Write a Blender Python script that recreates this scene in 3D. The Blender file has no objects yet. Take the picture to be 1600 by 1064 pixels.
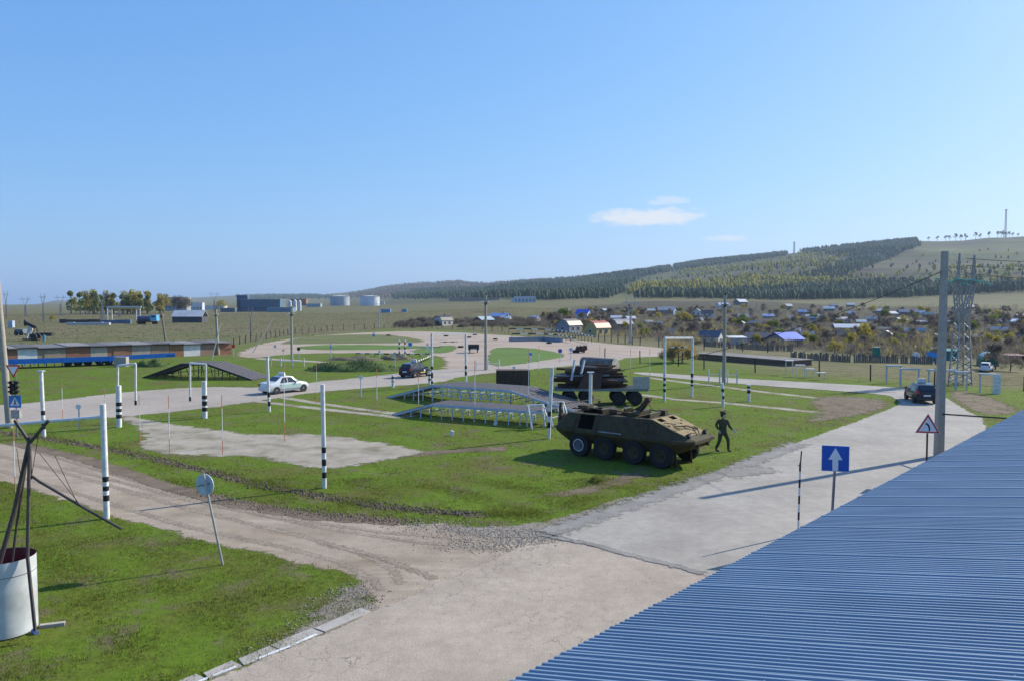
import bpy, bmesh, math, random
import numpy as np
from mathutils import Vector, Matrix
random.seed(7); rng = np.random.default_rng(7)
scene = bpy.context.scene
COL = scene.collection
# ------------------------------------------------------------------ camera, sky, sun, exposure
F_PX = 1247.0; PITCH = math.atan(60/F_PX); CAMZ = 8.0
cam_data = bpy.data.cameras.new('camera'); cam = bpy.data.objects.new('camera', cam_data); COL.objects.link(cam)
cam.location = (0, 0, CAMZ); cam.rotation_euler = (math.pi/2-PITCH, 0, 0)
cam_data.sensor_width = 36.0; cam_data.lens = 36.0*F_PX/1600.0
cam_data.clip_start = 0.1; cam_data.clip_end = 30000
scene.camera = cam
SUN_AZ = math.radians(58.5); SUN_EL = math.radians(32)
world = bpy.data.worlds.new('World'); scene.world = world; world.use_nodes = True
wn = world.node_tree.nodes; wl = world.node_tree.links; wn.clear()
def wnode(t, **k):
    n = wn.new(t)
    for a, b in k.items(): setattr(n, a, b)
    return n
w_out = wnode('ShaderNodeOutputWorld'); w_bg = wnode('ShaderNodeBackground')
w_sky = wnode('ShaderNodeTexSky', sky_type='NISHITA', sun_disc=False, sun_elevation=SUN_EL, sun_rotation=SUN_AZ,
              altitude=0, air_density=1.0, dust_density=1.0, ozone_density=3.0)
w_bg.inputs['Strength'].default_value = 0.115
# small fair-weather clouds, fixed in the sky by direction
w_co = wnode('ShaderNodeTexCoord'); w_sep = wnode('ShaderNodeSeparateXYZ'); wl.new(w_co.outputs['Generated'], w_sep.inputs[0])
def wm(op, a, b=None, c=None):
    n = wnode('ShaderNodeMath', operation=op)
    for i, v in enumerate((a, b, c)):
        if v is None: continue
        if isinstance(v, (int, float)): n.inputs[i].default_value = v
        else: wl.new(v, n.inputs[i])
    return n.outputs[0]
az = wm('ARCTAN2', w_sep.outputs[0], w_sep.outputs[1]); el = wm('ARCSINE', w_sep.outputs[2])
w_cmb = wnode('ShaderNodeCombineXYZ'); wl.new(wm('MULTIPLY', az, 42.0), w_cmb.inputs[0]); wl.new(wm('MULTIPLY', el, 95.0), w_cmb.inputs[1])
w_noi = wnode('ShaderNodeTexNoise'); w_noi.inputs['Scale'].default_value = 1.0; w_noi.inputs['Detail'].default_value = 6.0; w_noi.inputs['Roughness'].default_value = 0.6
wl.new(w_cmb.outputs[0], w_noi.inputs['Vector'])
def cloud(caz, cel, raz, rel, amp):
    dx = wm('DIVIDE', wm('SUBTRACT', az, caz), raz); dy = wm('DIVIDE', wm('SUBTRACT', el, cel), rel)
    d2 = wm('ADD', wm('POWER', wm('ABSOLUTE', dx), 2.6), wm('POWER', wm('ABSOLUTE', dy), 2.0))
    v = wm('SUBTRACT', 1.0, d2)
    v = wm('ADD', v, wm('MULTIPLY', wm('SUBTRACT', w_noi.outputs['Fac'], 0.5), 2.6))
    n = wnode('ShaderNodeMapRange'); n.interpolation_type = 'SMOOTHSTEP'
    wl.new(v, n.inputs[0]); n.inputs[1].default_value = 0.05; n.inputs[2].default_value = 0.95; n.inputs[3].default_value = 0; n.inputs[4].default_value = amp
    return n.outputs[0]
cl = None
for a in [(0.167, 0.1035, 0.078, 0.0135, 0.95), (0.190, 0.1230, 0.030, 0.0065, 0.5), (0.262, 0.0765, 0.032, 0.0048, 0.6)]:
    c = cloud(*a); cl = c if cl is None else wm('MAXIMUM', cl, c)
w_mix = wnode('ShaderNodeMix', data_type='RGBA'); wl.new(cl, w_mix.inputs['Factor'])
# even tone response over the whole sky
w_sc = wnode('ShaderNodeSeparateColor'); wl.new(w_sky.outputs[0], w_sc.inputs[0]); w_cc = wnode('ShaderNodeCombineColor')
for i, (g_, k_) in enumerate([(0.84, 0.60), (0.62, 1.20), (0.35, 2.72)]): wl.new(wm('MULTIPLY', wm('POWER', w_sc.outputs[i], g_), k_), w_cc.inputs[i])
wl.new(w_cc.outputs[0], w_mix.inputs['A']); w_mix.inputs['B'].default_value = (4.5, 4.65, 4.8, 1)
wl.new(w_mix.outputs['Result'], w_bg.inputs['Color']); wl.new(w_bg.outputs[0], w_out.inputs[0])
sun_data = bpy.data.lights.new('sun', 'SUN'); sun_data.energy = 3.9; sun_data.angle = math.radians(0.55); sun_data.color = (1.0, 0.93, 0.79)
sun = bpy.data.objects.new('sun', sun_data); COL.objects.link(sun)
sd = Vector((math.sin(SUN_AZ)*math.cos(SUN_EL), math.cos(SUN_AZ)*math.cos(SUN_EL), math.sin(SUN_EL)))
sun.rotation_euler = sd.to_track_quat('Z', 'Y').to_euler(); sun.location = (40, 20, 60)
scene.cycles.transparent_max_bounces = 32
vs = scene.view_settings; vs.view_transform = 'Standard'; vs.look = 'None'; vs.gamma = 1.0; vs.exposure = 0.75; vs.use_curve_mapping = False

# ------------------------------------------------------------------ terrain height and pixel-to-ground helpers (build time only)
TPX = np.array([-900, 0, 300, 600, 800, 1000, 1200, 1400, 1600, 2500], float)
TD = np.array([95, 130, 200, 320, 500, 700, 1000], float)
TZ = np.array([[0,0,0,0,0,0,0,0,-.5,-.5],
               [0,0,0,0,0,0,-.6,-1,-1.4,-1.4],
               [0,0,0,0,0,-.3,-2.9,-2,-2,-2],
               [0,0,0,0,1.2,0,-3,-1.9,-1.9,-2],
               [0,0,0,1,4.2,2.5,-.5,1,1,1],
               [0,0,.8,2,6,6,6,6,7,7],
               [-2,-2,1.5,4,9.6,14,11,14,24,24]], float)
RPX = np.array([-900,0,55,90,125,150,250,290,370,440,500,560,600,640,680,715,735,760,800,850,900,950,1000,1050,1060,1100,1150,1200,1250,1300,1350,1400,1430,1500,1540,1600,1800,2500], float)
RY = np.array([476,478,477,469,471,479,478,466,462,461,461,455,447,443,442,439,443,443,440,437,434,430,423,418,416,410,405,400,394,389,384,379,377,377,372,370,366,372], float)
DPX = np.array([-900,0,300,600,760,1000,1200,1400,1600,2500], float); DR = np.array([5200,5200,5000,4300,3600,2900,2500,2350,2300,2300], float)
PP = np.array([3,3,3,2.2,1.5,1.15,1.1,1.05,1.0,1.0])
def terrain(x, y):
    x = np.asarray(x, float); y = np.asarray(y, float)
    r = np.hypot(x, y); th = np.clip(np.arctan2(x, y), -0.96, 0.96)
    D = np.maximum(r*np.cos(th), 1.0); px = np.clip(800+F_PX*np.tan(th), -900, 2500)
    rows = np.stack([np.interp(px, TPX, TZ[i]) for i in range(len(TD))])
    Dc = np.clip(D, TD[0], TD[-1]); k = np.clip(np.searchsorted(TD, Dc)-1, 0, len(TD)-2)
    t = (Dc-TD[k])/(TD[k+1]-TD[k]); t = t*t*(3-2*t)*0.5+t*0.5
    idx = np.arange(rows[0].size); rr = rows.reshape(len(TD), -1); kf = k.ravel()
    z = (rr[kf, idx]*(1-t.ravel())+rr[kf+1, idx]*t.ravel()).reshape(D.shape)
    z = np.where(D < TD[0], rows[0]*np.clip((D-60)/(TD[0]-60), 0, 1), z)
    dr = np.interp(px, DPX, DR); zr = CAMZ+dr*(472-np.interp(px, RPX, RY))/F_PX
    p = np.interp(px, DPX, PP); s = np.clip((D-1000)/(dr-1000), 0, 1)
    hill = rows[-1]+(zr-rows[-1])*s**p
    bump = np.sin(x*0.011+1.3)*np.sin(y*0.007+x*0.004)*9+np.sin(x*0.023+y*0.017)*3.5
    hill = hill+bump*np.clip(s*4, 0, 1)*np.clip((1-s)*4, 0, 1)*np.clip((px-500)/300, 0.15, 1)
    z = np.where(D > 1000, hill, z)
    z = np.where(D > dr, zr-(D-dr)*0.06, z)
    return z
def h1(x, y): return float(terrain(np.array([x]), np.array([y]))[0])
CP, SP = math.cos(PITCH), math.sin(PITCH)
def ray(px, py):
    a = (px-800)/F_PX; b = (532-py)/F_PX
    return Vector((a, CP+b*SP, -SP+b*CP))
def A(px, py, Y):
    d = ray(px, py); return Vector((0, 0, CAMZ))+d*(Y/d.y)
_steps = np.concatenate([np.linspace(5, 130, 400), np.geomspace(130, 6000, 900)[1:]])
def G(px, py):
    d = ray(px, py); Y = _steps; t = Y/d.y
    X = d.x*t; Z = CAMZ+d.z*t; H = terrain(X, Y)
    i = np.argmax(Z <= H)
    if Z[i] > H[i]: i = len(Y)-1
    if i == 0: y = Y[0]
    else:
        a0 = Z[i-1]-H[i-1]; a1 = Z[i]-H[i]; y = Y[i-1]+(Y[i]-Y[i-1])*a0/(a0-a1+1e-9)
    p = A(px, py, float(y)); return Vector((p.x, p.y, h1(p.x, p.y)))
def GH(px, pyb, pyt):
    """ground point and metric height of an upright thing"""
    g = G(px, pyb); return g, A(px, pyt, g.y).z-g.z
def proj(P):
    v = np.asarray(P, float)-np.array([0, 0, CAMZ]); dep = v[..., 1]*CP-v[..., 2]*SP; up = v[..., 1]*SP+v[..., 2]*CP
    return 800+F_PX*v[..., 0]/dep, 532-F_PX*up/dep

# ------------------------------------------------------------------ materials
MATS = {}
def M(name, c, rough=0.75, var=0.18, scale=4.0, metal=0.0, bump=0.0, c2=None, rnd=0.0, spec=0.4, trans=0.0):
    if name in MATS: return MATS[name]
    m = bpy.data.materials.new(name); m.use_nodes = True; nt = m.node_tree; n = nt.nodes; l = nt.links
    b = n['Principled BSDF']; b.inputs['Roughness'].default_value = rough; b.inputs['Metallic'].default_value = metal
    b.inputs['Specular IOR Level'].default_value = spec
    tc = n.new('ShaderNodeTexCoord'); no = n.new('ShaderNodeTexNoise'); no.inputs['Scale'].default_value = scale
    no.inputs['Detail'].default_value = 5; no.inputs['Roughness'].default_value = 0.6
    l.new(tc.outputs['Object'], no.inputs['Vector'])
    cr = n.new('ShaderNodeValToRGB'); e = cr.color_ramp.elements
    k2 = c2 if c2 else tuple(min(1, v*(1+var)) for v in c); k1 = c if c2 else tuple(v*(1-var) for v in c)
    e[0].position = 0.32; e[0].color = (*k1, 1); e[1].position = 0.68; e[1].color = (*k2, 1)
    l.new(no.outputs['Fac'], cr.inputs['Fac']); out = cr.outputs['Color']
    if rnd > 0:
        oi = n.new('ShaderNodeObjectInfo'); gi = n.new('ShaderNodeNewGeometry')
        mx = n.new('ShaderNodeHueSaturation'); mr = n.new('ShaderNodeMapRange'); mr.inputs[3].default_value = 1-rnd; mr.inputs[4].default_value = 1+rnd
        l.new(gi.outputs['Random Per Island'], mr.inputs[0]); l.new(mr.outputs[0], mx.inputs['Value']); l.new(out, mx.inputs['Color'])
        m2 = n.new('ShaderNodeHueSaturation'); r2 = n.new('ShaderNodeMapRange'); r2.inputs[3].default_value = 1-rnd*0.5; r2.inputs[4].default_value = 1+rnd*0.5
        l.new(oi.outputs['Random'], r2.inputs[0]); l.new(r2.outputs[0], m2.inputs['Value']); l.new(mx.outputs[0], m2.inputs['Color']); out = m2.outputs[0]
    l.new(out, b.inputs['Base Color'])
    if bump > 0:
        bp = n.new('ShaderNodeBump'); bp.inputs['Strength'].default_value = bump; bp.inputs['Distance'].default_value = 0.02
        l.new(no.outputs['Fac'], bp.inputs['Height']); l.new(bp.outputs[0], b.inputs['Normal'])
    if trans > 0:
        tb = n.new('ShaderNodeBsdfTranslucent'); l.new(out, tb.inputs['Color']); mxs = n.new('ShaderNodeMixShader'); mxs.inputs[0].default_value = trans
        l.new(b.outputs[0], mxs.inputs[1]); l.new(tb.outputs[0], mxs.inputs[2]); l.new(mxs.outputs[0], n['Material Output'].inputs['Surface'])
    MATS[name] = m; return m
white = M('white_paint', (0.56, 0.55, 0.53), 0.55, c2=(0.8, 0.81, 0.82), scale=3.5)
black = M('black_paint', (0.012, 0.012, 0.014), 0.55)
bluegrey = M('blue_grey_paint', (0.33, 0.40, 0.50), 0.55, c2=(0.46, 0.52, 0.6))
redp = M('red_paint', (0.55, 0.06, 0.04), 0.5)
orange = M('faded_red', (0.55, 0.2, 0.12), 0.6)
steel = M('grey_steel', (0.22, 0.22, 0.24), 0.5, metal=0.4)
rust = M('rusty_steel', (0.045, 0.026, 0.02), 0.85, c2=(0.10, 0.055, 0.038), scale=7, bump=0.3)
darksteel = M('dark_steel', (0.02, 0.02, 0.024), 0.6)
concrete = M('pole_concrete', (0.30, 0.275, 0.235), 0.9, c2=(0.38, 0.35, 0.30), scale=5, bump=0.2)
wood = M('grey_wood', (0.16, 0.135, 0.11), 0.9, c2=(0.25, 0.22, 0.18), scale=6)
glass = M('window_glass', (0.03, 0.04, 0.05), 0.08, spec=0.6)
tyre = M('tyre_rubber', (0.016, 0.016, 0.018), 0.85)
rim = M('wheel_rim', (0.42, 0.43, 0.45), 0.4, metal=0.6)
signblue = M('sign_blue', (0.02, 0.10, 0.46), 0.4, var=0.06)
signwhite = M('sign_white', (0.72, 0.75, 0.80), 0.4, var=0.05)

# ------------------------------------------------------------------ mesh builder
class MB:
    def __init__(s): s.v = []; s.f = []; s.mi = []
    def add(s, vs, fs, mi=0):
        o = len(s.v); s.v += [tuple(v) for v in vs]; s.f += [tuple(i+o for i in f) for f in fs]; s.mi += [mi]*len(fs); return s
    def box(s, c, d, R=None, mi=0):
        x, y, z = d[0]/2, d[1]/2, d[2]/2
        vs = [Vector((a*x, b*y, e*z)) for a in (-1, 1) for b in (-1, 1) for e in (-1, 1)]
        if R is not None: vs = [R @ v for v in vs]
        c = Vector(c); return s.add([v+c for v in vs], [(0,1,3,2),(4,6,7,5),(0,4,5,1),(2,3,7,6),(0,2,6,4),(1,5,7,3)], mi)
    def bar(s, p, q, w, hgt=None, mi=0):
        p = Vector(p); q = Vector(q); d = q-p; L = d.length
        if L < 1e-6: return s
        R = d.to_track_quat('Y', 'Z').to_matrix()
        return s.box((p+q)/2, (w, L, hgt or w), R, mi)
    def cyl(s, p, q, r0, r1=None, n=8, mi=0, cap=True):
        p = Vector(p); q = Vector(q); r1 = r0 if r1 is None else r1; d = (q-p)
        R = d.to_track_quat('Z', 'Y').to_matrix(); vs = []
        for c, r in ((p, r0), (q, r1)):
            for i in range(n):
                a = 2*math.pi*i/n; vs.append(c+R @ Vector((math.cos(a)*r, math.sin(a)*r, 0)))
        fs = [(i, (i+1) % n, n+(i+1) % n, n+i) for i in range(n)]
        if cap: fs += [tuple(range(n-1, -1, -1)), tuple(range(n, 2*n))]
        return s.add(vs, fs, mi)
    def tube(s, pts, r, n=6, mi=0):
        for a, b in zip(pts[:-1], pts[1:]): s.cyl(a, b, r, r, n, mi)
        return s
    def prism(s, poly, y0, y1, mi=0, M4=None):
        """polygon in local XZ extruded along Y"""
        n = len(poly); vs = [Vector((x, y0, z)) for x, z in poly]+[Vector((x, y1, z)) for x, z in poly]
        if M4 is not None: vs = [M4 @ v for v in vs]
        fs = [tuple(range(n)), tuple(range(2*n-1, n-1, -1))]+[(i+n, (i+1) % n+n, (i+1) % n, i) for i in range(n)]
        return s.add(vs, fs, mi)
    def sphere(s, c, r, n=10, m=6, sc=(1, 1, 1), mi=0):
        vs = []; fs = []
        for j in range(m+1):
            ph = math.pi*j/m
            for i in range(n):
                a = 2*math.pi*i/n; vs.append((c[0]+r*sc[0]*math.sin(ph)*math.cos(a), c[1]+r*sc[1]*math.sin(ph)*math.sin(a), c[2]+r*sc[2]*math.cos(ph)))
        for j in range(m):
            for i in range(n): fs.append((j*n+i, (j+1)*n+i, (j+1)*n+(i+1) % n, j*n+(i+1) % n))
        return s.add(vs, fs, mi)
    def build(s, name, mats, parent=None, smooth=False):
        me = bpy.data.meshes.new(name); me.from_pydata([tuple(v) for v in s.v], [], s.f)
        if not isinstance(mats, (list, tuple)): mats = [mats]
        for m in mats: me.materials.append(m)
        if len(mats) > 1: me.polygons.foreach_set('material_index', s.mi)
        bm = bmesh.new(); bm.from_mesh(me); bmesh.ops.recalc_face_normals(bm, faces=bm.faces); bm.to_mesh(me); bm.free()
        if smooth:
            me.polygons.foreach_set('use_smooth', [True]*len(me.polygons))
            try: me.set_sharp_from_angle(angle=math.radians(40))
            except Exception: pass
        me.update(); o = bpy.data.objects.new(name, me); COL.objects.link(o)
        if parent: o.parent = parent
        return o
def npmesh(name, v, f, mat, kind=None, attrs=None, smooth=False):
    me = bpy.data.meshes.new(name); v = np.asarray(v, np.float32); f = np.asarray(f, np.int32); k = f.shape[1]
    me.vertices.add(len(v)); me.vertices.foreach_set('co', v.ravel()); me.loops.add(f.size); me.loops.foreach_set('vertex_index', f.ravel())
    me.polygons.add(len(f)); me.polygons.foreach_set('loop_start', np.arange(0, f.size, k, dtype=np.int32))
    if smooth: me.polygons.foreach_set('use_smooth', np.ones(len(f), bool))
    me.update(calc_edges=True); me.materials.append(mat)
    for a, val in (attrs or {}).items():
        at = me.attributes.new(a, 'FLOAT', 'POINT'); at.data.foreach_set('value', np.asarray(val, np.float32))
    o = bpy.data.objects.new(name, me); COL.objects.link(o)
    if kind: o['kind'] = kind
    return o
def tag(o, label, cat, group=None, kind=None):
    if label: o['label'] = label
    if cat: o['category'] = cat
    if group: o['group'] = group
    if kind: o['kind'] = kind
    return o
def thing(name, label, cat, loc, rz=0.0, group=None):
    o = bpy.data.objects.new(name, None); COL.objects.link(o); o.location = loc; o.rotation_euler = (0, 0, rz); o.empty_display_size = 0.3
    return tag(o, label, cat, group)
def dup(o, parent=None):
    c = o.copy(); COL.objects.link(c)
    if parent: c.parent = parent
    for ch in o.children: dup(ch, c)
    return c

# ------------------------------------------------------------------ surfaces
def poly_sd(P, pts):
    """signed distance (positive inside) from pts (N,2) to closed polygon P"""
    P = np.asarray(P, float); N = len(pts); best = np.full(N, 1e18); ins = np.zeros(N, bool)
    for i in range(len(P)):
        a = P[i]; b = P[(i+1) % len(P)]; ab = b-a; ap = pts-a
        t = np.clip((ap @ ab)/max(ab @ ab, 1e-12), 0, 1); q = ap-t[:, None]*ab
        best = np.minimum(best, (q**2).sum(1))
        cr = (a[1] > pts[:, 1]) != (b[1] > pts[:, 1])
        with np.errstate(divide='ignore', invalid='ignore'): xi = (b[0]-a[0])*(pts[:, 1]-a[1])/(b[1]-a[1])+a[0]
        ins ^= cr & (pts[:, 0] < xi)
    d = np.sqrt(best); return np.where(ins, d, -d)
def wp(pts): return [(lambda g: (g.x, g.y))(G(x, y)) for x, y in pts]
def smooth_poly(P, it=2):
    for _ in range(it):
        Q = []
        for i in range(len(P)):
            a = np.array(P[i]); b = np.array(P[(i+1) % len(P)]); Q += [tuple(a*.75+b*.25), tuple(a*.25+b*.75)]
        P = Q
    return P
def surface_mat(name, cols, scale, edge_noise=1.0, fine=40.0, cracks=0.0, streak=0.0, bump=0.35, rough=0.92, patch=None):
    m = bpy.data.materials.new(name); m.use_nodes = True; nt = m.node_tree; n = nt.nodes; l = nt.links
    b = n['Principled BSDF']; b.inputs['Roughness'].default_value = rough; b.inputs['Specular IOR Level'].default_value = 0.2
    tc = n.new('ShaderNodeTexCoord')
    def noise(sc, det=6, vec=None, ro=0.6):
        q = n.new('ShaderNodeTexNoise'); q.inputs['Scale'].default_value = sc; q.inputs['Detail'].default_value = det; q.inputs['Roughness'].default_value = ro
        l.new(vec if vec else tc.outputs['Object'], q.inputs['Vector']); return q.outputs['Fac']
    def ramp(f, stops):
        r = n.new('ShaderNodeValToRGB'); e = r.color_ramp.elements
        while len(e) < len(stops): e.new(0.5)
        for i, (p, c) in enumerate(stops): e[i].position = p; e[i].color = (*c, 1) if len(c) == 3 else c
        l.new(f, r.inputs[0]); return r.outputs[0]
    def mix(f, a, c, mode='MIX'):
        q = n.new('ShaderNodeMix'); q.data_type = 'RGBA'; q.blend_type = mode
        for s_, v in ((q.inputs['Factor'], f), (q.inputs['A'], a), (q.inputs['B'], c)):
            if isinstance(v, (int, float)): s_.default_value = v
            elif isinstance(v, tuple): s_.default_value = (*v, 1)
            else: l.new(v, s_)
        return q.outputs['Result']
    big = noise(scale, 7); k = len(cols)
    col = ramp(big, [(0.3+0.4*i/(k-1), c) for i, c in enumerate(cols)])
    fn = noise(fine, 4); col = mix(0.55, col, ramp(fn, [(0.25, (0.55, 0.55, 0.55)), (0.75, (1.35, 1.35, 1.35))]), 'MULTIPLY')
    md = noise(2.2, 7, None, 0.7); col = mix(0.6, col, ramp(md, [(0.3, (0.76, 0.75, 0.74)), (0.7, (1.16, 1.16, 1.15))]), 'MULTIPLY')
    hsrc = fn
    if streak > 0:
        mp = n.new('ShaderNodeMapping'); mp.inputs['Rotation'].default_value = (0, 0, streak); mp.inputs['Scale'].default_value = (0.10, 1.3, 1)
        wv = n.new('ShaderNodeTexNoise'); wv.inputs['Scale'].default_value = 0.12; l.new(tc.outputs['Object'], wv.inputs['Vector']); wa = n.new('ShaderNodeVectorMath'); wa.operation = 'MULTIPLY_ADD'; l.new(wv.outputs['Color'], wa.inputs[0]); wa.inputs[1].default_value = (7, 7, 0); l.new(tc.outputs['Object'], wa.inputs[2]); l.new(wa.outputs[0], mp.inputs[0])
        st = noise(1.0, 5, mp.outputs[0]); col = mix(0.5, col, ramp(st, [(0.3, (0.7, 0.68, 0.66)), (0.68, (1.15, 1.15, 1.12))]), 'MULTIPLY')
    if patch:
        pn = noise(patch[1], 5); col = mix(ramp(pn, [(patch[2], (0, 0, 0)), (patch[2]+0.08, (1, 1, 1))]), col, patch[0])
    if cracks > 0:
        vo = n.new('ShaderNodeTexVoronoi'); vo.feature = 'DISTANCE_TO_EDGE'; vo.inputs['Scale'].default_value = cracks
        dm = n.new('ShaderNodeMixRGB'); dm.inputs[0].default_value = 0.35; l.new(tc.outputs['Object'], dm.inputs[1])
        nz = n.new('ShaderNodeTexNoise'); nz.inputs['Scale'].default_value = 2.5; l.new(tc.outputs['Object'], nz.inputs['Vector']); l.new(nz.outputs['Color'], dm.inputs[2]); l.new(dm.outputs[0], vo.inputs['Vector'])
        ck = ramp(vo.outputs['Distance'], [(0.0, (0, 0, 0)), (0.022, (1, 1, 1))])
        area = ramp(noise(0.16, 3), [(0.46, (0, 0, 0)), (0.60, (1, 1, 1))])
        cm = n.new('ShaderNodeMath'); cm.operation = 'MULTIPLY'; iv = n.new('ShaderNodeInvert'); l.new(ck, iv.inputs['Color']); l.new(iv.outputs[0], cm.inputs[0]); l.new(area, cm.inputs[1])
        col = mix(cm.outputs[0], col, (0.13, 0.115, 0.10))
    l.new(col, b.inputs['Base Color'])
    bp = n.new('ShaderNodeBump'); bp.inputs['Strength'].default_value = bump; bp.inputs['Distance'].default_value = 0.03; l.new(hsrc, bp.inputs['Height']); l.new(bp.outputs[0], b.inputs['Normal'])
    # worn, broken edge: the sheet thins out where the attribute 'edge' falls to nought
    at = n.new('ShaderNodeAttribute'); at.attribute_name = 'edge'
    en = noise(1.1*edge_noise, 8, None, 0.72)
    s1 = n.new('ShaderNodeMath'); s1.operation = 'MULTIPLY_ADD'; l.new(en, s1.inputs[0]); s1.inputs[1].default_value = 1.5; s1.inputs[2].default_value = -0.75
    s2 = n.new('ShaderNodeMath'); l.new(at.outputs['Fac'], s2.inputs[0]); l.new(s1.outputs[0], s2.inputs[1])
    mr = n.new('ShaderNodeMapRange'); l.new(s2.outputs[0], mr.inputs[0]); mr.inputs[1].default_value = 0.42; mr.inputs[2].default_value = 0.58
    tr = n.new('ShaderNodeBsdfTransparent'); mx = n.new('ShaderNodeMixShader'); l.new(mr.outputs[0], mx.inputs[0]); l.new(tr.outputs[0], mx.inputs[1]); l.new(b.outputs[0], mx.inputs[2])
    l.new(mx.outputs[0], n['Material Output'].inputs['Surface'])
    MATS[name] = m; return m
SHEETS = []
def sheet(name, P, z, mat, cell, w, kind='structure', label=None, block=True):
    P = np.asarray(P, float); lo = P.min(0)-w*1.5; hi = P.max(0)+w*1.5
    nx = int((hi[0]-lo[0])/cell)+2; ny = int((hi[1]-lo[1])/cell)+2
    gx, gy = np.meshgrid(lo[0]+np.arange(nx)*cell, lo[1]+np.arange(ny)*cell, indexing='ij')
    pts = np.stack([gx.ravel(), gy.ravel()], 1); sdv = poly_sd(P, pts)
    idx = np.arange(nx*ny).reshape(nx, ny); q = np.stack([idx[:-1, :-1], idx[1:, :-1], idx[1:, 1:], idx[:-1, 1:]], -1).reshape(-1, 4)
    keep = (sdv[q].max(1) > -w); q = q[keep]; used = np.unique(q); re = np.zeros(nx*ny, int); re[used] = np.arange(len(used))
    v = np.column_stack([pts[used], terrain(pts[used, 0], pts[used, 1])+z])
    o = npmesh(name, v, re[q], mat, kind, {'edge': np.clip(0.5+sdv[used]/(2*w), 0, 1)})
    if block: SHEETS.append((P, w))
    return o

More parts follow.
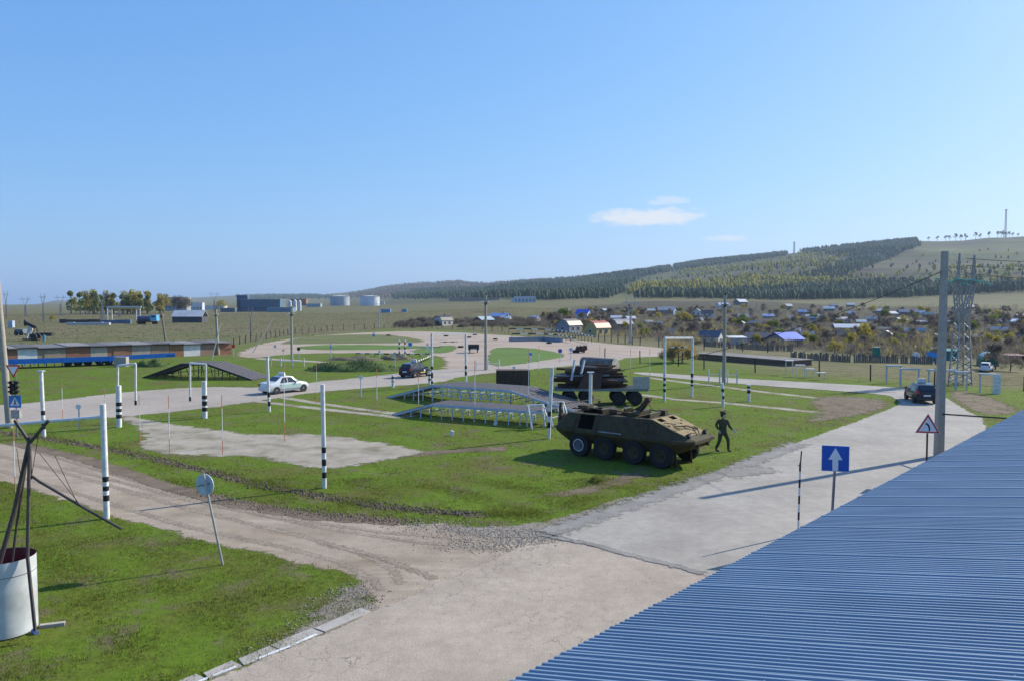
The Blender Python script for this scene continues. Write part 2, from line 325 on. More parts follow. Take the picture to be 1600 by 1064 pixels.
# ------------------------------------------------------------------ ground
TRAIN = np.array(wp([(-300, 575), (0, 556), (362, 556), (372, 541), (450, 529), (600, 515), (700, 516), (800, 524), (960, 541), (1100, 560), (1250, 585), (1600, 608), (1900, 625)])+[(60, 20), (60, -40), (-80, -40)])
VILL = np.array(wp([(835, 512), (950, 524), (1060, 536), (1200, 545), (1350, 554), (1450, 562), (1700, 568), (1700, 486), (1420, 479), (1340, 482), (1200, 471), (1000, 471), (900, 480), (835, 499)]))
def make_ground():
    ang = np.concatenate([np.radians(np.arange(-180, -46, 6.0)), np.radians(np.arange(-46, 46, 0.28)), np.radians(np.arange(46, 180, 6.0))])
    rad = np.concatenate([[0.5, 4], np.geomspace(8, 6600, 260)])
    an, rd = np.meshgrid(ang, rad, indexing='ij'); x = (np.sin(an)*rd).ravel(); y = (np.cos(an)*rd).ravel()
    z = terrain(x, y); na, nr = an.shape; idx = np.arange(na*nr).reshape(na, nr); nxt = np.roll(idx, -1, 0)
    q = np.stack([idx[:, :-1], nxt[:, :-1], nxt[:, 1:], idx[:, 1:]], -1).reshape(-1, 4)[:, ::-1]
    sdv = poly_sd(TRAIN, np.stack([x, y], 1)); lush = np.clip(0.5+sdv/10, 0, 1); D = np.hypot(x, y)
    hillf = np.clip((D-850)/400, 0, 1)*np.clip((800+F_PX*np.tan(np.clip(np.arctan2(x, y), -.9, .9))-450)/250, 0, 1)
    m = bpy.data.materials.new('ground'); m.use_nodes = True; nt = m.node_tree; n = nt.nodes; l = nt.links; b = n['Principled BSDF']
    b.inputs['Roughness'].default_value = 0.95; b.inputs['Specular IOR Level'].default_value = 0.1
    tc = n.new('ShaderNodeTexCoord')
    def noise(sc, det=6, ro=0.62):
        t = n.new('ShaderNodeTexNoise'); t.inputs['Scale'].default_value = sc; t.inputs['Detail'].default_value = det; t.inputs['Roughness'].default_value = ro; l.new(tc.outputs['Object'], t.inputs['Vector']); return t.outputs['Fac']
    def ramp(f, st):
        r = n.new('ShaderNodeValToRGB'); e = r.color_ramp.elements
        while len(e) < len(st): e.new(0.5)
        for i, (p, c) in enumerate(st): e[i].position = p; e[i].color = (*c, 1)
        l.new(f, r.inputs[0]); return r.outputs[0]
    def mix(f, a, c, mode='MIX'):
        q_ = n.new('ShaderNodeMix'); q_.data_type = 'RGBA'; q_.blend_type = mode
        for s_, v in ((q_.inputs['Factor'], f), (q_.inputs['A'], a), (q_.inputs['B'], c)):
            if isinstance(v, (int, float)): s_.default_value = v
            else: l.new(v, s_)
        return q_.outputs['Result']
    g = ramp(noise(0.22, 8, 0.7), [(0.30, (0.125, 0.105, 0.036)), (0.42, (0.115, 0.14, 0.022)), (0.55, (0.105, 0.17, 0.014)), (0.72, (0.135, 0.19, 0.020))])
    g = mix(0.75, g, ramp(noise(2.6, 6, 0.75), [(0.3, (0.6, 0.6, 0.62)), (0.7, (1.25, 1.25, 1.2))]), 'MULTIPLY')
    g = mix(ramp(noise(6.5, 4, 0.6), [(0.62, (0, 0, 0)), (0.70, (0.75, 0.75, 0.75))]), g, ramp(noise(1.2, 2), [(0.4, (0.035, 0.045, 0.012)), (0.6, (0.06, 0.055, 0.02))]))
    soil = ramp(noise(0.55, 7, 0.72), [(0.53, (0, 0, 0)), (0.66, (1, 1, 1))]); g = mix(soil, g, ramp(noise(3, 4), [(0.3, (0.12, 0.095, 0.06)), (0.7, (0.17, 0.14, 0.085))]))
    d = ramp(noise(0.02, 9, 0.7), [(0.3, (0.105, 0.085, 0.045)), (0.46, (0.17, 0.15, 0.08)), (0.58, (0.125, 0.13, 0.05)), (0.75, (0.205, 0.18, 0.10))])
    d = mix(0.7, d, ramp(noise(0.35, 6, 0.7), [(0.3, (0.55, 0.55, 0.57)), (0.7, (1.3, 1.28, 1.22))]), 'MULTIPLY')
    hcol = ramp(noise(0.006, 9, 0.7), [(0.32, (0.062, 0.050, 0.040)), (0.46, (0.09, 0.082, 0.048)), (0.54, (0.085, 0.10, 0.034)), (0.7, (0.13, 0.125, 0.05))])
    hm = n.new('ShaderNodeMapping'); hm.inputs['Scale'].default_value = (0.0035, 0.0035, 0.14); l.new(tc.outputs['Object'], hm.inputs[0]); hn = n.new('ShaderNodeTexNoise'); hn.inputs['Scale'].default_value = 1.0; hn.inputs['Detail'].default_value = 6; l.new(hm.outputs[0], hn.inputs['Vector'])
    hcol = mix(0.85, hcol, ramp(hn.outputs['Fac'], [(0.35, (0.62, 0.58, 0.62)), (0.65, (1.25, 1.25, 1.15))]), 'MULTIPLY')
    vcol = ramp(noise(0.05, 7, 0.7), [(0.3, (0.05, 0.04, 0.03)), (0.5, (0.08, 0.065, 0.045)), (0.62, (0.075, 0.08, 0.032)), (0.75, (0.11, 0.09, 0.06))])
    a3 = n.new('ShaderNodeAttribute'); a3.attribute_name = 'plots'; d = mix(a3.outputs['Fac'], d, vcol)
    a1 = n.new('ShaderNodeAttribute'); a1.attribute_name = 'lush'; a2 = n.new('ShaderNodeAttribute'); a2.attribute_name = 'hillside'
    col = mix(a2.outputs['Fac'], mix(a1.outputs['Fac'], d, g), hcol); l.new(col, b.inputs['Base Color'])
    bp = n.new('ShaderNodeBump'); bp.inputs['Strength'].default_value = 0.5; bp.inputs['Distance'].default_value = 0.06; l.new(noise(5, 6, 0.75), bp.inputs['Height']); l.new(bp.outputs[0], b.inputs['Normal'])
    npmesh('ground', np.column_stack([x, y, z]), q, m, 'structure', {'lush': lush, 'hillside': hillf, 'plots': np.clip(.5+poly_sd(VILL, np.stack([x, y], 1))/25, 0, 1)}, smooth=True)
make_ground()

asph = surface_mat('asphalt', [(0.295, 0.27, 0.236), (0.365, 0.334, 0.292), (0.425, 0.388, 0.338)], 0.25, streak=-0.85, fine=30, patch=((0.24, 0.228, 0.21), 0.22, 0.68))
conc = surface_mat('road_concrete', [(0.345, 0.288, 0.228), (0.405, 0.340, 0.273), (0.45, 0.378, 0.302)], 0.35, cracks=2.4, fine=35, streak=-0.7, patch=((0.36, 0.27, 0.19), 0.5, 0.72))
dirt = surface_mat('dirt', [(0.29, 0.225, 0.165), (0.365, 0.295, 0.225), (0.42, 0.345, 0.27)], 0.3, fine=22, streak=0.42, bump=0.6)
dirt_far = surface_mat('dirt_far', [(0.33, 0.26, 0.20), (0.39, 0.31, 0.245), (0.43, 0.35, 0.28)], 0.12, fine=6, edge_noise=0.35)
road_far = surface_mat('road_far', [(0.32, 0.278, 0.232), (0.375, 0.325, 0.275), (0.41, 0.36, 0.305)], 0.15, fine=10, edge_noise=0.6)
patchm = surface_mat('bare_patch', [(0.17, 0.15, 0.09), (0.34, 0.30, 0.235), (0.42, 0.37, 0.30)], 0.5, fine=14, edge_noise=0.7)
soilm = surface_mat('soil', [(0.11, 0.08, 0.055), (0.17, 0.13, 0.09), (0.21, 0.165, 0.11)], 0.8, fine=12, bump=0.9)
gravel = surface_mat('gravel', [(0.22, 0.185, 0.145), (0.28, 0.24, 0.195), (0.34, 0.295, 0.245)], 0.8, fine=26, bump=1.0)
grassm = surface_mat('grass_patch', [(0.105, 0.12, 0.035), (0.10, 0.175, 0.03), (0.12, 0.19, 0.035)], 0.12, fine=3, edge_noise=0.4)
drygrass = surface_mat('dry_grass_patch', [(0.13, 0.125, 0.055), (0.13, 0.15, 0.045), (0.16, 0.15, 0.07)], 0.1, fine=3, edge_noise=0.4)

P_dirt = smooth_poly(wp([(-300, 660), (0, 692), (60, 698), (130, 712), (200, 737), (280, 759), (360, 779), (450, 797), (540, 808), (620, 817), (700, 820), (780, 824), (860, 830), (960, 850), (900, 900), (760, 940), (640, 985), (560, 990), (574, 955), (578, 925), (560, 902), (520, 890), (470, 879), (400, 861), (330, 848), (260, 829), (190, 811), (130, 789), (60, 767), (0, 749), (-300, 715)]), 2)
P_conc = smooth_poly(wp([(850, 838), (700, 905), (640, 932), (580, 957), (480, 1002), (370, 1045), (280, 1085), (150, 1150), (0, 1300)])+[(-8, 6), (0, 2), (14, 16)]+wp([(1130, 905), (1000, 870)]), 1)
P_asph = smooth_poly(wp([(846, 834), (900, 815), (950, 798), (1050, 764), (1150, 729), (1250, 690), (1330, 662), (1385, 641), (1408, 631), (1400, 622), (1380, 616), (1300, 610), (1200, 603), (1120, 597), (1046, 590), (990, 584), (992, 581), (1046, 584), (1120, 589), (1200, 594), (1300, 599), (1400, 605), (1450, 612), (1480, 622), (1510, 642), (1540, 655)])+[(24, 40), (19, 30), (12, 21), (8.2, 16)]+wp([(1110, 897), (1000, 872), (920, 848)]), 1)
P_far = smooth_poly(wp([(-300, 660), (-300, 640), (0, 634), (100, 624), (170, 615), (250, 608), (330, 604), (420, 606), (480, 598), (560, 590), (620, 583), (700, 576), (800, 570), (870, 564), (940, 556), (990, 560), (900, 571), (800, 579), (720, 588), (690, 597), (640, 601), (560, 607), (480, 614), (420, 624), (300, 641), (200, 650), (100, 657), (0, 666)]), 1)
P_patch = smooth_poly(wp([(190, 648), (215, 652), (260, 662), (330, 670), (400, 680), (480, 677), (540, 683), (610, 694), (662, 704), (640, 712), (600, 718), (550, 728), (500, 731), (440, 724), (420, 713), (350, 712), (250, 709), (218, 697), (232, 682), (205, 662)]), 2)
P_circ = smooth_poly(wp([(365, 556), (400, 539), (440, 531), (520, 522.5), (600, 518.5), (650, 517.5), (725, 520), (800, 525), (900, 531), (960, 538), (1040, 544), (1095, 551), (1060, 555), (985, 559), (930, 562), (870, 572), (800, 577), (740, 580), (690, 577), (700, 558), (650, 552), (560, 551), (470, 552), (420, 556), (395, 560)]), 1)
sheet('far_circuit', P_circ, 0.010, dirt_far, 0.9, 1.6)
sheet('far_road', P_far, 0.016, road_far, 0.5, 0.8)
isl = [('grass_island', smooth_poly(wp([(437, 537), (470, 527), (525, 523.5), (600, 522.5), (650, 529), (668, 535), (600, 536.5), (525, 537), (450, 538)]), 1), drygrass),
       ('grass_island', smooth_poly(wp([(463, 542), (500, 539), (560, 538.5), (650, 540), (692, 542), (625, 546), (525, 547), (468, 545.5)]), 1), grassm),
       ('grass_island', smooth_poly(wp([(770, 544), (800, 542), (850, 546), (890, 556), (850, 563), (800, 570), (768, 573), (762, 558)]), 1), grassm),
       ('grass_island', smooth_poly(wp([(640, 547), (700, 539), (716, 541), (700, 552), (650, 552)]), 1), grassm)]
for nm, P, m_ in isl: sheet(nm, P, 0.026, m_, 0.7, 1.2, block=False)
sheet('path', smooth_poly(wp([(395, 561), (400, 558.5), (450, 561), (512, 565), (512, 567), (450, 564)]), 1), 0.010, road_far, 0.5, 0.5)
sheet('dirt_road', P_dirt, 0.006, dirt, 0.22, 0.6)
sheet('bare_patch', P_patch, 0.008, patchm, 0.4, 1.0)
sheet('concrete_road', P_conc, 0.016, conc, 0.2, 0.22)
sheet('asphalt_road', P_asph, 0.026, asph, 0.28, 0.28)
sheet('gravel_verge', smooth_poly(wp([(690, 822), (780, 824), (850, 815), (930, 792), (1000, 770), (1010, 776), (940, 806), (860, 840), (760, 840)]), 1), 0.010, gravel, 0.15, 0.5, block=False)
sheet('gravel_verge', smooth_poly(wp([(340, 1050), (430, 1008), (490, 970), (530, 925), (560, 915), (578, 935), (576, 955), (480, 1000), (380, 1045)]), 1), 0.010, gravel, 0.15, 0.75, block=False)
def rut(pts, w, z=0.006, m_=soilm, name='wheel_rut', cell=0.22, e=0.22, block=False):
    W = [Vector((*p, 0)) for p in wp(pts)]; Lf = []; Rt = []
    for i, p in enumerate(W):
        d = (W[min(i+1, len(W)-1)]-W[max(i-1, 0)]).normalized(); nn = Vector((-d.y, d.x, 0)); Lf.append(p+nn*w/2); Rt.append(p-nn*w/2)
    return sheet(name, [(p.x, p.y) for p in Lf+Rt[::-1]], z, m_, cell, e, block=block)
rut([(430, 619), (500, 630), (570, 640), (650, 650)], 0.9, m_=patchm); rut([(400, 626), (480, 636), (560, 645), (630, 652)], 0.9, m_=patchm)
rut([(1000, 588), (1060, 596), (1130, 604), (1200, 613), (1280, 622)], 1.0, m_=patchm, cell=0.35); rut([(1000, 616), (1060, 624), (1130, 629), (1200, 636), (1290, 645)], 1.0, m_=patchm, cell=0.35)
rut([(20, 692), (130, 716), (260, 760), (380, 790), (500, 808), (620, 816)], 0.9, z=0.014, e=0.35)
rut([(-20, 672), (100, 690), (200, 708), (300, 731), (400, 757), (480, 772), (560, 786), (640, 797), (760, 806)], 0.45, e=0.3)
rut([(600, 712), (700, 705), (790, 700)], 1.2, e=0.8); rut([(860, 775), (930, 762), (1000, 740)], 0.9, e=0.7)
sheet('worn_ground', smooth_poly(wp([(1260, 622), (1330, 618), (1395, 628), (1370, 642), (1310, 655), (1250, 660), (1290, 645)]), 1), 0.007, soilm, 0.4, 1.6, block=False)
sheet('worn_ground', smooth_poly(wp([(1480, 612), (1520, 612), (1600, 640), (1560, 650), (1510, 640)]), 1), 0.007, soilm, 0.4, 1.3, block=False)
darkas = surface_mat('old_asphalt', [(0.20, 0.19, 0.175), (0.255, 0.24, 0.22), (0.31, 0.29, 0.265)], 0.6, fine=24, edge_noise=2.2)
trackm = surface_mat('tyre_track', [(0.25, 0.195, 0.145), (0.31, 0.25, 0.19), (0.35, 0.285, 0.22)], 0.7, fine=18, bump=0.8, edge_noise=5.0)
rut([(846, 836), (920, 850), (1000, 872), (1060, 886), (1100, 898)], .28, 0.034, darkas, 'asphalt_seam', .12, .22)
rut([(850, 833), (900, 818), (950, 801), (1050, 767), (1150, 732), (1250, 693)], 1.0, 0.034, darkas, 'asphalt_edge', .25, .8)
rut([(1130, 742), (1170, 736), (1200, 733)], 1.4, 0.042, darkas, 'asphalt_patch', .2, .9)
for zi, L_ in enumerate(([(0, 712), (150, 752), (300, 797), (450, 832), (560, 862), (612, 888), (626, 912)], [(0, 735), (150, 780), (300, 825), (430, 852), (530, 878), (584, 906), (594, 922)], [(100, 730), (300, 782), (500, 824), (650, 847), (800, 860)], [(60, 706), (250, 762), (420, 806), (600, 832), (780, 845)], [(500, 848), (600, 872), (680, 905)])): rut(L_, .24, 0.0085+0.0014*zi, trackm, 'tyre_track', .12, .3)
def lumps(name, n, L, spread, lo, hi, mat, label):
    L = np.array(wp(L)); k = rng.integers(0, len(L)-1, n); t = rng.random(n)[:, None]; P = L[k]*(1-t)+L[k+1]*t+rng.normal(0, spread, (n, 2)); r = rng.uniform(lo, hi, n)*rng.uniform(.5, 1, n)
    base = np.array([(1, 0, 0), (-.5, .87, 0), (-.5, -.87, 0), (.3, .4, .6), (-.4, 0, .7), (.2, -.5, .55)]); fc = np.array([(0, 1, 3), (1, 2, 4), (2, 0, 5), (1, 4, 3), (2, 5, 4), (0, 3, 5), (3, 4, 5)])
    a = rng.uniform(0, 6.28, n); V = base[None]*r[:, None, None]*rng.uniform(.6, 1.4, (n, 6, 3)); X = V[..., 0]*np.cos(a)[:, None]-V[..., 1]*np.sin(a)[:, None]; Y = V[..., 0]*np.sin(a)[:, None]+V[..., 1]*np.cos(a)[:, None]
    V = np.stack([X+P[:, :1], Y+P[:, 1:], V[..., 2]+.012], -1); o = npmesh(name, V.reshape(-1, 3), (fc[None]+(np.arange(n)*6)[:, None, None]).reshape(-1, 3), mat, 'stuff'); o['label'] = label
lumps('soil_clods', 2000, [(-20, 671), (100, 689), (200, 707), (300, 730), (400, 756), (480, 771), (560, 785), (640, 796), (760, 804)], .22, .03, .10, M('dark_soil', (.085, .068, .05), .95, c2=(.15, .12, .085), rnd=.4), 'dark clods of turned soil along the lawn bank')
lumps('soil_clods', 1500, [(300, 768), (400, 790), (500, 803), (560, 809), (640, 816)], .3, .02, .07, M('brown_soil', (.13, .095, .07), .95, c2=(.2, .15, .11), rnd=.4), 'brown clods thrown up at the dirt road edge')
lumps('gravel_stones', 3600, [(640, 818), (720, 828), (800, 834), (870, 836), (800, 850), (700, 850)], .55, .012, .045, M('pebbles', (.20, .175, .145), .9, c2=(.33, .295, .25), rnd=.35), 'loose gravel where the dirt road meets the asphalt')
lumps('gravel_stones', 2400, [(860, 834), (920, 812), (1000, 782), (1060, 762), (1120, 741)], .35, .012, .045, MATS['pebbles'], 'loose gravel along the asphalt verge')
lumps('gravel_stones', 1000, [(400, 1020), (470, 985), (520, 935), (560, 915), (575, 950)], .3, .012, .04, MATS['pebbles'], 'loose gravel beside the kerb slabs')
lumps('road_grit', 1500, [(330, 1060), (600, 990), (800, 900), (1000, 900), (800, 1000)], 1.4, .008, .022, M('grit', (.12, .11, .1), .9, c2=(.3, .27, .24), rnd=.4), 'scattered grit on the near road')
# kerb of cast slabs along the near road, with worn white paint
kerbm = M('kerb_concrete', (0.33, 0.30, 0.265), 0.95, c2=(0.42, 0.385, 0.345), scale=3, bump=0.4)
kpts = [Vector((*p, 0)) for p in wp([(268, 1084), (324, 1061), (378, 1040), (438, 1017), (505, 988), (580, 956)])]
kerb = thing('kerb', 'broken concrete kerb slabs with worn white paint beside the near lawn', 'kerb', kpts[0])
for i in range(len(kpts)-1):
    a = kpts[i]-kpts[0]; b_ = kpts[i+1]-kpts[0]; d = (b_-a).normalized(); nn = Vector((-d.y, d.x, 0)); g = 0.025
    k = MB(); w_ = 0.42+random.uniform(-.06, .05); p0 = a+d*g; p1 = b_-d*g; base = []
    for p, s_ in ((p0, -0.04), (p1, -0.04), (p1, w_), (p0+d*random.uniform(-.03, .12), w_*random.uniform(.8, 1))): base.append(p+nn*s_)
    zt = 0.03+random.uniform(-.006, .012)
    k.add([(v.x, v.y, -0.05) for v in base]+[(v.x, v.y, zt) for v in base], [(3,2,1,0), (4,5,6,7), (0,1,5,4), (1,2,6,5), (2,3,7,6), (3,0,4,7)])
    ko = k.build('slab', kerbm, kerb)
    if i < 4:
        q = MB(); s0 = p0+d*random.uniform(.1, .5); s1 = s0+d*random.uniform(.5, .9)
        q.add([(v.x, v.y, zt+0.003) for v in (s0-nn*0.02, s1-nn*0.02, s1+nn*0.07, s0+nn*0.05)], [(0, 1, 2, 3)]); q.build('paint_mark', white, ko)

# ------------------------------------------------------------------ grass tufts
def grass_blades(name, n, sampler, hmin, hmax, wd, mat, blades=3, margin=0.05):
    pts = sampler(n); ok = np.ones(len(pts), bool)
    for P, w in SHEETS: ok &= poly_sd(P, pts) < -margin+rng.normal(0, 0.10, len(pts))
    fld = np.sin(pts[:, 0]*.9+2*np.sin(pts[:, 1]*.55))*np.sin(pts[:, 1]*.8+1.7*np.sin(pts[:, 0]*.42))+.5*np.sin(pts[:, 0]*2.3+pts[:, 1]*1.9)
    ok &= rng.random(len(pts)) < np.clip(.75+.5*fld, .25, 1)
    pts = pts[ok]; N = len(pts); z = terrain(pts[:, 0], pts[:, 1])
    V = np.zeros((N, blades, 3, 3)); h = rng.uniform(hmin, hmax, (N, 1))*(0.6+0.8*(0.5+0.5*np.sin(pts[:, :1]*1.7+np.sin(pts[:, 1:]*1.3)*2)))
    for k in range(blades):
        a = rng.uniform(0, 6.283, N); lean = rng.uniform(0.2, 0.9, N)*h[:, 0]; off = rng.normal(0, 0.05, (N, 2))
        ca, sa = np.cos(a), np.sin(a); bx = pts[:, 0]+off[:, 0]; by = pts[:, 1]+off[:, 1]; hw = wd*rng.uniform(.6, 1.3, N)
        V[:, k, 0] = np.stack([bx-sa*hw, by+ca*hw, z-0.01], 1); V[:, k, 1] = np.stack([bx+sa*hw, by-ca*hw, z-0.01], 1)
        V[:, k, 2] = np.stack([bx+ca*lean, by+sa*lean, z+h[:, 0]*rng.uniform(.7, 1.1, N)], 1)
    v = V.reshape(-1, 3); o = npmesh(name, v, np.arange(len(v)).reshape(-1, 3), mat, 'stuff')
    return o
gm = M('grass_blades', (0.12, 0.155, 0.020), 0.8, scale=0.35, c2=(0.205, 0.23, 0.045), rnd=0.55, spec=0.15, trans=0.45)
gdry = M('dry_grass', (0.15, 0.13, 0.05), 0.9, scale=0.5, c2=(0.23, 0.19, 0.085), rnd=0.3, spec=0.1, trans=0.3)
def in_view(n, y0, y1, pw=1.0):
    y = y0+(y1-y0)*rng.random(n)**pw; x = (rng.random(n)*2-1)*0.70*y; return np.stack([x, y], 1)
o = grass_blades('grass', 150000, lambda n: in_view(n, 12, 36, 0.8), 0.025, 0.075, 0.010, gm, 3); o['label'] = 'short green grass of the near lawns'
o = grass_blades('grass', 120000, lambda n: in_view(n, 34, 95, 1.3), 0.02, 0.06, 0.02, gm, 2); o['label'] = 'short green grass of the training ground'
o = grass_blades('dry_grass', 60000, lambda n: in_view(n, 13, 60, 1.0), 0.02, 0.07, 0.012, gdry, 2); o['label'] = 'dry straw scattered through the lawns'
def along_ruts(n):
    L = wp([(-20, 670), (100, 688), (200, 706), (300, 729), (400, 754), (480, 769), (560, 784), (640, 795), (760, 803), (850, 800), (930, 775)]); L = np.array(L)
    k = rng.integers(0, len(L)-1, n); t = rng.random(n)[:, None]; return L[k]*(1-t)+L[k+1]*t+rng.normal(0, .28, (n, 2))
o = grass_blades('rough_grass', 5000, along_ruts, 0.04, 0.12, 0.013, gm, 3); o['label'] = 'rough tufted grass along the turned-up bank'

# ------------------------------------------------------------------ woods on the hills (masses no one could count)
def in_polys(px, py, polys):
    pts = np.stack([px, py], 1); ok = np.zeros(len(px), bool)
    for P in polys: ok |= poly_sd(P, pts) > rng.normal(0, 1.2, len(px))
    return ok
def hill_points(n, pxlo, pxhi, dlo, dhi):
    px = rng.uniform(pxlo, pxhi, n); d = np.sqrt(rng.uniform(dlo**2, dhi**2, n)); x = (px-800)/F_PX*d
    return np.stack([x, d], 1)
def forest(name, pts, shape, hlo, hhi, mat, label):
    N = len(pts); z = terrain(pts[:, 0], pts[:, 1]); h = rng.uniform(hlo, hhi, N); rot = rng.uniform(0, 6.28, N); T = np.array(shape, float)
    n = len(T); k = 5; V = np.zeros((N, n*k+1, 3)); F = []
    for j, (r, zz) in enumerate(T):
        for i in range(k):
            a = rot+6.2832*i/k+j*0.5+rng.normal(0, .2, N); rr = r*h*rng.uniform(.55, 1.4, N)
            V[:, j*k+i] = np.stack([pts[:, 0]+np.cos(a)*rr, pts[:, 1]+np.sin(a)*rr, z+zz*h*rng.uniform(.92, 1.08, N)], 1)
    V[:, n*k] = np.stack([pts[:, 0], pts[:, 1], z+h], 1)
    for j in range(n-1):
        for i in range(k):
            a, b_ = j*k+i, j*k+(i+1) % k; F += [(a, b_, b_+k), (a, b_+k, a+k)]
    for i in range(k): F.append(((n-1)*k+i, (n-1)*k+(i+1) % k, n*k))
    F = np.array(F); f = (F[None]+(np.arange(N)*(n*k+1))[:, None, None]).reshape(-1, 3)
    o = npmesh(name, V.reshape(-1, 3), f, mat, 'stuff'); o['label'] = label; return o
PINE = [[(1052, 416), (1100, 408), (1230, 392), (1230, 400), (1150, 411), (1090, 419), (1058, 424)],
        [(1250, 392), (1330, 382), (1430, 375), (1438, 384), (1400, 400), (1365, 414), (1330, 430), (1290, 438), (1240, 436), (1300, 420), (1340, 404), (1310, 398), (1255, 396)],
        [(612, 466), (650, 456), (720, 454), (760, 453), (800, 446), (900, 438), (980, 428), (1045, 419), (1050, 424), (1010, 432), (985, 441), (965, 450), (940, 456), (880, 459), (800, 466), (740, 467)],
        [(800, 466), (860, 458), (975, 450), (975, 457), (950, 466), (860, 470)],
        [(985, 468), (1030, 460), (1100, 461), (1180, 457), (1250, 453), (1340, 446), (1420, 445), (1480, 450), (1600, 450), (1750, 448), (1750, 461), (1600, 462), (1480, 462), (1430, 467), (1340, 478), (1250, 472), (1180, 468), (1060, 467)],
        [(370, 464), (480, 462), (520, 466), (400, 468)]]
BIRCH = [[(972, 456), (1000, 445), (1080, 443), (1200, 434), (1290, 430), (1340, 427), (1345, 444), (1250, 450), (1130, 457), (985, 461)]]
PSPARSE = [[(1470, 436), (1520, 428), (1750, 425), (1750, 452), (1470, 450)], [(1400, 436), (1470, 440), (1470, 450), (1400, 446)], [(1150, 424), (1300, 410), (1300, 432), (1160, 436)]]
BSPARSE = [[(1150, 436), (1200, 416), (1250, 398), (1340, 400), (1300, 412), (1290, 430), (1200, 438)], [(1340, 436), (1480, 420), (1600, 420), (1600, 446), (1400, 446)], [(1060, 424), (1150, 415), (1250, 402), (1250, 410), (1150, 426), (1060, 436)]]
BARE = [[(545, 460), (600, 450), (640, 444), (720, 440), (760, 444), (900, 434), (1050, 418), (900, 440), (760, 452), (650, 456), (600, 466), (550, 466)]]
pinem = M('pine_needles', (0.028, 0.048, 0.032), 0.9, scale=0.02, c2=(0.060, 0.088, 0.040), rnd=0.35, spec=0.1)  # needles lightened and blued, distance haze put into their colour
birchm = M('budding_leaves', (0.34, 0.31, 0.04), 0.9, scale=0.02, c2=(0.48, 0.43, 0.07), rnd=0.3, spec=0.1, trans=0.4)
barem = M('bare_twigs', (0.10, 0.08, 0.06), 0.95, scale=0.02, c2=(0.145, 0.115, 0.08), rnd=0.3, spec=0.05)
def pick(n, polys, lo=540, hi=1900, d0=900, d1=4300):
    p = hill_points(n, lo, hi, d0, d1); z = terrain(p[:, 0], p[:, 1]); px, py = proj(np.column_stack([p, z])); return p[in_polys(px, py, polys)]
CONE = [(0.09, 0.08), (0.21, 0.26), (0.20, 0.55), (0.12, 0.82)]; BALL = [(0.07, 0.12), (0.22, 0.32), (0.25, 0.58), (0.15, 0.85)]
forest('pine_forest', np.concatenate([pick(170000, PINE), pick(6000, PINE[5:], 350, 540, 2000, 5000), pick(14000, PSPARSE)[::2]]), CONE, 7, 14, pinem, 'dark pine plantations covering the hillside')
forest('birch_wood', np.concatenate([pick(80000, BIRCH), pick(80000, BSPARSE)[::3], pick(6000, [[(1000, 445), (1300, 400), (1600, 392), (1600, 450), (1000, 455)]])[::6]]), BALL, 6, 11, birchm, 'yellow-green budding birch wood on the hillside')
forest('bare_wood', np.concatenate([pick(30000, BARE), pick(2500, [[(1000, 440), (1600, 400), (1600, 450), (1000, 452)]])]), BALL, 6, 10, barem, 'grey bare woodland along the hill crest')
# pines standing apart on the bare crest
def tree_mesh(seed, kind, H, n=420):
    """returns (crown, trunk) arrays of a tree of height H: slivers and leaf clumps spread through the crown"""
    r = np.random.default_rng(seed); tr = MB(); top = {'pine': .95, 'poplar': .97}.get(kind, .8)
    pts = [Vector((0, 0, -0.3))]
    for i in range(1, 5): pts.append(Vector((r.normal(0, .02)*H, r.normal(0, .02)*H, H*top*i/4)))
    for i in range(4): tr.cyl(pts[i], pts[i+1], H*.03*(1-.2*i), H*.03*(.8-.2*i), 5)
    for i in range(7 if kind != 'bush' else 9):
        t = r.uniform(.2, .85); a = r.uniform(0, 6.28); p = Vector((0, 0, H*top*t)); L = H*(.16 if kind == 'poplar' else .34)*(1.1-t*.6)
        tr.cyl(p, p+Vector((math.cos(a)*L, math.sin(a)*L, L*r.uniform(.4, 1.1))), H*.011, H*.004, 4)
    lobes = []
    for i in range(9):
        t = r.uniform(.0, 1)
        if kind == 'pine': zc = .55+.4*t; rad = .05+.20*(1-t); s = .13
        elif kind == 'poplar': zc = .2+.72*t; rad = .10*(1.1-t); s = .12
        elif kind == 'bush': zc = .25+.5*t; rad = .42*(1.1-t*.5); s = .24
        else: zc = .38+.45*t; rad = .28*(1.15-t*.7); s = .19
        a = r.uniform(0, 6.28); lobes.append((math.cos(a)*rad*H, math.sin(a)*rad*H, zc*H, s*H*r.uniform(.7, 1.2)))
    V = []; 
    for i in range(n):
        lx, ly, lz, lr = lobes[r.integers(0, len(lobes))]; d = r.normal(0, 1, 3); d /= np.linalg.norm(d); rr = lr*r.uniform(.35, 1)**.6
        c = np.array([lx, ly, lz])+d*rr*np.array([1, 1, .85])
        if kind in ('bare', 'bush'):
            u = d*r.uniform(.5, 1)+np.array([0, 0, .6])+r.normal(0, .35, 3); u /= np.linalg.norm(u); w = np.cross(u, r.normal(0, 1, 3)); w /= np.linalg.norm(w)
            L = H*.11*r.uniform(.6, 1.4); W = H*.0085*r.uniform(.7, 1.6)
            V += [c-u*L-w*W, c-u*L+w*W, c+u*L]
        else:
            u = r.normal(0, 1, 3); u /= np.linalg.norm(u); w = np.cross(u, r.normal(0, 1, 3)); w /= np.linalg.norm(w); L = H*.030*r.uniform(.6, 1.5)
            V += [c-u*L-w*L*.7, c-u*L*.2+w*L, c+u*L]
    return np.array(V), tr
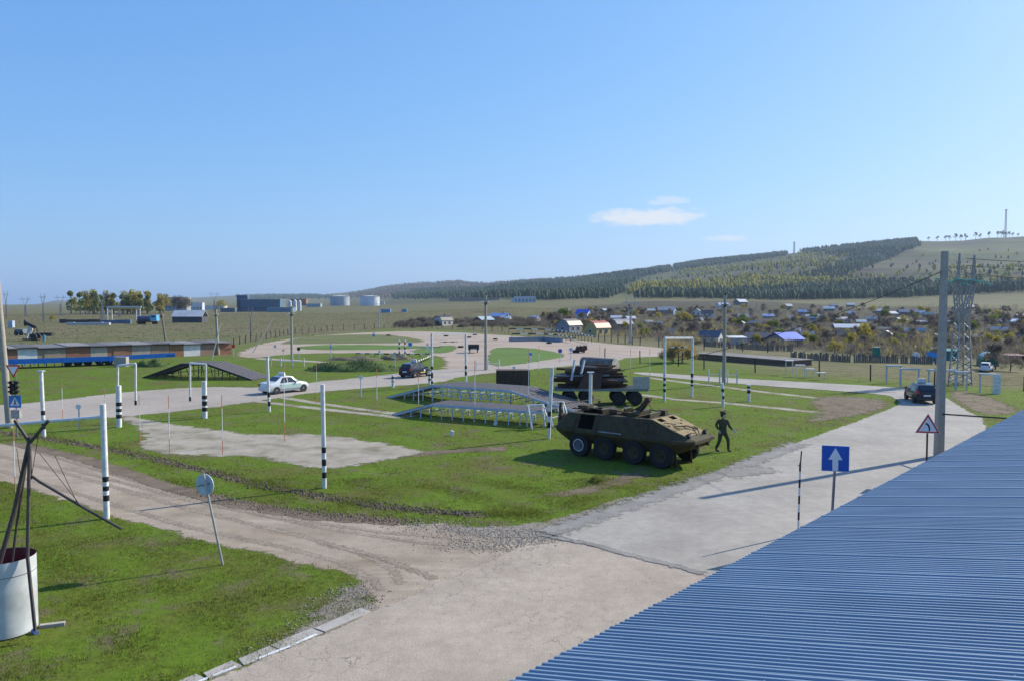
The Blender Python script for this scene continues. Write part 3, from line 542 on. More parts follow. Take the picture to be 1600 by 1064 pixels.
def tree_proto(name, kind, H, mat, seed, n=420, single=True):
    n = int(n*1.5); V, tr = tree_mesh(seed, kind, H, n); k = len(V)//3
    me = bpy.data.meshes.new(name); tv = [tuple(v) for v in V]; tf = [(3*i, 3*i+1, 3*i+2) for i in range(k)]
    if single:
        o0 = len(tv); me.from_pydata(tv+list(tr.v), [], tf+[tuple(i+o0 for i in f) for f in tr.f]); me.materials.append(mat); me.materials.append(barkm)
        me.polygons.foreach_set('material_index', [0]*k+[1]*len(tr.f)); me.update(); return me
    me.from_pydata(tv, [], tf); me.materials.append(mat); me.update(); t2 = bpy.data.meshes.new('trunk'); t2.from_pydata(list(tr.v), [], tr.f); t2.materials.append(barkm); t2.update(); return me, t2
barkm = M('bark', (0.09, 0.075, 0.06), 0.95, c2=(0.14, 0.12, 0.10))
twigm = M('bush_twigs', (0.145, 0.118, 0.096), 0.95, scale=0.6, c2=(0.22, 0.178, 0.14), rnd=0.35, spec=0.05, trans=0.3)
twig2 = M('orchard_twigs', (0.195, 0.168, 0.132), 0.95, scale=0.6, c2=(0.28, 0.24, 0.19), rnd=0.35, spec=0.05, trans=0.3)
budm = M('orchard_buds', (0.30, 0.265, 0.055), 0.9, scale=0.5, c2=(0.44, 0.37, 0.08), rnd=0.3, spec=0.1, trans=0.5)
greenm = M('fresh_leaves', (0.13, 0.17, 0.03), 0.9, scale=0.5, c2=(0.2, 0.24, 0.05), rnd=0.3, spec=0.1, trans=0.5)
goldm = M('golden_twigs', (0.36, 0.28, 0.11), 0.9, scale=0.5, c2=(0.46, 0.36, 0.15), rnd=0.3, spec=0.1, trans=0.4)
crestm = M('crest_pine_needles', (0.03, 0.05, 0.025), 0.9, scale=0.3, c2=(0.05, 0.075, 0.035), rnd=0.3, spec=0.1)
def put(name, me, loc, sc, label, cat, group=None, rz=None):
    o = bpy.data.objects.new(name, me); COL.objects.link(o); o.location = loc; s = sc if isinstance(sc, tuple) else (sc,)*3
    o.scale = s; o.rotation_euler = (0, 0, random.uniform(0, 6.28) if rz is None else rz); return tag(o, label, cat, group)
crest = [tree_proto('pine_tree', 'pine', 18, crestm, s, 300) for s in (3, 4, 5)]
def ridge(px):
    dr = float(np.interp(px, DPX, DR))*0.985; x = (px-800)/F_PX*dr; return Vector((x, dr, h1(x, dr)-1))
for px, s in [(1448, .8), (1462, .9), (1475, 1.0), (1480, .9), (1490, 1.2), (1498, 1.1), (1505, 1.1), (1521, 1.15), (1528, .9), (1542, 1.15), (1555, 1.05), (1560, 1), (1564, 1.1), (1568, .9), (1573, .9), (1579, .75), (1587, .7)]:
    put('pine_tree', random.choice(crest), ridge(px), s*random.uniform(.95, 1.1), 'lone pine standing on the bare crest of the right hill', 'tree', 'pines along the bare crest')
def mast(px, pyt, label):
    g = ridge(px); H = A(px, pyt, g.y).z-g.z; t = thing('radio_mast', label, 'mast', g); m_ = MB(); w = 2.2
    for a in ((-1, -1), (1, -1), (1, 1), (-1, 1)): m_.bar((a[0]*w, a[1]*w, 0), (a[0]*w*.5, a[1]*w*.5, H), .7)
    m_.build('legs', steel, t); b_ = MB()
    for i in range(9):
        z0, z1 = H*i/9, H*(i+1)/9; w0 = w*(1-.5*i/9)
        b_.bar((-w0, -w0, z0), (w0, -w0, z1), .4); b_.bar((w0, w0, z0), (-w0, w0, z1), .4)
    for i in range(9): w0 = w*(1-.5*i/9); b_.bar((w0, -w0, H*i/9), (w0, w0, H*i/9), .4)
    b_.build('bracing', steel, t); c = MB(); c.box((0, 0, H), (6, 6, 1.2)); c.build('antenna_platform', steel, t)
mast(1567, 328, 'tall lattice radio mast on top of the right hill')
mast(1239, 379, 'thin distant mast on the hill crest between pine blocks')

# ------------------------------------------------------------------ village houses
def house(px, pyb, wpx, hpx, roof, wall, ridge_x=True, label='house', rz=0.0, style='gable', win=(0.05, 0.07, 0.09), group=None, dep=0.8, detail=True):
    g = G(px, pyb); s = g.y/F_PX; W = wpx*s*1.02; H = hpx*s; Dp = W*dep
    t = thing('house' if style != 'shed' else 'shed', label, 'house' if style != 'shed' else 'shed', g, rz, group)
    wm_ = M('wall_%s' % '_'.join('%d' % int(v*100) for v in wall), wall, 0.85, c2=tuple(v*.75 for v in wall), scale=1.2); rm = M('roof_%s' % '_'.join('%d' % int(v*100) for v in roof), roof, 0.5, c2=tuple(v*.82 for v in roof), scale=0.8)
    he = H*(0.55 if style in ('gable', 'gambrel') else 0.85); fl = -0.6; ov = W*.05; th = max(.12, .02*W)
    b_ = MB(); b_.box((0, 0, (he+fl)/2), (W, Dp, he-fl))
    if style in ('gable', 'gambrel'):
        X = Dp/2 if ridge_x else W/2; Y2 = W/2 if ridge_x else Dp/2
        prof = [(-X, he), (0, H), (X, he)] if style == 'gable' else [(-X, he), (-X*.62, he+(H-he)*.68), (0, H), (X*.62, he+(H-he)*.68), (X, he)]
        R = Matrix.Rotation(math.pi/2, 4, 'Z') if ridge_x else Matrix.Identity(4)
        b_.prism(prof, -Y2, Y2, 0, R); b_.build('wall', wm_, t); r_ = MB()
        for i in range(len(prof)-1):
            p, q = prof[i], prof[i+1]; dx, dz = q[0]-p[0], q[1]-p[1]; L = math.hypot(dx, dz); nx, nz = -dz/L, dx/L
            e0 = .12 if i == 0 else 0; e1 = .12 if i == len(prof)-2 else 0
            p = (p[0]-dx*e0, p[1]-dz*e0); q = (q[0]+dx*e1, q[1]+dz*e1)
            r_.prism([(p[0]+nx*.004, p[1]+nz*.004), (q[0]+nx*.004, q[1]+nz*.004), (q[0]+nx*th, q[1]+nz*th), (p[0]+nx*th, p[1]+nz*th)], -Y2-ov, Y2+ov, 0, R)
        ro = r_.build('roof', rm, t)
        if detail and random.random() < .5:
            c = MB(); c.box((W*.2 if ridge_x else 0, 0 if ridge_x else Dp*.2, H+.15), (.5, .5, .9)); c.build('chimney', M('chimney_brick', (.3, .16, .11)), ro)
    else:
        b_.build('wall', wm_, t); r_ = MB(); r_.prism([(-Dp/2-ov, he+.003), (Dp/2+ov, H), (Dp/2+ov, H+th), (-Dp/2-ov, he+th)], -W/2-ov, W/2+ov, 0, Matrix.Rotation(math.pi/2, 4, 'Z')); r_.build('roof', rm, t)
    if detail:
        fw = M('window_frame', (0.55, 0.56, 0.56)); gm_ = M('win_%s' % '_'.join('%d' % int(v*100) for v in win), win, 0.25)
        n = 2 if W > 4 else 1
        for k in range(n):
            x = (k-(n-1)/2)*W*.42; ww, wh = W*.15, he*.42; z = he*.55
            f = MB(); f.box((x, -Dp/2-.02, z), (ww*1.25, .08, wh*1.2)); fo = f.build('window', fw, t); p = MB(); p.box((x, -Dp/2-.07, z), (ww, .04, wh)); p.build('pane', gm_, fo)
        sx = W/2+.02; f = MB(); f.box((sx, 0, he*.55), (.08, Dp*.22, he*.45)); fo = f.build('window', fw, t); p = MB(); p.box((sx+.05, 0, he*.55), (.04, Dp*.17, he*.36)); p.build('pane', gm_, fo)
        f = MB(); f.box((-sx, 0, he*.55), (.08, Dp*.22, he*.45)); fo = f.build('window', fw, t); p = MB(); p.box((-sx-.05, 0, he*.55), (.04, Dp*.17, he*.36)); p.build('pane', gm_, fo)
    return t
SLATE = (0.09, 0.11, 0.15); GREY = (0.30, 0.30, 0.31); PALE = (0.55, 0.57, 0.6); BLUE = (0.05, 0.13, 0.62); DKB = (0.05, 0.08, 0.16); RED = (0.42, 0.13, 0.09); BRN = (0.22, 0.18, 0.15); DARK = (0.05, 0.05, 0.06)
WH = (0.68, 0.68, 0.66); LOG = (0.28, 0.25, 0.23); TAN = (0.42, 0.32, 0.22); BW = (0.28, 0.38, 0.55); GRN = (0.03, 0.22, 0.15); YEL = (0.5, 0.4, 0.18)
HP = []
for a in [
 (1111, 536, 31, 19, SLATE, WH, True, 'white cottage with a slate blue gable roof and green side window', .5),
 (1182, 539, 32, 19, BRN, (0.6, 0.64, 0.68), True, 'whitewashed house with brown roof between flat shed and bright blue roof', .3),
 (1226, 541, 44, 21, BLUE, LOG, True, 'grey log house with a bright cobalt blue roof', .55),
 (1261, 531, 19, 13, GREY, LOG, True, 'small grey-roofed house right behind the bright blue roof', .2),
 (1321, 531, 25, 14, DARK, (0.2, 0.05, 0.05), True, 'dark red cabin with a black roof under the sagging cable', -.2),
 (1325, 518, 40, 11, PALE, DKB, True, 'long dark barn with a pale metal roof behind the dark red cabin', .1),
 (1158, 501, 20, 10, GREY, LOG, True, 'grey-roofed house just right of the tall concrete pole in the village', 0),
 (1156, 509, 13, 8, WH, LOG, False, 'small hut with a steep white roof below the grey-roofed house', .5),
 (1178, 510, 19, 8, DKB, DKB, True, 'long navy-roofed hut among bare orchard trees', .1),
 (1105, 496, 18, 11, DARK, WH, True, 'white-walled house with a dark roof left of the concrete pole', .1),
 (1089, 494, 15, 11, DARK, WH, False, 'white gabled house with dark eaves, second left of the concrete pole', .4),
 (1089, 515, 9, 12, RED, TAN, False, 'tiny tan cabin with a steep reddish gable', .2),
 (1107, 516, 10, 12, BRN, TAN, False, 'tiny tan gabled cabin beside its reddish neighbour', -.2),
 (1200, 498, 16, 7, BW, BW, True, 'low pale blue hut in the middle of the village', 0),
 (1210, 511, 8, 10, DKB, (0.1, .35, .4), False, 'narrow teal hut above the blue-roofed log house', 0),
 (1238, 503, 15, 9, GREY, LOG, True, 'grey weathered hut above and right of the teal hut', .2),
 (1254, 492, 14, 8, BW, GREY, True, 'blue-grey roofed hut far up the village slope', .1),
 (1271, 503, 22, 11, PALE, (0.2, 0.3, 0.5), True, 'blue house with pale roof halfway up the village', .2),
 (1295, 487, 15, 8, PALE, GRN, True, 'green-walled hut with a shining white roof near the wood', .3),
 (1307, 503, 31, 7, (0.5, .45, .45), (0.25, .12, .1), True, 'long low reddish hut with a pale roof', .05),
 (1330, 495, 12, 8, PALE, LOG, True, 'pale-roofed hut by the wood, right of the long low hut', .3),
 (889, 519, 32, 20, BRN, (0.28, 0.30, 0.34), True, 'grey boarded house with mossy brown roof left of the red gambrel house', .85),
 (933, 524, 32, 22, RED, YEL, True, 'house with a red and white gambrel roof and yellow wall', .75),
 (918, 509, 14, 10, RED, TAN, True, 'red-roofed house half hidden behind the gambrel house', .2),
 (969, 515, 30, 16, GREY, LOG, True, 'grey-roofed house right of the gambrel house behind the small pylon', .2),
 (912, 497, 20, 13, BLUE, WH, True, 'white gabled house with a blue roof above the brown-roofed house', .5),
 (881, 491, 18, 8, (0.45, .4, .42), LOG, True, 'pinkish grey roofed hut left of the blue-roofed gable', 0),
 (946, 488, 15, 5, PALE, LOG, True, 'thin white-roofed shed high above the gambrel house', 0),
 (1018, 489, 12, 6, PALE, LOG, True, 'white-roofed hut right of the small pylon', .1),
 (1042, 491, 26, 11, GREY, BW, True, 'blue-walled house with a grey roof above the white gate', .4),
 (835, 502, 15, 8, PALE, WH, True, 'small pale hut beside yellow shrubs behind the striped barrier', .5),
 (1030, 511, 10, 8, WH, WH, True, 'little white hut among bare trees above the white gate', .2),
 (1049, 523, 12, 8, GREY, (0.3, .38, .45), True, 'small blue-grey hut right behind the gate crossbar', .4),
 (756, 506, 25, 11, (0.42, .5, .52), (0.2, .08, .07), True, 'house with pale metal roof and dark red gable behind the pole', .75),
 (782, 500, 27, 10, (0.16, .26, .5), LOG, True, 'blue-roofed house at the near edge of the dry field', .3),
 (790, 502, 15, 8, PALE, WH, True, 'pale hut attached in front of the blue-roofed field house', .2),
 (692, 509, 24, 15, DARK, (0.55, .54, .52), True, 'white house with a dark rounded gambrel roof among brown bushes', .9),
 (1457, 566, 16, 16, (0.05, .25, .5), (0.6, .62, .66), True, 'small white hut with bright blue roof left of the tall pole', .2),
 (1555, 541, 30, 11, DARK, DARK, True, 'black-roofed barn above the green arched hangar', .2),
 (1561, 523, 22, 12, GREY, LOG, True, 'grey gabled house above the black-roofed barn', .5),
 (1580, 507, 22, 8, (0.35, .6, .8), (0.4, .5, .6), True, 'hut with a gleaming light blue roof at the right edge', .2),
 (1555, 507, 22, 8, (0.22, .26, .34), LOG, True, 'slate-roofed hut left of the gleaming light blue roof', .1),
 (1528, 531, 24, 8, DARK, DARK, True, 'low dark-roofed barn right of the lattice pylon', .1),
 (1519, 515, 15, 11, GREY, (0.4, .4, .42), True, 'grey plastered house right behind the lattice pylon', .2),
 (1482, 508, 18, 7, (0.5, .6, .75), WH, True, 'white hut with pale blue roof between pole and pylon', 0),
 (1441, 508, 18, 7, (0.48, .48, .5), LOG, True, 'grey-white roofed hut just left of the tall pole', 0),
 (1418, 524, 20, 11, GREY, (0.5, .5, .5), True, 'light grey gabled house left of the tall pole', .3),
 (1385, 531, 17, 14, PALE, TAN, False, 'tan gabled house with pale roof right of the big green bush', .5),
 (1388, 519, 34, 7, DARK, (0.08, .06, .06), True, 'long low black barn above the tan gabled house', .05),
 (1440, 493, 9, 7, (0.75, .76, .78), WH, True, 'small hut with a dazzling white roof', .2),
 (1450, 496, 15, 8, (0.04, .16, .2), (0.05, .2, .25), True, 'dark teal hut beside the dazzling white roof', .3),
 (1418, 493, 26, 9, DKB, (0.15, .18, .28), True, 'navy-roofed house left of the dazzling white roof', .2),
 (1372, 490, 12, 7, PALE, LOG, True, 'white-roofed hut below the pine wood', .1),
 (1488, 496, 13, 6, (0.55, .52, .42), TAN, True, 'cream-roofed hut beside the pylon legs', .1),
 (1345, 507, 14, 7, PALE, LOG, True, 'pale-roofed hut above the green bush', .2),
 (1362, 503, 15, 8, GREY, (0.4, .42, .5), True, 'grey hut between two budding trees', .4),
 (1594, 533, 20, 9, DARK, LOG, True, 'dark-roofed cottage cut off by the right edge', .1),
 (1303, 481, 11, 6, GREY, LOG, True, 'grey roof highest up against the pine wood', .1),
 (1329, 480, 11, 6, PALE, LOG, True, 'pale roof highest up against the pine wood', .1),
]:
    HP.append((a[0], a[1]))
    st = 'gambrel' if 'gambrel' in a[7] else 'gable'
    house(a[0], a[1], a[2], a[3], a[4], a[5], a[6], a[7], (max(a[8], .55) if any(w in a[7] for w in ('cobalt', 'mossy', 'gambrel', 'red gable')) else -max(a[8], .2)*1.15), st, win=(0.05, .22, .12) if 'green side' in a[7] else (0.05, 0.07, 0.09), detail=a[2] > 13)
random.seed(91)
for i in range(60):
    px = random.uniform(850, 1600); py = random.uniform(float(np.interp(px, [850, 1000, 1200, 1600], [498, 478, 476, 485])), float(np.interp(px, [850, 1000, 1200, 1350, 1600], [506, 514, 524, 528, 535])))
    if any(abs(px-q[0]) < 13 and abs(py-q[1]) < 8 for q in HP): continue
    HP.append((px, py)); house(px, py, random.uniform(9, 17), random.uniform(6, 9), random.choice([GREY, PALE, BRN, SLATE, (.42, .40, .40), (.34, .38, .44)]), random.choice([LOG, WH, TAN, (.35, .33, .3)]), True, 'small weathered cottage half hidden among the bare trees of the village', random.uniform(-.6, .6), group='small cottages of the village', detail=False)
for a in [(1150, 539, 26, 13, WH, (0.5, .5, .48), 'flat-roofed white shed with open porch beside the slate-roofed cottage'),
          (1476, 562, 30, 16, (0.02, .2, .2), (0.02, .2, .2), 'dark teal metal shed behind the tall concrete pole'),
          (1582, 566, 28, 12, (0.16, .03, .03), (0.1, .03, .03), 'dark red shed right of the green arched hangar')]:
    house(a[0], a[1], a[2], a[3], a[4], a[5], True, a[6], 0.05, 'shed', detail=False)
for px, pyb, c, lb in [(1369, 558, GRN, 'green toilet booth at the end of a fence'), (1431, 567, (0.7, .72, .75), 'white booth standing in the gardens left of the pole')]:
    g, H = GH(px, pyb, pyb-15); t = thing('booth', lb, 'booth', g, .2); w = .55*H; b_ = MB(); b_.box((0, 0, H/2-.2), (w, w, H+.4)); b_.build('wall', M('booth_%d' % px, c), t); r_ = MB(); r_.box((0, 0, H+.06), (w*1.2, w*1.2, .08)); r_.build('roof', M('booth_roof', (.3, .32, .33)), t); d = MB(); d.box((0, -w/2-.02, H*.45), (w*.6, .03, H*.75)); d.build('door', M('boothdoor_%d' % px, tuple(v*.8 for v in c)), t)
# arched green hangar
g = G(1543, 571); s = g.y/F_PX; t = thing('hangar', 'green arched metal hangar with a pale blue roof sheet', 'hangar', g, -.35); W, H, L = 24*s, 21*s, 40*s
arc = [(-W/2, 0)]+[(-W/2*math.cos(math.pi*i/10), H*.35+H*.65*math.sin(math.pi*i/10)) for i in range(11)]+[(W/2, 0)]
b_ = MB(); b_.prism(arc, -L/2, L/2); b_.build('shell', M('hangar_green', (0.02, .13, .08), .5), t)
r_ = MB(); 
for i in range(2, 8):
    a0, a1 = math.pi*i/10, math.pi*(i+1)/10; f = lambda a, k: (-W/2*math.cos(a)*k, H*.35+H*.65*math.sin(a)*k)
    r_.prism([f(a0, 1.01), f(a1, 1.01), f(a1, 1.05), f(a0, 1.05)], -L/2-.2, L/2*.5)
r_.build('roof_sheet', M('hangar_sheet', (0.35, .5, .6), .4), t)
d = MB(); d.box((0, -L/2-.03, H*.36), (W*.5, .06, H*.7)); d.build('door', M('hangar_door', (0.02, .1, .07)), t)

# village trees and bushes
protos = {'bare': [tree_proto('bare_tree', 'bare', 5, m_, s, 520) for s, m_ in ((11, twigm), (12, twig2), (13, twigm))],
          'bush': [tree_proto('bare_bush', 'bush', 3, m_, s, 520) for s, m_ in ((21, twigm), (22, twig2), (23, twigm))],
          'bud': [tree_proto('budding_tree', 'round', 5, m_, s, 700) for s, m_ in ((31, budm), (32, budm), (33, greenm))]}
def village_d(n):
    out = []
    while len(out) < n:
        px = random.uniform(835, 1640) ; py = random.uniform(483, 560)
        up = np.interp(px, [835, 1000, 1200, 1350, 1640], [498, 475, 473, 479, 484]); lo = np.interp(px, [835, 950, 1060, 1200, 1350, 1450, 1640], [513, 524, 538, 545, 556, 563, 574])
        if up < py < lo: out.append((px, py))
    return out
for i, (px, py) in enumerate(village_d(560)):
    g = G(px, py); k = random.choices(['bare', 'bush', 'bud'], [4, 5, 2.2])[0]; s = random.uniform(.6, 1.15)*min(1, max(.5, g.y/300))
    nm, lb, gp = {'bare': ('bare_tree', 'bare brown fruit tree among the village plots', 'bare fruit trees of the village'), 'bush': ('bare_bush', 'low bare brown bush between the village plots', 'bare bushes of the village'), 'bud': ('budding_tree', 'small yellow-green budding tree among the village plots', 'budding trees of the village')}[k]
    put(nm, random.choice(protos[k]), g-Vector((0, 0, .1)), (s*1.1, s*1.1, s*random.uniform(.8, 1.1)), lb, 'tree' if k != 'bush' else 'bush', gp)
for px, py, s, k, lb in [(1352, 540, 1.0, 'bud', 'large yellow-green willow bush above the green booth'), (1208, 520, 1.0, 'bud', 'bright green young tree left of the teal hut'), (1330, 545, .7, 'bud', 'budding tree in front of the dark red cabin'), (1410, 512, 1.0, 'bud', 'rounded yellow-green tree in mid village'), (1555, 577, .75, 'bare', 'pale pinkish bare tree before the hangar'), (1578, 580, .9, 'bush', 'dark round bush beside the white parked car')]:
    put({'bud': 'budding_tree', 'bare': 'bare_tree', 'bush': 'bare_bush'}[k], protos[k][2 if 'bright green' in lb else 1], G(px, py), s, lb, 'bush' if 'bush' in lb else 'tree')
# golden dry willow behind the right gate
gold = tree_proto('golden_bush', 'bush', 3, goldm, 41, 900)
for px, py, lb in [(1052, 566, 'golden dry bush behind the white gate, left of the pair'), (1066, 567, 'golden dry bush behind the white gate, right of the pair')]: put('golden_bush', gold, G(px, py), 1.15, lb, 'bush')
# thicket at the edge of the dry field
for i in range(95):
    px = 612+random.random()**.8*250; py = random.uniform(503, 513)-(px-612)*.012
    put('bare_bush', random.choice(protos['bush']), G(px, py)-Vector((0, 0, .7)), (random.uniform(.9, 1.5), random.uniform(.9, 1.5), random.uniform(.7, 1.15)), 'dark bare bush in the thicket at the edge of the dry field', 'bush', 'thicket by the dry field')
# more scrub, reads as one mass between the plots
def scrub(n, xs, name, mat, label):
    V = []
    for i in range(n):
        px, py = xs(); g = G(px, py); r0 = random.uniform(.5, 1.2); hh = random.uniform(.8, 2.4)
        for k in range(30):
            a = random.uniform(0, 6.28); rr = r0*math.sqrt(random.random()); z = hh*random.random()**.8; L = random.uniform(.25, .6); th = random.uniform(0, 6.28)
            c = Vector((g.x+math.cos(a)*rr, g.y+math.sin(a)*rr, g.z+z)); u = Vector((math.cos(th)*.6, math.sin(th)*.6, 1)).normalized(); w = Vector((math.sin(th), -math.cos(th), 0))*random.uniform(.02, .05)
            V += [c-u*L-w, c-u*L+w, c+u*L]
    o = npmesh(name, [tuple(v) for v in V], np.arange(len(V)).reshape(-1, 3), mat, 'stuff'); o['label'] = label
_v = village_d(4600); scrub(2000, lambda: _v.pop(), 'village_brush', twigm, 'dark brown brush between the village houses'); scrub(700, lambda: _v.pop(), 'village_hedge', budm, 'yellowish hedges and grass between the village plots'); scrub(1900, lambda: _v.pop(), 'village_scrub', twig2, 'bare scrub filling the plots between the village houses')
scrub(260, lambda: (random.uniform(1000, 1600), random.uniform(477, 487)), 'hill_scrub', twigm, 'brown scrub at the foot of the pine wood')
_n = 50000; _p = hill_points(_n, -60, 900, 128, 520); _z = terrain(_p[:, 0], _p[:, 1]); _k = rng.uniform(.05, .2, _n); _a = rng.uniform(0, 6.28, _n); _w = rng.uniform(.1, .35, _n)
_ok = poly_sd(TRAIN, _p) < -2; _p, _z, _k, _a, _w = _p[_ok], _z[_ok], _k[_ok], _a[_ok], _w[_ok]
_V = np.stack([np.stack([_p[:, 0]-np.sin(_a)*_w, _p[:, 1]+np.cos(_a)*_w, _z-.02], 1), np.stack([_p[:, 0]+np.sin(_a)*_w, _p[:, 1]-np.cos(_a)*_w, _z-.02], 1), np.stack([_p[:, 0]+rng.normal(0, .15, len(_p)), _p[:, 1]+rng.normal(0, .15, len(_p)), _z+_k], 1)], 1).reshape(-1, 3)
_o = npmesh('field_tussocks', _V, np.arange(len(_V)).reshape(-1, 3), M('tussock_straw', (.20, .175, .095), .95, scale=.02, c2=(.30, .26, .15), rnd=.35, trans=.5), 'stuff'); _o['label'] = 'dry grass tussocks over the wide field'
# poplars and birches on the left
pop = [tree_proto('crown', 'poplar' if s != 2 else 'round', 14, budm if s else greenm, 50+s, 420, False) for s in range(4)]
for i in range(46):
    px = random.choice([random.uniform(100, 178), random.uniform(190, 262)]); g = G(px, random.uniform(489, 492)); me, tr = random.choice(pop)
    t = thing('budding_birch', 'tall yellow-green budding birch in the belt on the left skyline', 'tree', g, random.uniform(0, 6), 'birch belt on the left skyline')
    s = random.uniform(.75, 1.15); t.scale = (s*1.1, s*1.1, s)
    for nm, d_ in (('crown', me), ('trunk', tr)): c = bpy.data.objects.new(nm, d_); COL.objects.link(c); c.parent = t
for px, py, s, lb in [(345, 487, .9, 'small yellow birch beside the white industrial shed'), (278, 489, 1.2, 'bare grey tree before the hazy apartment block'), (290, 489, 1.1, 'bare grey tree right of its twin before the apartment block'), (80, 506, .35, 'low yellow bush left of the dark yard wall')]:
    g = G(px, py); put('roadside_tree', tree_proto('roadside_tree', 'bare' if 'bare' in lb else 'round', 11, twig2 if 'bare' in lb else budm, px, 600), g, s, lb, 'tree')

# ------------------------------------------------------------------ poles, posts, gates
def utility_pole(px, pyb, pyt, r, label, mat=concrete, lean=(0, 0), lamp=False, name='utility_pole'):
    g, H = GH(px, pyb, pyt); t = thing(name, label, 'pole', g); p = MB(); p.cyl((0, 0, -.3), (lean[0], lean[1], H), r*1.15, r*.8, 10); p.build('shaft', mat, t, True)
    c = MB(); c.bar((lean[0]-.36, lean[1], H-.9), (lean[0]+.36, lean[1], H-.9), .07); c.build('crossarm', darksteel, t)
    for x in (-.34, .34):
        i_ = MB(); i_.cyl((lean[0]+x, lean[1], H-.88), (lean[0]+x, lean[1], H-.66), .06, .05, 6); i_.build('insulator', signwhite, t)
    i_ = MB(); i_.cyl((lean[0], lean[1], H-1.1), (lean[0]+.06, lean[1], H+.25), r*.95, .06, 8); i_.build('top_pin', darksteel, t)
    return t
utility_pole(456, 562, 482, .16, 'concrete pole beside the looped track, left of centre')
utility_pole(759, 578, 462, .17, 'tall concrete pole behind the dark trailer at centre')
utility_pole(1131, 601, 462, .17, 'tall concrete pole right of the right white gate')
utility_pole(262, 552, 486, .15, 'wooden pole rising behind the end of the blue trailer', wood, (-.9, 0))
utility_pole(341, 554, 484, .2, 'concrete pole at the right end of the brick garages', concrete, (-.25, 0))
# big leaning pole at left edge
g = G(16, 668); t = thing('utility_pole', 'thick leaning concrete pole at the left edge', 'pole', g); p = MB(); top = A(-22, 250, g.y-.0)-g; p.cyl((0, 0, -.3), top, .23, .14, 14); p.build('shaft', concrete, t, True)
b_ = MB(); k = top*0.62; b_.cyl(k-Vector((0, 0, .05)), k+Vector((0, 0, .08)), .205, .205, 14); b_.build('clamp_band', darksteel, t)
# big concrete pole at right
pb = Vector((22.1, 41.0, 0)); Ht = A(1472, 393, 41.0).z
t = thing('concrete_pole', 'tall square concrete pole rising from behind the blue roof', 'pole', pb); p = MB()
p.add([(a*.19, b2*.19, -.3) for a, b2 in ((-1, -1), (1, -1), (1, 1), (-1, 1))]+[(a*.125+.04, b2*.125, Ht) for a, b2 in ((-1, -1), (1, -1), (1, 1), (-1, 1))], [(0,1,5,4), (1,2,6,5), (2,3,7,6), (3,0,4,7), (4,5,6,7)]); p.build('shaft', concrete, t)
for zz in (Ht-1.02, Ht-1.14):
    b_ = MB(); b_.box((.04, 0, zz), (.31, .31, .025)); b_.build('clamp_band', steel, t)
b_ = MB(); b_.bar((.05, -.1, A(1478, 646, 41).z), (A(1572, 653, 37).x-pb.x, 37-41, A(1572, 653, 37).z), .07); b_.build('strut', darksteel, t)
def cable(name, label, P, Q, sag, r, n=26):
    P = Vector(P); Q = Vector(Q); o = P.copy(); pts = []
    for i in range(n+1): tt = i/n; pts.append(P.lerp(Q, tt)-Vector((0, 0, sag*4*tt*(1-tt)))-o)
    b_ = MB().tube(pts, r, 5); ob = b_.build(name, black); ob.location = o; return tag(ob, label, 'cable')
STR = dict(w=white, b=black)
def striped_post(px, pyb, pyt, r, bands, label, lean=(0, 0), name='striped_post', group=None, cap=None, mat=None, square=False):
    """bands = list of pixel rows (top, bottom) painted black"""
    g, H = GH(px, pyb, pyt); t = thing(name, label, 'post', g, group=group); L = Vector((lean[0]+random.uniform(-.03, .03), lean[1]+random.uniform(-.05, .05), H)); p = MB(); p.cyl((0, 0, -.25), L, r, r, 12); p.build('shaft', mat or white, t, True)
    for a, b2 in bands:
        z0 = A(px, b2, g.y).z/H; z1 = A(px, a, g.y).z/H; k = MB(); k.cyl(L*z0, L*z1, r*1.025, r*1.025, 12); k.build('black_band', black, t, True)
    if cap:
        c = MB(); c.box(L+Vector((0, 0, .03)), (r*cap, r*cap, .06)); c.build('cap_plate', bluegrey, t)
    return t, g, L
striped_post(507, 762, 600, .095, [(698, 707), (717, 727), (737, 746)], 'tall white striped post at the corner of the bare patch', (-.05, 0))
striped_post(69, 683, 580, .11, [(641, 648), (655, 670)], 'white striped post with flat cap right of the traffic light', (-.06, 0), cap=3)
striped_post(421, 643, 558, .10, [(612, 620), (627, 634)], 'white striped post overlapping the white sedan', (-.1, 0), cap=2.6)
striped_post(857, 685, 574, .105, [(642, 650), (659, 668)], 'white striped post left of the armoured carrier', (.2, 0))
striped_post(922, 662, 582, .11, [], 'white post with flat cap behind the armoured carrier', (0, 0), cap=4, name='white_post')
striped_post(1130, 635, 598, .12, [(607, 612), (618, 623)], 'short white striped post in front of the right concrete pole', (-.1, 0))
striped_post(1170, 627, 600, .13, [(603, 606), (609, 614)], 'stubby striped post standing alone right of the pole')
striped_post(614, 605, 585, .13, [(588, 591), (594, 598)], 'stubby striped post left of the dark hatchback road')
striped_post(671, 600, 580, .13, [(584, 587), (591, 594)], 'stubby striped post against the left post of the white gate')
# foreground gantry at left
t, g, L = striped_post(167, 810, 631, .105, [(744, 752), (759, 766), (773, 782)], 'foreground white gantry with striped post and long crossbar', (-.09, 0), name='white_gantry'); t['category'] = 'gantry'
g2 = A(-6, 665, g.y+1.2)-g; g1 = Vector((-.1, 0, A(160, 651, g.y).z)); far = g1+(g2-g1)*1.55
b_ = MB(); b_.cyl(g1, far, .062, .062, 10); b_.build('crossbar', white, t, True)
b_ = MB(); b_.cyl((far.x, far.y, -.2), (far.x, far.y, far.z+.1), .105, .105, 12); b_.build('shaft', white, t, True)
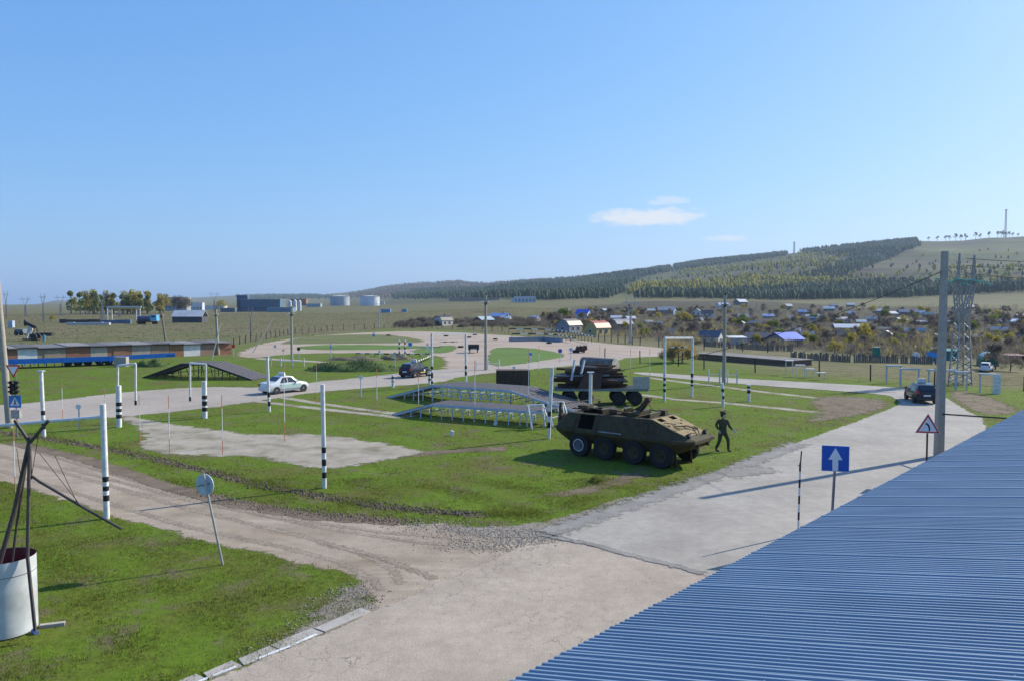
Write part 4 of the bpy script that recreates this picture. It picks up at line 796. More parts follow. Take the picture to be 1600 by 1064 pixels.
# thick striped posts carrying a hanging pipe bracket
for px, pyb, pyt, sx, hy, ay, ey, bands, lb in [(186, 667, 602, 26, 571, 568, 632, [(628, 634), (638, 643), (647, 653)], 'thick striped post with white pipe hook, left of the pair'), (320, 653, 595, -23, 569, 567, 626, [(617, 623), (626, 633), (636, 642)], 'thick striped post with white pipe hook, right of the pair')]:
    t, g, L = striped_post(px, pyb, pyt, .17, bands, lb); Y = g.y; o = g
    b_ = MB(); P = [A(px-2*(1 if sx > 0 else -1), pyt, Y)-o, A(px-2*(1 if sx > 0 else -1), hy, Y)-o, A(px+sx, ay, Y)-o, A(px+sx, ey, Y)-o]; b_.tube(P, .07, 8); ho = b_.build('pipe_hook', white, t, True)
    k = MB(); k.cyl(P[3]+Vector((0, 0, -.02)), P[3]+Vector((0, 0, .28)), .078, .078, 8); k.build('black_tip', black, ho)
# square white gates
def gate(l, r, pyt, bands, lb, rr=.11):
    g0, H0 = GH(l[0], l[1], pyt); g1, H1 = GH(r[0], r[1], pyt); t = thing('white_gate', lb, 'gate', g0)
    for gg, HH, bn, px in ((g0, H0, bands[0], l[0]), (g1, H1, bands[1], r[0])):
        d = gg-g0; p = MB(); p.cyl(d+Vector((0, 0, -.2)), d+Vector((0, 0, HH)), rr, rr, 10); po = p.build('post', white, t, True)
        for a, b2 in bn:
            k = MB(); k.cyl(d+Vector((0, 0, A(px, b2, gg.y).z)), d+Vector((0, 0, A(px, a, gg.y).z)), rr*1.03, rr*1.03, 10); k.build('black_band', black, po, True)
    d = g1-g0; H = (H0+H1)/2; b_ = MB(); b_.bar((0, 0, H0), d+Vector((0, 0, H1)), .1, .16); b_.build('crossbar', white, t)
    for i in range(5):
        a = .22+.11*i; c = Vector((0, 0, H0-.75)).lerp(d+Vector((0, 0, H1-.75)), a+.05); k = MB(); k.box(c, (.34, .06, .08)); k.build('hanging_tag', white if i % 2 == 0 else black, t)
gate((675, 605), (728, 600), 522, [[(572, 577), (582, 590), (595, 599)], [(571, 576), (580, 586)]], 'white square gate over the road behind the dark hatchback')
gate((1038, 627), (1081, 620), 528, [[(590, 594), (599, 603), (607, 612)], [(583, 589), (593, 598), (600, 603)]], 'white square gate right of the loaded trailer')
# slalom sticks
def stick(px, pyb, pyt, lb):
    g, H = GH(px, pyb, pyt); t = thing('slalom_stick', lb, 'stick', g, group='red and white slalom sticks'); p = MB(); p.cyl((0, 0, -.1), (0, 0, H*.25), .022, .022, 6); p.build('lower_red', orange, t)
    p = MB(); p.cyl((0, 0, H*.25), (0, 0, H*.78), .022, .022, 6); p.build('white_middle', white, t); p = MB(); p.cyl((0, 0, H*.78), (0, 0, H), .02, .02, 6); p.build('upper_red', orange, t)
SL = 'thin red and white slalom stick standing in the training ground'
for a in [(24, 770, 665), (98, 655, 592), (165, 662, 608), (219, 690, 617), (265, 708, 618), (348, 710, 617), (445, 690, 566), (495, 630, 566), (589, 641, 575), (654, 647, 583), (742, 655, 563), (826, 640, 545), (842, 592, 540), (937, 580, 540), (985, 588, 545), (1015, 592, 545)]: stick(*a, SL)
# little white H-shaped hurdles
def hurdle(px, pyb, wpx, hpx, lb, posts=3):
    g = G(px, pyb); s = g.y/F_PX; W = wpx*s; H = hpx*s; t = thing('hurdle', lb, 'hurdle', g)
    for i in range(posts):
        p = MB(); p.cyl((W*(i/(posts-1)-.5), 0, -.1), (W*(i/(posts-1)-.5), 0, H), .07, .07, 8); p.build('post', bluegrey if i % 2 else white, t)
    b_ = MB(); b_.bar((-W/2, 0, H*.62), (W/2, 0, H*.62), .07); b_.build('rail', white, t)
hurdle(457, 572, 36, 13, 'white hurdle at the foot of the left-centre concrete pole')
hurdle(762, 577, 36, 15, 'white hurdle at the foot of the central concrete pole')
hurdle(1116, 598, 17, 22, 'white hurdle left of the right concrete pole', 2)
hurdle(1144, 599, 15, 22, 'white hurdle right of the right concrete pole', 2)
for i, (px, pyb, hp, wp_) in enumerate([(1233, 585, 22, 12), (1250, 588, 18, 15), (1266, 590, 14, 12), (1283, 593, 11, 13)]):
    g = G(px, pyb); s = g.y/F_PX; t = thing('step_stool', ['tallest', 'second tallest', 'third tallest', 'lowest'][i]+' of the four white stepping stools by the fence', 'stool', g, -.1); W, H = wp_*s, hp*s
    b_ = MB(); b_.box((0, 0, H), (W, .5, .08)); b_.build('top', white, t)
    for x in (-1, 1):
        l_ = MB(); l_.bar((x*W*.43, 0, -.1), (x*W*.43, 0, H-.04), .07); l_.build('leg', white, t)
for i, (a, b2, pyb, hp) in enumerate([(1384, 1407, 598, 27), (1406, 1436, 605, 29), (1449, 1494, 606, 28), (1493, 1511, 609, 28), (1530, 1554, 613, 29)]):
    px = (a+b2)/2; g = G(px, pyb); s = g.y/F_PX; W = (b2-a)*s; H = hp*s; t = thing('beam_frame', 'grey crossbeam frame by the right fence, number %s from the left' % ['one', 'two', 'three', 'four', 'five'][i], 'frame', g, -.12)
    b_ = MB(); b_.box((0, 0, H), (W, .35, .13)); b_.build('beam', bluegrey, t)
    for x in (-1, 1):
        l_ = MB(); l_.bar((x*W*.44, 0, -.1), (x*W*.44, 0, H-.07), .11); l_.build('leg', bluegrey, t)
g = G(1557, 615); s = g.y/F_PX; t = thing('display_panel', 'upright white panel beside the last beam frame', 'panel', g, -.2); b_ = MB(); b_.box((0, 0, 15.5*s), (11*s, .1, 31*s)); b_.build('board', white, t)
for i in range(4):
    k = MB(); k.box((0, -.055, (6+6*i)*s), (8*s, .012, 1.2*s)); k.build('faded_band', M('faded_print', (.45, .5, .42)), t)

# ------------------------------------------------------------------ fences
def fence(P, label, ph=1.5, step=3.0, wires=3, mat=darksteel, name='wire_fence', pr=.06):
    P = [Vector((*p, 0)) for p in wp(P)]; t = thing(name, label, 'fence', (P[0].x, P[0].y, h1(P[0].x, P[0].y))); o = Vector(t.location); pts = []
    for a, b2 in zip(P[:-1], P[1:]):
        n = max(1, int((b2-a).length/step))
        for i in range(n): q = a.lerp(b2, i/n); pts.append(Vector((q.x, q.y, h1(q.x, q.y)))-o)
    pm = MB(); pm.bar((0, 0, -.1), (0, 0, ph), pr*2); me = pm.build('post', mat, t); first = True
    for q in pts:
        c = me if first else me.copy()
        if not first: COL.objects.link(c)
        first = False; c.location = q; c.rotation_euler = (random.uniform(-.05, .05), random.uniform(-.05, .05), random.uniform(0, 1)); c.scale = (1, 1, random.uniform(.85, 1.12))
    for k in range(wires):
        w = MB(); 
        for a, b2 in zip(pts[:-1], pts[1:]): w.bar(a+Vector((0, 0, ph*(.3+.32*k))), b2+Vector((0, 0, ph*(.3+.32*k))), .012)
        w.build('wire', steel, t)
fence([(365, 540), (400, 533), (450, 524), (520, 517), (600, 513.5), (660, 513), (740, 516), (800, 520)], 'long wire fence with dark posts along the far circuit', 1.6, 4)
fence([(935, 533), (1000, 540), (1060, 545), (1100, 547), (1160, 549), (1240, 552)], 'wire fence between the far circuit and the village', 1.7, 3)
fence([(945, 562), (1000, 568), (1060, 572), (1100, 577), (1180, 582), (1280, 588), (1360, 595), (1460, 603), (1600, 611), (1700, 617)], 'near wire fence along the right side of the training ground', 1.6, 4.5, pr=.05)
pf = [(1236, 560, 1330, 566), (1335, 566, 1480, 570), (1100, 541, 1240, 549)]
for k, (x0, y0, x1, y1) in enumerate(pf):
    a, b2 = G(x0, y0), G(x1, y1); t = thing('picket_fence', ['dark board fence below the bushes left of the green booth', 'dark board fence left of the lattice pylon', 'grey picket fence before the slate-roofed cottage'][k], 'fence', a); n = int((b2-a).length/.24); pm = MB(); pm.box((0, 0, .5), (.2, .03, 1.2)); me = None
    rz = math.atan2(b2.y-a.y, b2.x-a.x)
    for i in range(n):
        if random.random() < .12: continue
        q = a.lerp(b2, i/n); 
        if me is None: me = pm.build('board', M('fence_board', (0.085, .075, .07), c2=(.16, .14, .12), rnd=.3), t); c = me
        else: c = me.copy(); COL.objects.link(c)
        c.location = Vector((q.x, q.y, h1(q.x, q.y)))-a; c.rotation_euler = (0, random.uniform(-.04, .04), rz); c.scale = (1, 1, random.uniform(.75, 1.15))
# striped kerb rails of the far bridge
def rail(P, lb, hz=.7, wd=.12, sl=1.6):
    P = [G(*p) for p in P]; t = thing('striped_rail', lb, 'barrier', P[0]); o = P[0]; k = 0
    for a, b2 in zip(P[:-1], P[1:]):
        n = max(1, int((b2-a).length/sl))
        for i in range(n):
            p, q = a.lerp(b2, i/n)-o, a.lerp(b2, (i+1)/n)-o; m_ = MB(); m_.bar(p+Vector((0, 0, hz)), q+Vector((0, 0, hz)), wd, .26 if sl > 1 else .16); m_.build('rail_section', white if k % 2 else black, t); k += 1
            if i % 2 == 0: l_ = MB(); l_.bar(p+Vector((0, 0, -.1)), p+Vector((0, 0, hz-.16)), .1); l_.build('post', darksteel, t)
rail([(795, 522), (830, 522.5), (862, 523.5), (890, 528), (930, 537)], 'black and white striped rail along the far side of the raised bridge', 1.3)
rail([(800, 529), (850, 529), (872, 531), (898, 536)], 'black and white striped rail along the near side of the raised bridge', 1.0)
rail([(556, 556), (600, 557), (640, 557), (672, 557)], 'black and white striped rail beside the looped track', .4, .1, .7)
rail([(652, 569), (662, 565), (673, 560)], 'slanting striped rail right of the green mound', .4, .1, .7)
P = [G(*p) for p in [(796, 534), (850, 533), (878, 535)]]; b_ = MB()
for a, b2 in zip(P[:-1], P[1:]): b_.bar(a+Vector((0, 0, .45))-P[0], b2+Vector((0, 0, .45))-P[0], .5, .9)
w_ = b_.build('retaining_wall', M('blue_grey_concrete', (.2, .23, .28), .9, bump=.3)); w_.location = P[0]; tag(w_, 'low blue-grey retaining wall below the striped rail', 'wall')
for i, (px, pyb, pyt) in enumerate([(624, 560, 531), (633, 560, 531)]):
    g, H = GH(px, pyb, pyt); t = thing('striped_mast', ['left', 'right'][i]+' of two thin striped masts beside the looped track', 'post', g)
    for k in range(8): p = MB(); p.cyl((0, 0, H*k/8), (0, 0, H*(k+1)/8), .11, .11, 8); p.build('band', white if k % 2 else black, t)
for i, (px, py) in enumerate([(607, 525), (697, 526), (733, 528), (742, 524), (774, 531), (815, 533), (858, 537), (720, 543)]):
    g = G(px, py); b_ = MB(); n = 14
    for k in range(n):
        a0, a1 = 6.283*k/n, 6.283*(k+1)/n; b_.cyl((math.cos(a0)*.4, math.sin(a0)*.4, .16), (math.cos(a1)*.4, math.sin(a1)*.4, .16), .16, .16, 6, cap=False)
    o = b_.build('old_tyre', tyre, None, True); o.location = g; tag(o, 'old black tyre lying on the far dirt circuit', 'tyre', 'old tyres on the far circuit')
# mounds
def mound(px0, px1, pyb, hpx, lb, mat, dep=.5, n=26):
    a, b2 = G(px0, pyb), G(px1, pyb); c = (a+b2)/2; W = (b2-a).length; s = c.y/F_PX; H = hpx*s; V = []; Fc = []
    for i in range(n+1):
        for j in range(n+1):
            u, v = i/n*2-1, j/n*2-1; r2 = u*u+v*v; z = H*max(0, 1-r2)**.8*(1+.25*math.sin(u*7+v*3)+.12*math.sin(u*15-v*9))-.03; V.append((u*W/2, v*W/2*dep, z))
    for i in range(n):
        for j in range(n): k = i*(n+1)+j; Fc.append((k, k+n+1, k+n+2, k+1))
    T = []
    for i in range(int(W*W*dep*14) if mat is mg else int(W*W*dep*5)):
        u, v = random.uniform(-1, 1), random.uniform(-1, 1)
        if u*u+v*v > 1.05: continue
        z = H*max(0, 1-u*u-v*v)**.8*(1+.25*math.sin(u*7+v*3)+.12*math.sin(u*15-v*9))-.05; an_ = random.uniform(0, 6.28); hb = random.uniform(.12, .4); x0, y0 = u*W/2, v*W/2*dep
        T += [(x0-.05*math.sin(an_), y0+.05*math.cos(an_), z), (x0+.05*math.sin(an_), y0-.05*math.cos(an_), z), (x0+random.uniform(-.2, .2), y0+random.uniform(-.2, .2), z+hb)]
    o = npmesh('earth_mound', V, Fc, mat, None, None, True); tg = npmesh('tall_grass', T, np.arange(len(T)).reshape(-1, 3), mg if mat is mg else gdry, 'stuff'); tg.parent = o; o.location = c+Vector((0, W*dep*.3, 0)); o.rotation_euler = (0, 0, math.atan2(b2.y-a.y, b2.x-a.x)); tag(o, lb, 'mound'); return o
mg = M('mound_grass', (0.035, 0.06, 0.014), .95, scale=1.3, c2=(0.085, 0.13, 0.028), bump=1.0); mbn = M('mound_dry', (0.10, 0.085, 0.05), .95, scale=1.5, c2=(.17, .15, .09), bump=1.0)
mound(470, 630, 580, 13, 'overgrown dark green earth mound left of the dark hatchback', mg, .4)
mound(505, 600, 563, 6, 'low dry brown bank just behind the green mound', mbn, .4); mound(588, 650, 562, 7, 'low grey weedy bank right of the dry brown bank', mbn, .5)
mound(205, 262, 573, 10, 'small grassy earth heap at the end of the blue trailer', mg, .6)
gt = tree_proto('grass_clump', 'bush', .6, greenm, 77, 500)
put('weed_clump', gt, G(940, 752), (1.6, 1.4, .6), 'bright green weed clump in front of the armoured carrier', 'plant')

# ------------------------------------------------------------------ long building with the blue corrugated roof
EZ = 3.5; he_ = CAMZ-EZ
def eave(px, py): d = ray(px, py); t = -he_/d.z; return Vector((0, 0, CAMZ))+d*t
E0 = eave(800, 1064); E1 = eave(1600, 640); ed = (E1-E0).normalized(); cdir = Vector((2.41, -1, .243))/2.609
bld = thing('long_building', 'long low building with a blue corrugated metal roof in the right foreground', 'building', (E0.x, E0.y, 0))
roofm = bpy.data.materials.new('blue_roof_metal'); roofm.use_nodes = True
def _roofmat(m):
    n = m.node_tree.nodes; l = m.node_tree.links; b = n['Principled BSDF']; b.inputs['Roughness'].default_value = 0.38; b.inputs['Specular IOR Level'].default_value = 0.6
    tc = n.new('ShaderNodeTexCoord'); a = n.new('ShaderNodeTexNoise'); a.inputs['Scale'].default_value = 0.9; a.inputs['Detail'].default_value = 7; l.new(tc.outputs['Object'], a.inputs['Vector'])
    r = n.new('ShaderNodeValToRGB'); r.color_ramp.elements[0].position = .3; r.color_ramp.elements[0].color = (0.165, 0.235, 0.315, 1); r.color_ramp.elements[1].position = .7; r.color_ramp.elements[1].color = (0.205, 0.28, 0.36, 1)
    l.new(a.outputs['Fac'], r.inputs[0]); oi = n.new('ShaderNodeObjectInfo'); mr = n.new('ShaderNodeMapRange'); mr.inputs[3].default_value = .93; mr.inputs[4].default_value = 1.06; l.new(oi.outputs['Random'], mr.inputs[0])
    hs = n.new('ShaderNodeHueSaturation'); l.new(r.outputs[0], hs.inputs['Color']); l.new(mr.outputs[0], hs.inputs['Value']); l.new(hs.outputs[0], b.inputs['Base Color'])
    d = n.new('ShaderNodeTexNoise'); d.inputs['Scale'].default_value = 14; d.inputs['Detail'].default_value = 4; l.new(tc.outputs['Object'], d.inputs['Vector']); m2 = n.new('ShaderNodeMapRange'); m2.inputs[3].default_value = .3; m2.inputs[4].default_value = .55; l.new(d.outputs['Fac'], m2.inputs[0]); l.new(m2.outputs[0], b.inputs['Roughness'])
_roofmat(roofm)
RIB = 0.122; NR = 9; RL = 15.0; hr = 0.022; s0 = -9.0; origin = Vector((E0.x, E0.y, 0))
nsheet = int(((E1-E0).length+12-s0)/(RIB*NR))
prof = [(0, 0), (.30, 0), (.42, 1), (.72, 1), (.84, 0)]
for k in range(nsheet):
    b_ = MB(); V = []; base = s0+k*RIB*NR; lift = random.uniform(0, .003)
    for i in range(NR):
        for (u, hh) in prof:
            V.append((base+(i+u)*RIB, hh*hr+.006+lift if i > 0 else hh*hr+.018+lift))
    V = [(base-.001, -.012)]+V; V.append((base+NR*RIB+.02, 0.002)); jit = random.uniform(-.005, .005)
    vs_ = []; 
    for tt in (jit, RL):
        for s_, z_ in V: p = E0+ed*s_+cdir*tt-origin; vs_.append((p.x, p.y, p.z+z_))
    n = len(V); b_.add(vs_, [(i, i+1, n+i+1, n+i) for i in range(n-1)])
    sh_ = b_.build('roof_sheet', roofm, bld); sc_ = MB()
    for tt in (.35, 2.6, 4.9, 7.2, 9.5):
        for i in (1, 4, 7): p = E0+ed*(base+(i+.15)*RIB)+cdir*(tt+random.uniform(-.05, .05))-origin; sc_.cyl(p+Vector((0, 0, .006)), p+Vector((0, 0, .016)), .013, .011, 6)
    so_ = sc_.build('screw_row', MATS['grey_steel'], sh_); so_['kind'] = 'stuff'
wmat = M('plaster_wall', (0.42, 0.40, 0.36), .9, bump=.3); b_ = MB(); c = [E0+ed*(s0+.3)+cdir*.5, E1+ed*11.5+cdir*.5, E1+ed*11.5+cdir*(RL-.4), E0+ed*(s0+.3)+cdir*(RL-.4)]
c = [v-origin for v in c]; b_.add([(v.x, v.y, 0) for v in c]+[(v.x, v.y, v.z-.08) for v in c], [(0,1,5,4), (1,2,6,5), (2,3,7,6), (3,0,4,7)]); b_.build('wall', wmat, bld)
b_ = MB(); a_, z_ = E0+ed*s0-origin+cdir*.06, E1+ed*12-origin+cdir*.06; b_.bar(a_-Vector((0, 0, .10)), z_-Vector((0, 0, .10)), .04, .16); b_.build('fascia_board', M('fascia', (.1, .16, .28)), bld)

# ------------------------------------------------------------------ wheels and cars
def lathe(mb, prof, c, n=20, mi=0, axis='Y'):
    vs_ = []; c = Vector(c); k = len(prof)
    for i in range(n):
        a = 2*math.pi*i/n
        for r, y in prof: vs_.append(c+Vector((math.cos(a)*r, y, math.sin(a)*r)))
    mb.add(vs_, [(i*k+j, ((i+1) % n)*k+j, ((i+1) % n)*k+j+1, i*k+j+1) for i in range(n) for j in range(k-1)], mi)
def wheel(parent, c, r, w, rm=rim, hub=.6, name='wheel', ring=None):
    """wheel = tyre with rim and hub as its sub-parts"""
    t = MB(); lathe(t, [(r*hub, -w/2), (r*.93, -w/2), (r, -w*.32), (r, w*.32), (r*.93, w/2), (r*hub, w/2)], c); o = t.build(name, tyre, parent, True)
    for s_ in (-1, 1):
        m_ = MB(); lathe(m_, [(r*hub, s_*w*.5), (r*hub*.92, s_*w*.40), (r*.22, s_*w*.30), (r*.18, s_*w*.46), (0.001, s_*w*.46)], c, 16); m_.build('rim', rm, o, True)
        if ring: m_ = MB(); lathe(m_, [(r*hub*1.0, s_*w*.51), (r*hub*.9, s_*w*.52)], c, 20); m_.build('rim_ring', ring, o)
    return o
SEDAN = [(-2.12, .38, .60, .68, .70, .64), (-2.06, .26, .76, .95, .80, .72), (-1.6, .22, .84, 1.02, .84, .70), (-1.36, .22, .87, 1.06, .85, .68), (-.72, .22, .90, 1.44, .85, .58), (-.2, .22, .90, 1.50, .85, .59), (.35, .22, .90, 1.45, .85, .58), (1.08, .22, .88, 1.0, .85, .68), (1.85, .24, .76, .86, .82, .68), (2.1, .28, .60, .70, .76, .64), (2.16, .40, .50, .55, .66, .58)]
HATCH = [(-1.93, .38, .70, .80, .72, .62), (-1.88, .26, .92, 1.05, .80, .66), (-1.62, .22, .95, 1.44, .83, .56), (-1.0, .22, .95, 1.53, .84, .58), (-.2, .22, .93, 1.54, .84, .59), (.35, .22, .92, 1.48, .84, .58), (1.02, .22, .90, 1.05, .84, .68), (1.6, .24, .80, .92, .82, .68), (1.85, .28, .62, .74, .76, .64), (1.92, .40, .5, .56, .66, .58)]
def car(name, label, loc, az, st, paint, rr=.30, lower=None, sign=True, rimm=rim, marks=None):
    t = thing(name, label, 'car', loc, math.pi/2-az); b_ = MB(); n = len(st); V = []
    for x, zb, zm, zt, w, wt in st:
        half = [(w*.86, zb), (w, zb+(zm-zb)*.35), (w, zb+(zm-zb)*.75), (w*.96, zm), (wt, zt), (wt*.5, zt+.02 if zt > 1.2 else zt+.012)]
        V += [(x, -y, z) for y, z in half]+[(x, y, z) for y, z in half[::-1]]
    k = 12; fs = [(i*k+j, (i+1)*k+j, (i+1)*k+(j+1) % k, i*k+(j+1) % k) for i in range(n-1) for j in range(k)]+[tuple(range(k-1, -1, -1)), tuple(range((n-1)*k, n*k))]
    b_.add(V, fs); body = b_.build('body', paint, t, True); S = [dict(x=s[0], m=s[2], t=s[3], w=s[4], wt=s[5]) for s in st]
    cab = [i for i, s in enumerate(st) if s[3] > 1.3]; i0, i1 = cab[0], cab[-1]
    def side(i, f, sg, off=.012): s = S[i]; return Vector((s['x'], sg*(s['w']*.96+(s['wt']-s['w']*.96)*f+off), s['m']+(s['t']-s['m'])*f))
    for sg in (-1, 1):
        mid = cab[len(cab)//2]
        for a, c in ((i0-(1 if st is SEDAN else 0), mid), (mid, i1+1)):
            q = MB(); lo = .1; P = []
            A0, A1 = side(a, lo, sg), side(c, lo, sg)
            ta = i0 if a < i0 else a; tc_ = i1 if c > i1 else c; B0, B1 = side(ta, .86, sg), side(tc_, .86, sg)
            if a < i0: A0 = A0.lerp(side(i0, lo, sg), .45)
            if c > i1: A1 = A1.lerp(side(i1, lo, sg), .3)
            d = (A1-A0)*.05; q.add([A0+d, A1-d, B1-d, B0+d], [(0, 1, 2, 3)]); q.build('side_window', glass, t)
        for x in (st[1][0]+.35, S[i1]['x']+.1): h_ = MB(); h_.box((x*.55, sg*(S[mid]['w']+.012), S[mid]['m']-.1), (.16, .025, .035)); h_.build('door_handle', darksteel, body)
        m_ = MB(); m_.box((S[i1]['x']+.42, sg*(S[i1]['w']+.08), S[i1]['m']+.1), (.1, .18, .13)); m_.build('wing_mirror', paint, t)
        l_ = MB(); l_.box((st[1][0]-.01, sg*st[1][4]*.84, st[1][2]-.0), (.1, .22, .26)); l_.build('tail_light', M('tail_red', (.4, .02, .03), .3), t)
        l_ = MB(); l_.box((st[-2][0]-.04, sg*st[-2][4]*.78, st[-2][2]+.02), (.12, .3, .14)); l_.build('headlight', M('lamp_glass', (.7, .72, .74), .15), t)
    def cross(i, j, f0, f1, nm):
        a, c = S[i], S[j]; q = MB(); P0 = Vector((a['x'], 0, a['t'])).lerp(Vector((c['x'], 0, c['t'])), f0); P1 = Vector((a['x'], 0, a['t'])).lerp(Vector((c['x'], 0, c['t'])), f1)
        w0, w1 = (a['wt']+(c['wt']-a['wt'])*f0)*.9, (a['wt']+(c['wt']-a['wt'])*f1)*.9; nn = (P1-P0).normalized(); up = Vector((-nn.z, 0, nn.x))*.03
        if up.z < 0: up = -up
        q.add([P0+up+Vector((0, -w0, 0)), P0+up+Vector((0, w0, 0)), P1+up+Vector((0, w1, 0)), P1+up+Vector((0, -w1, 0))], [(0, 1, 2, 3)]); q.build(nm, glass, t)
    cross(i0-1, i0, .1, .92, 'rear_window'); cross(i1+1, i1, .1, .92, 'windscreen')
    bp = MB(); bp.box((st[0][0]+.02, 0, .42), (.14, 1.5, .2)); bp.build('rear_bumper', lower or paint, t); bp = MB(); bp.box((st[-1][0]-.02, 0, .4), (.14, 1.45, .2)); bp.build('front_bumper', lower or paint, t)
    pl = MB(); pl.box((st[0][0]-.03, 0, .66), (.05, .5, .11)); pl.build('number_plate', signwhite, t)
    wx = (st[1][0]+.68, st[-2][0]-.62)
    for x in wx:
        for sg in (-1, 1):
            wheel(t, (x, sg*.72, rr), rr, .2, rimm); a_ = MB(); lathe(a_, [(rr*1.18, 0), (rr*.4, 0)], (x, sg*(.851), rr+.02), 16); a_.build('wheel_arch', darksteel, t)
    if sign:
        s_ = MB(); s_.prism([(-.34, 0), (.34, 0), (.28, .3), (-.28, .3)], -.09, .09, 0, Matrix.Translation((-.25, 0, max(s[3] for s in st)+.02)) @ Matrix.Rotation(math.pi/2+.3, 4, 'Z')); s_.build('roof_sign', white, t)
    for mk in marks or []:
        m_ = MB(); m_.box(mk[0], mk[1]); m_.build('door_marking', mk[2], t)
    return t
silver = M('pale_car_paint', (0.60, 0.64, 0.65), 0.25, var=.04, metal=.2); navy = M('dark_blue_car_paint', (0.018, 0.024, 0.04), 0.18, var=.05, metal=.3); grn = M('mint_panel', (0.42, .55, .52), .3, var=.05)
g = G(441, 614); car('car', 'white sedan with a white roof sign on the road at left', (g.x, g.y+.6, .02), math.radians(37), SEDAN, silver, marks=[((.1, -.862, .62), (2.1, .02, .34), grn)])
g = G(648, 589); car('car', 'dark blue hatchback with roof sign driving away before the white gate', (g.x, g.y+.6, .02), math.radians(28), HATCH, navy, rimm=M('white_rim', (.75, .75, .75)), marks=[((.5, -.852, .7), (.22, .02, .24), white), ((.2, -.852, .5), (.9, .02, .1), M('mark_yellow', (.6, .45, .05)))])
g = G(1450, 630); car('car', 'dark hatchback with roof sign driving away beside the tall concrete pole', (g.x, g.y+1.2, .03), math.radians(13), HATCH, navy, rr=.31)
g = G(1541, 580); car('car', 'white car parked on the dirt lane beyond the fence', g+Vector((0, 0, .03)), math.radians(38), HATCH, M('white_car_paint', (.7, .71, .73), .25), sign=False).scale = (.72, .72, .72)

# ------------------------------------------------------------------ eight-wheeled armoured carrier
olive = M('olive_paint', (0.036, 0.027, 0.012), .8, c2=(0.075, 0.057, 0.023), scale=3.2, bump=.35); ochre = M('ochre_paint', (0.13, 0.095, 0.042), .8, c2=(0.33, 0.245, 0.115), scale=4)  # glacis plates get a paler ochre than the olive hull
void = M('opening_dark', (.006, .006, .006), 1.0, spec=0.0)  # matte black plates: the dark inside of hatches and ports is painted on
Rw, Fw = G(907, 712), G(1034, 731); hd = (Fw-Rw); k = hd.length/4.22; hd.normalize(); left = Vector((-hd.y, hd.x, 0)); cen = (Rw+Fw)/2+left*1.15*k
apc = thing('armoured_carrier', 'rusting olive eight-wheeled armoured carrier with open hatches', 'armoured vehicle', (cen.x, cen.y, 0), math.atan2(hd.y, hd.x)); apc.scale = (k, k, k)
st = [(-3.62, .85, 1.22, 1.45, .85, 1.25, 1.00), (-3.05, .62, 1.20, 1.95, .95, 1.38, 1.02), (1.55, .58, 1.20, 2.02, .95, 1.38, 1.02), (2.75, .60, 1.20, 1.58, .93, 1.34, 1.00), (3.35, .85, 1.20, 1.36, .80, 1.18, .92), (3.72, 1.12, 1.22, 1.26, .60, .92, .80)]
st = [(q[0]*.95,)+q[1:] for q in st]
V = []
for x, zb, zm, zt, wb, wm_, wt in st: V += [(x, -wb, zb), (x, -wm_, zm-.08), (x, -wm_, zm+.04), (x, -wt, zt), (x, wt, zt), (x, wm_, zm+.04), (x, wm_, zm-.08), (x, wb, zb)]
fs = [(i*8+j, (i+1)*8+j, (i+1)*8+(j+1) % 8, i*8+(j+1) % 8) for i in range(len(st)-1) for j in range(8)]+[tuple(range(7, -1, -1)), tuple(range(40, 48))]
hull = MB().add(V, fs).build('hull', olive, apc)
def on_side(x, f): 
    i = 1 if x < 1.47 else 2; a, b2 = st[i], st[i+1]; u = (x-a[0])/(b2[0]-a[0]); wm_ = a[5]+(b2[5]-a[5])*u; wt = a[6]+(b2[6]-a[6])*u; zt = a[3]+(b2[3]-a[3])*u; return Vector((x, -(wm_+(wt-wm_)*f), 1.24+(zt-1.24)*f))
def side_panel(x0, x1, f0, f1, off, nm, mat, par):
    P = [on_side(x0, f0), on_side(x1, f0), on_side(x1, f1), on_side(x0, f1)]; nn = Vector((0, -.9, .43)); m_ = MB(); m_.add([p-nn*.02 for p in P]+[p+nn*off for p in P], [(0,1,2,3), (7,6,5,4), (0,4,5,1), (1,5,6,2), (2,6,7,3), (3,7,4,0)]); return m_.build(nm, mat, par)
side_panel(-2.15, -1.35, .12, .95, .012, 'side_opening_dark', void, apc); side_panel(-2.75, -2.35, .1, .75, .05, 'side_door', olive, apc); side_panel(1.0, 1.45, .25, .7, .04, 'vision_cover', olive, apc); side_panel(-.4, .55, .15, .55, .03, 'side_plate', olive, apc)
side_panel(-1.0, .2, .02, .08, .03, 'handrail', steel, apc)
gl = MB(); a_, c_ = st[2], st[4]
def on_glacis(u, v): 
    x = 1.52+(3.12-1.52)*u; z = np.interp(x, [1.47, 2.61, 3.18], [2.02, 1.58, 1.36]); w = np.interp(x, [1.47, 2.61, 3.18], [1.0, .97, .88]); return Vector((x, v*w, z))
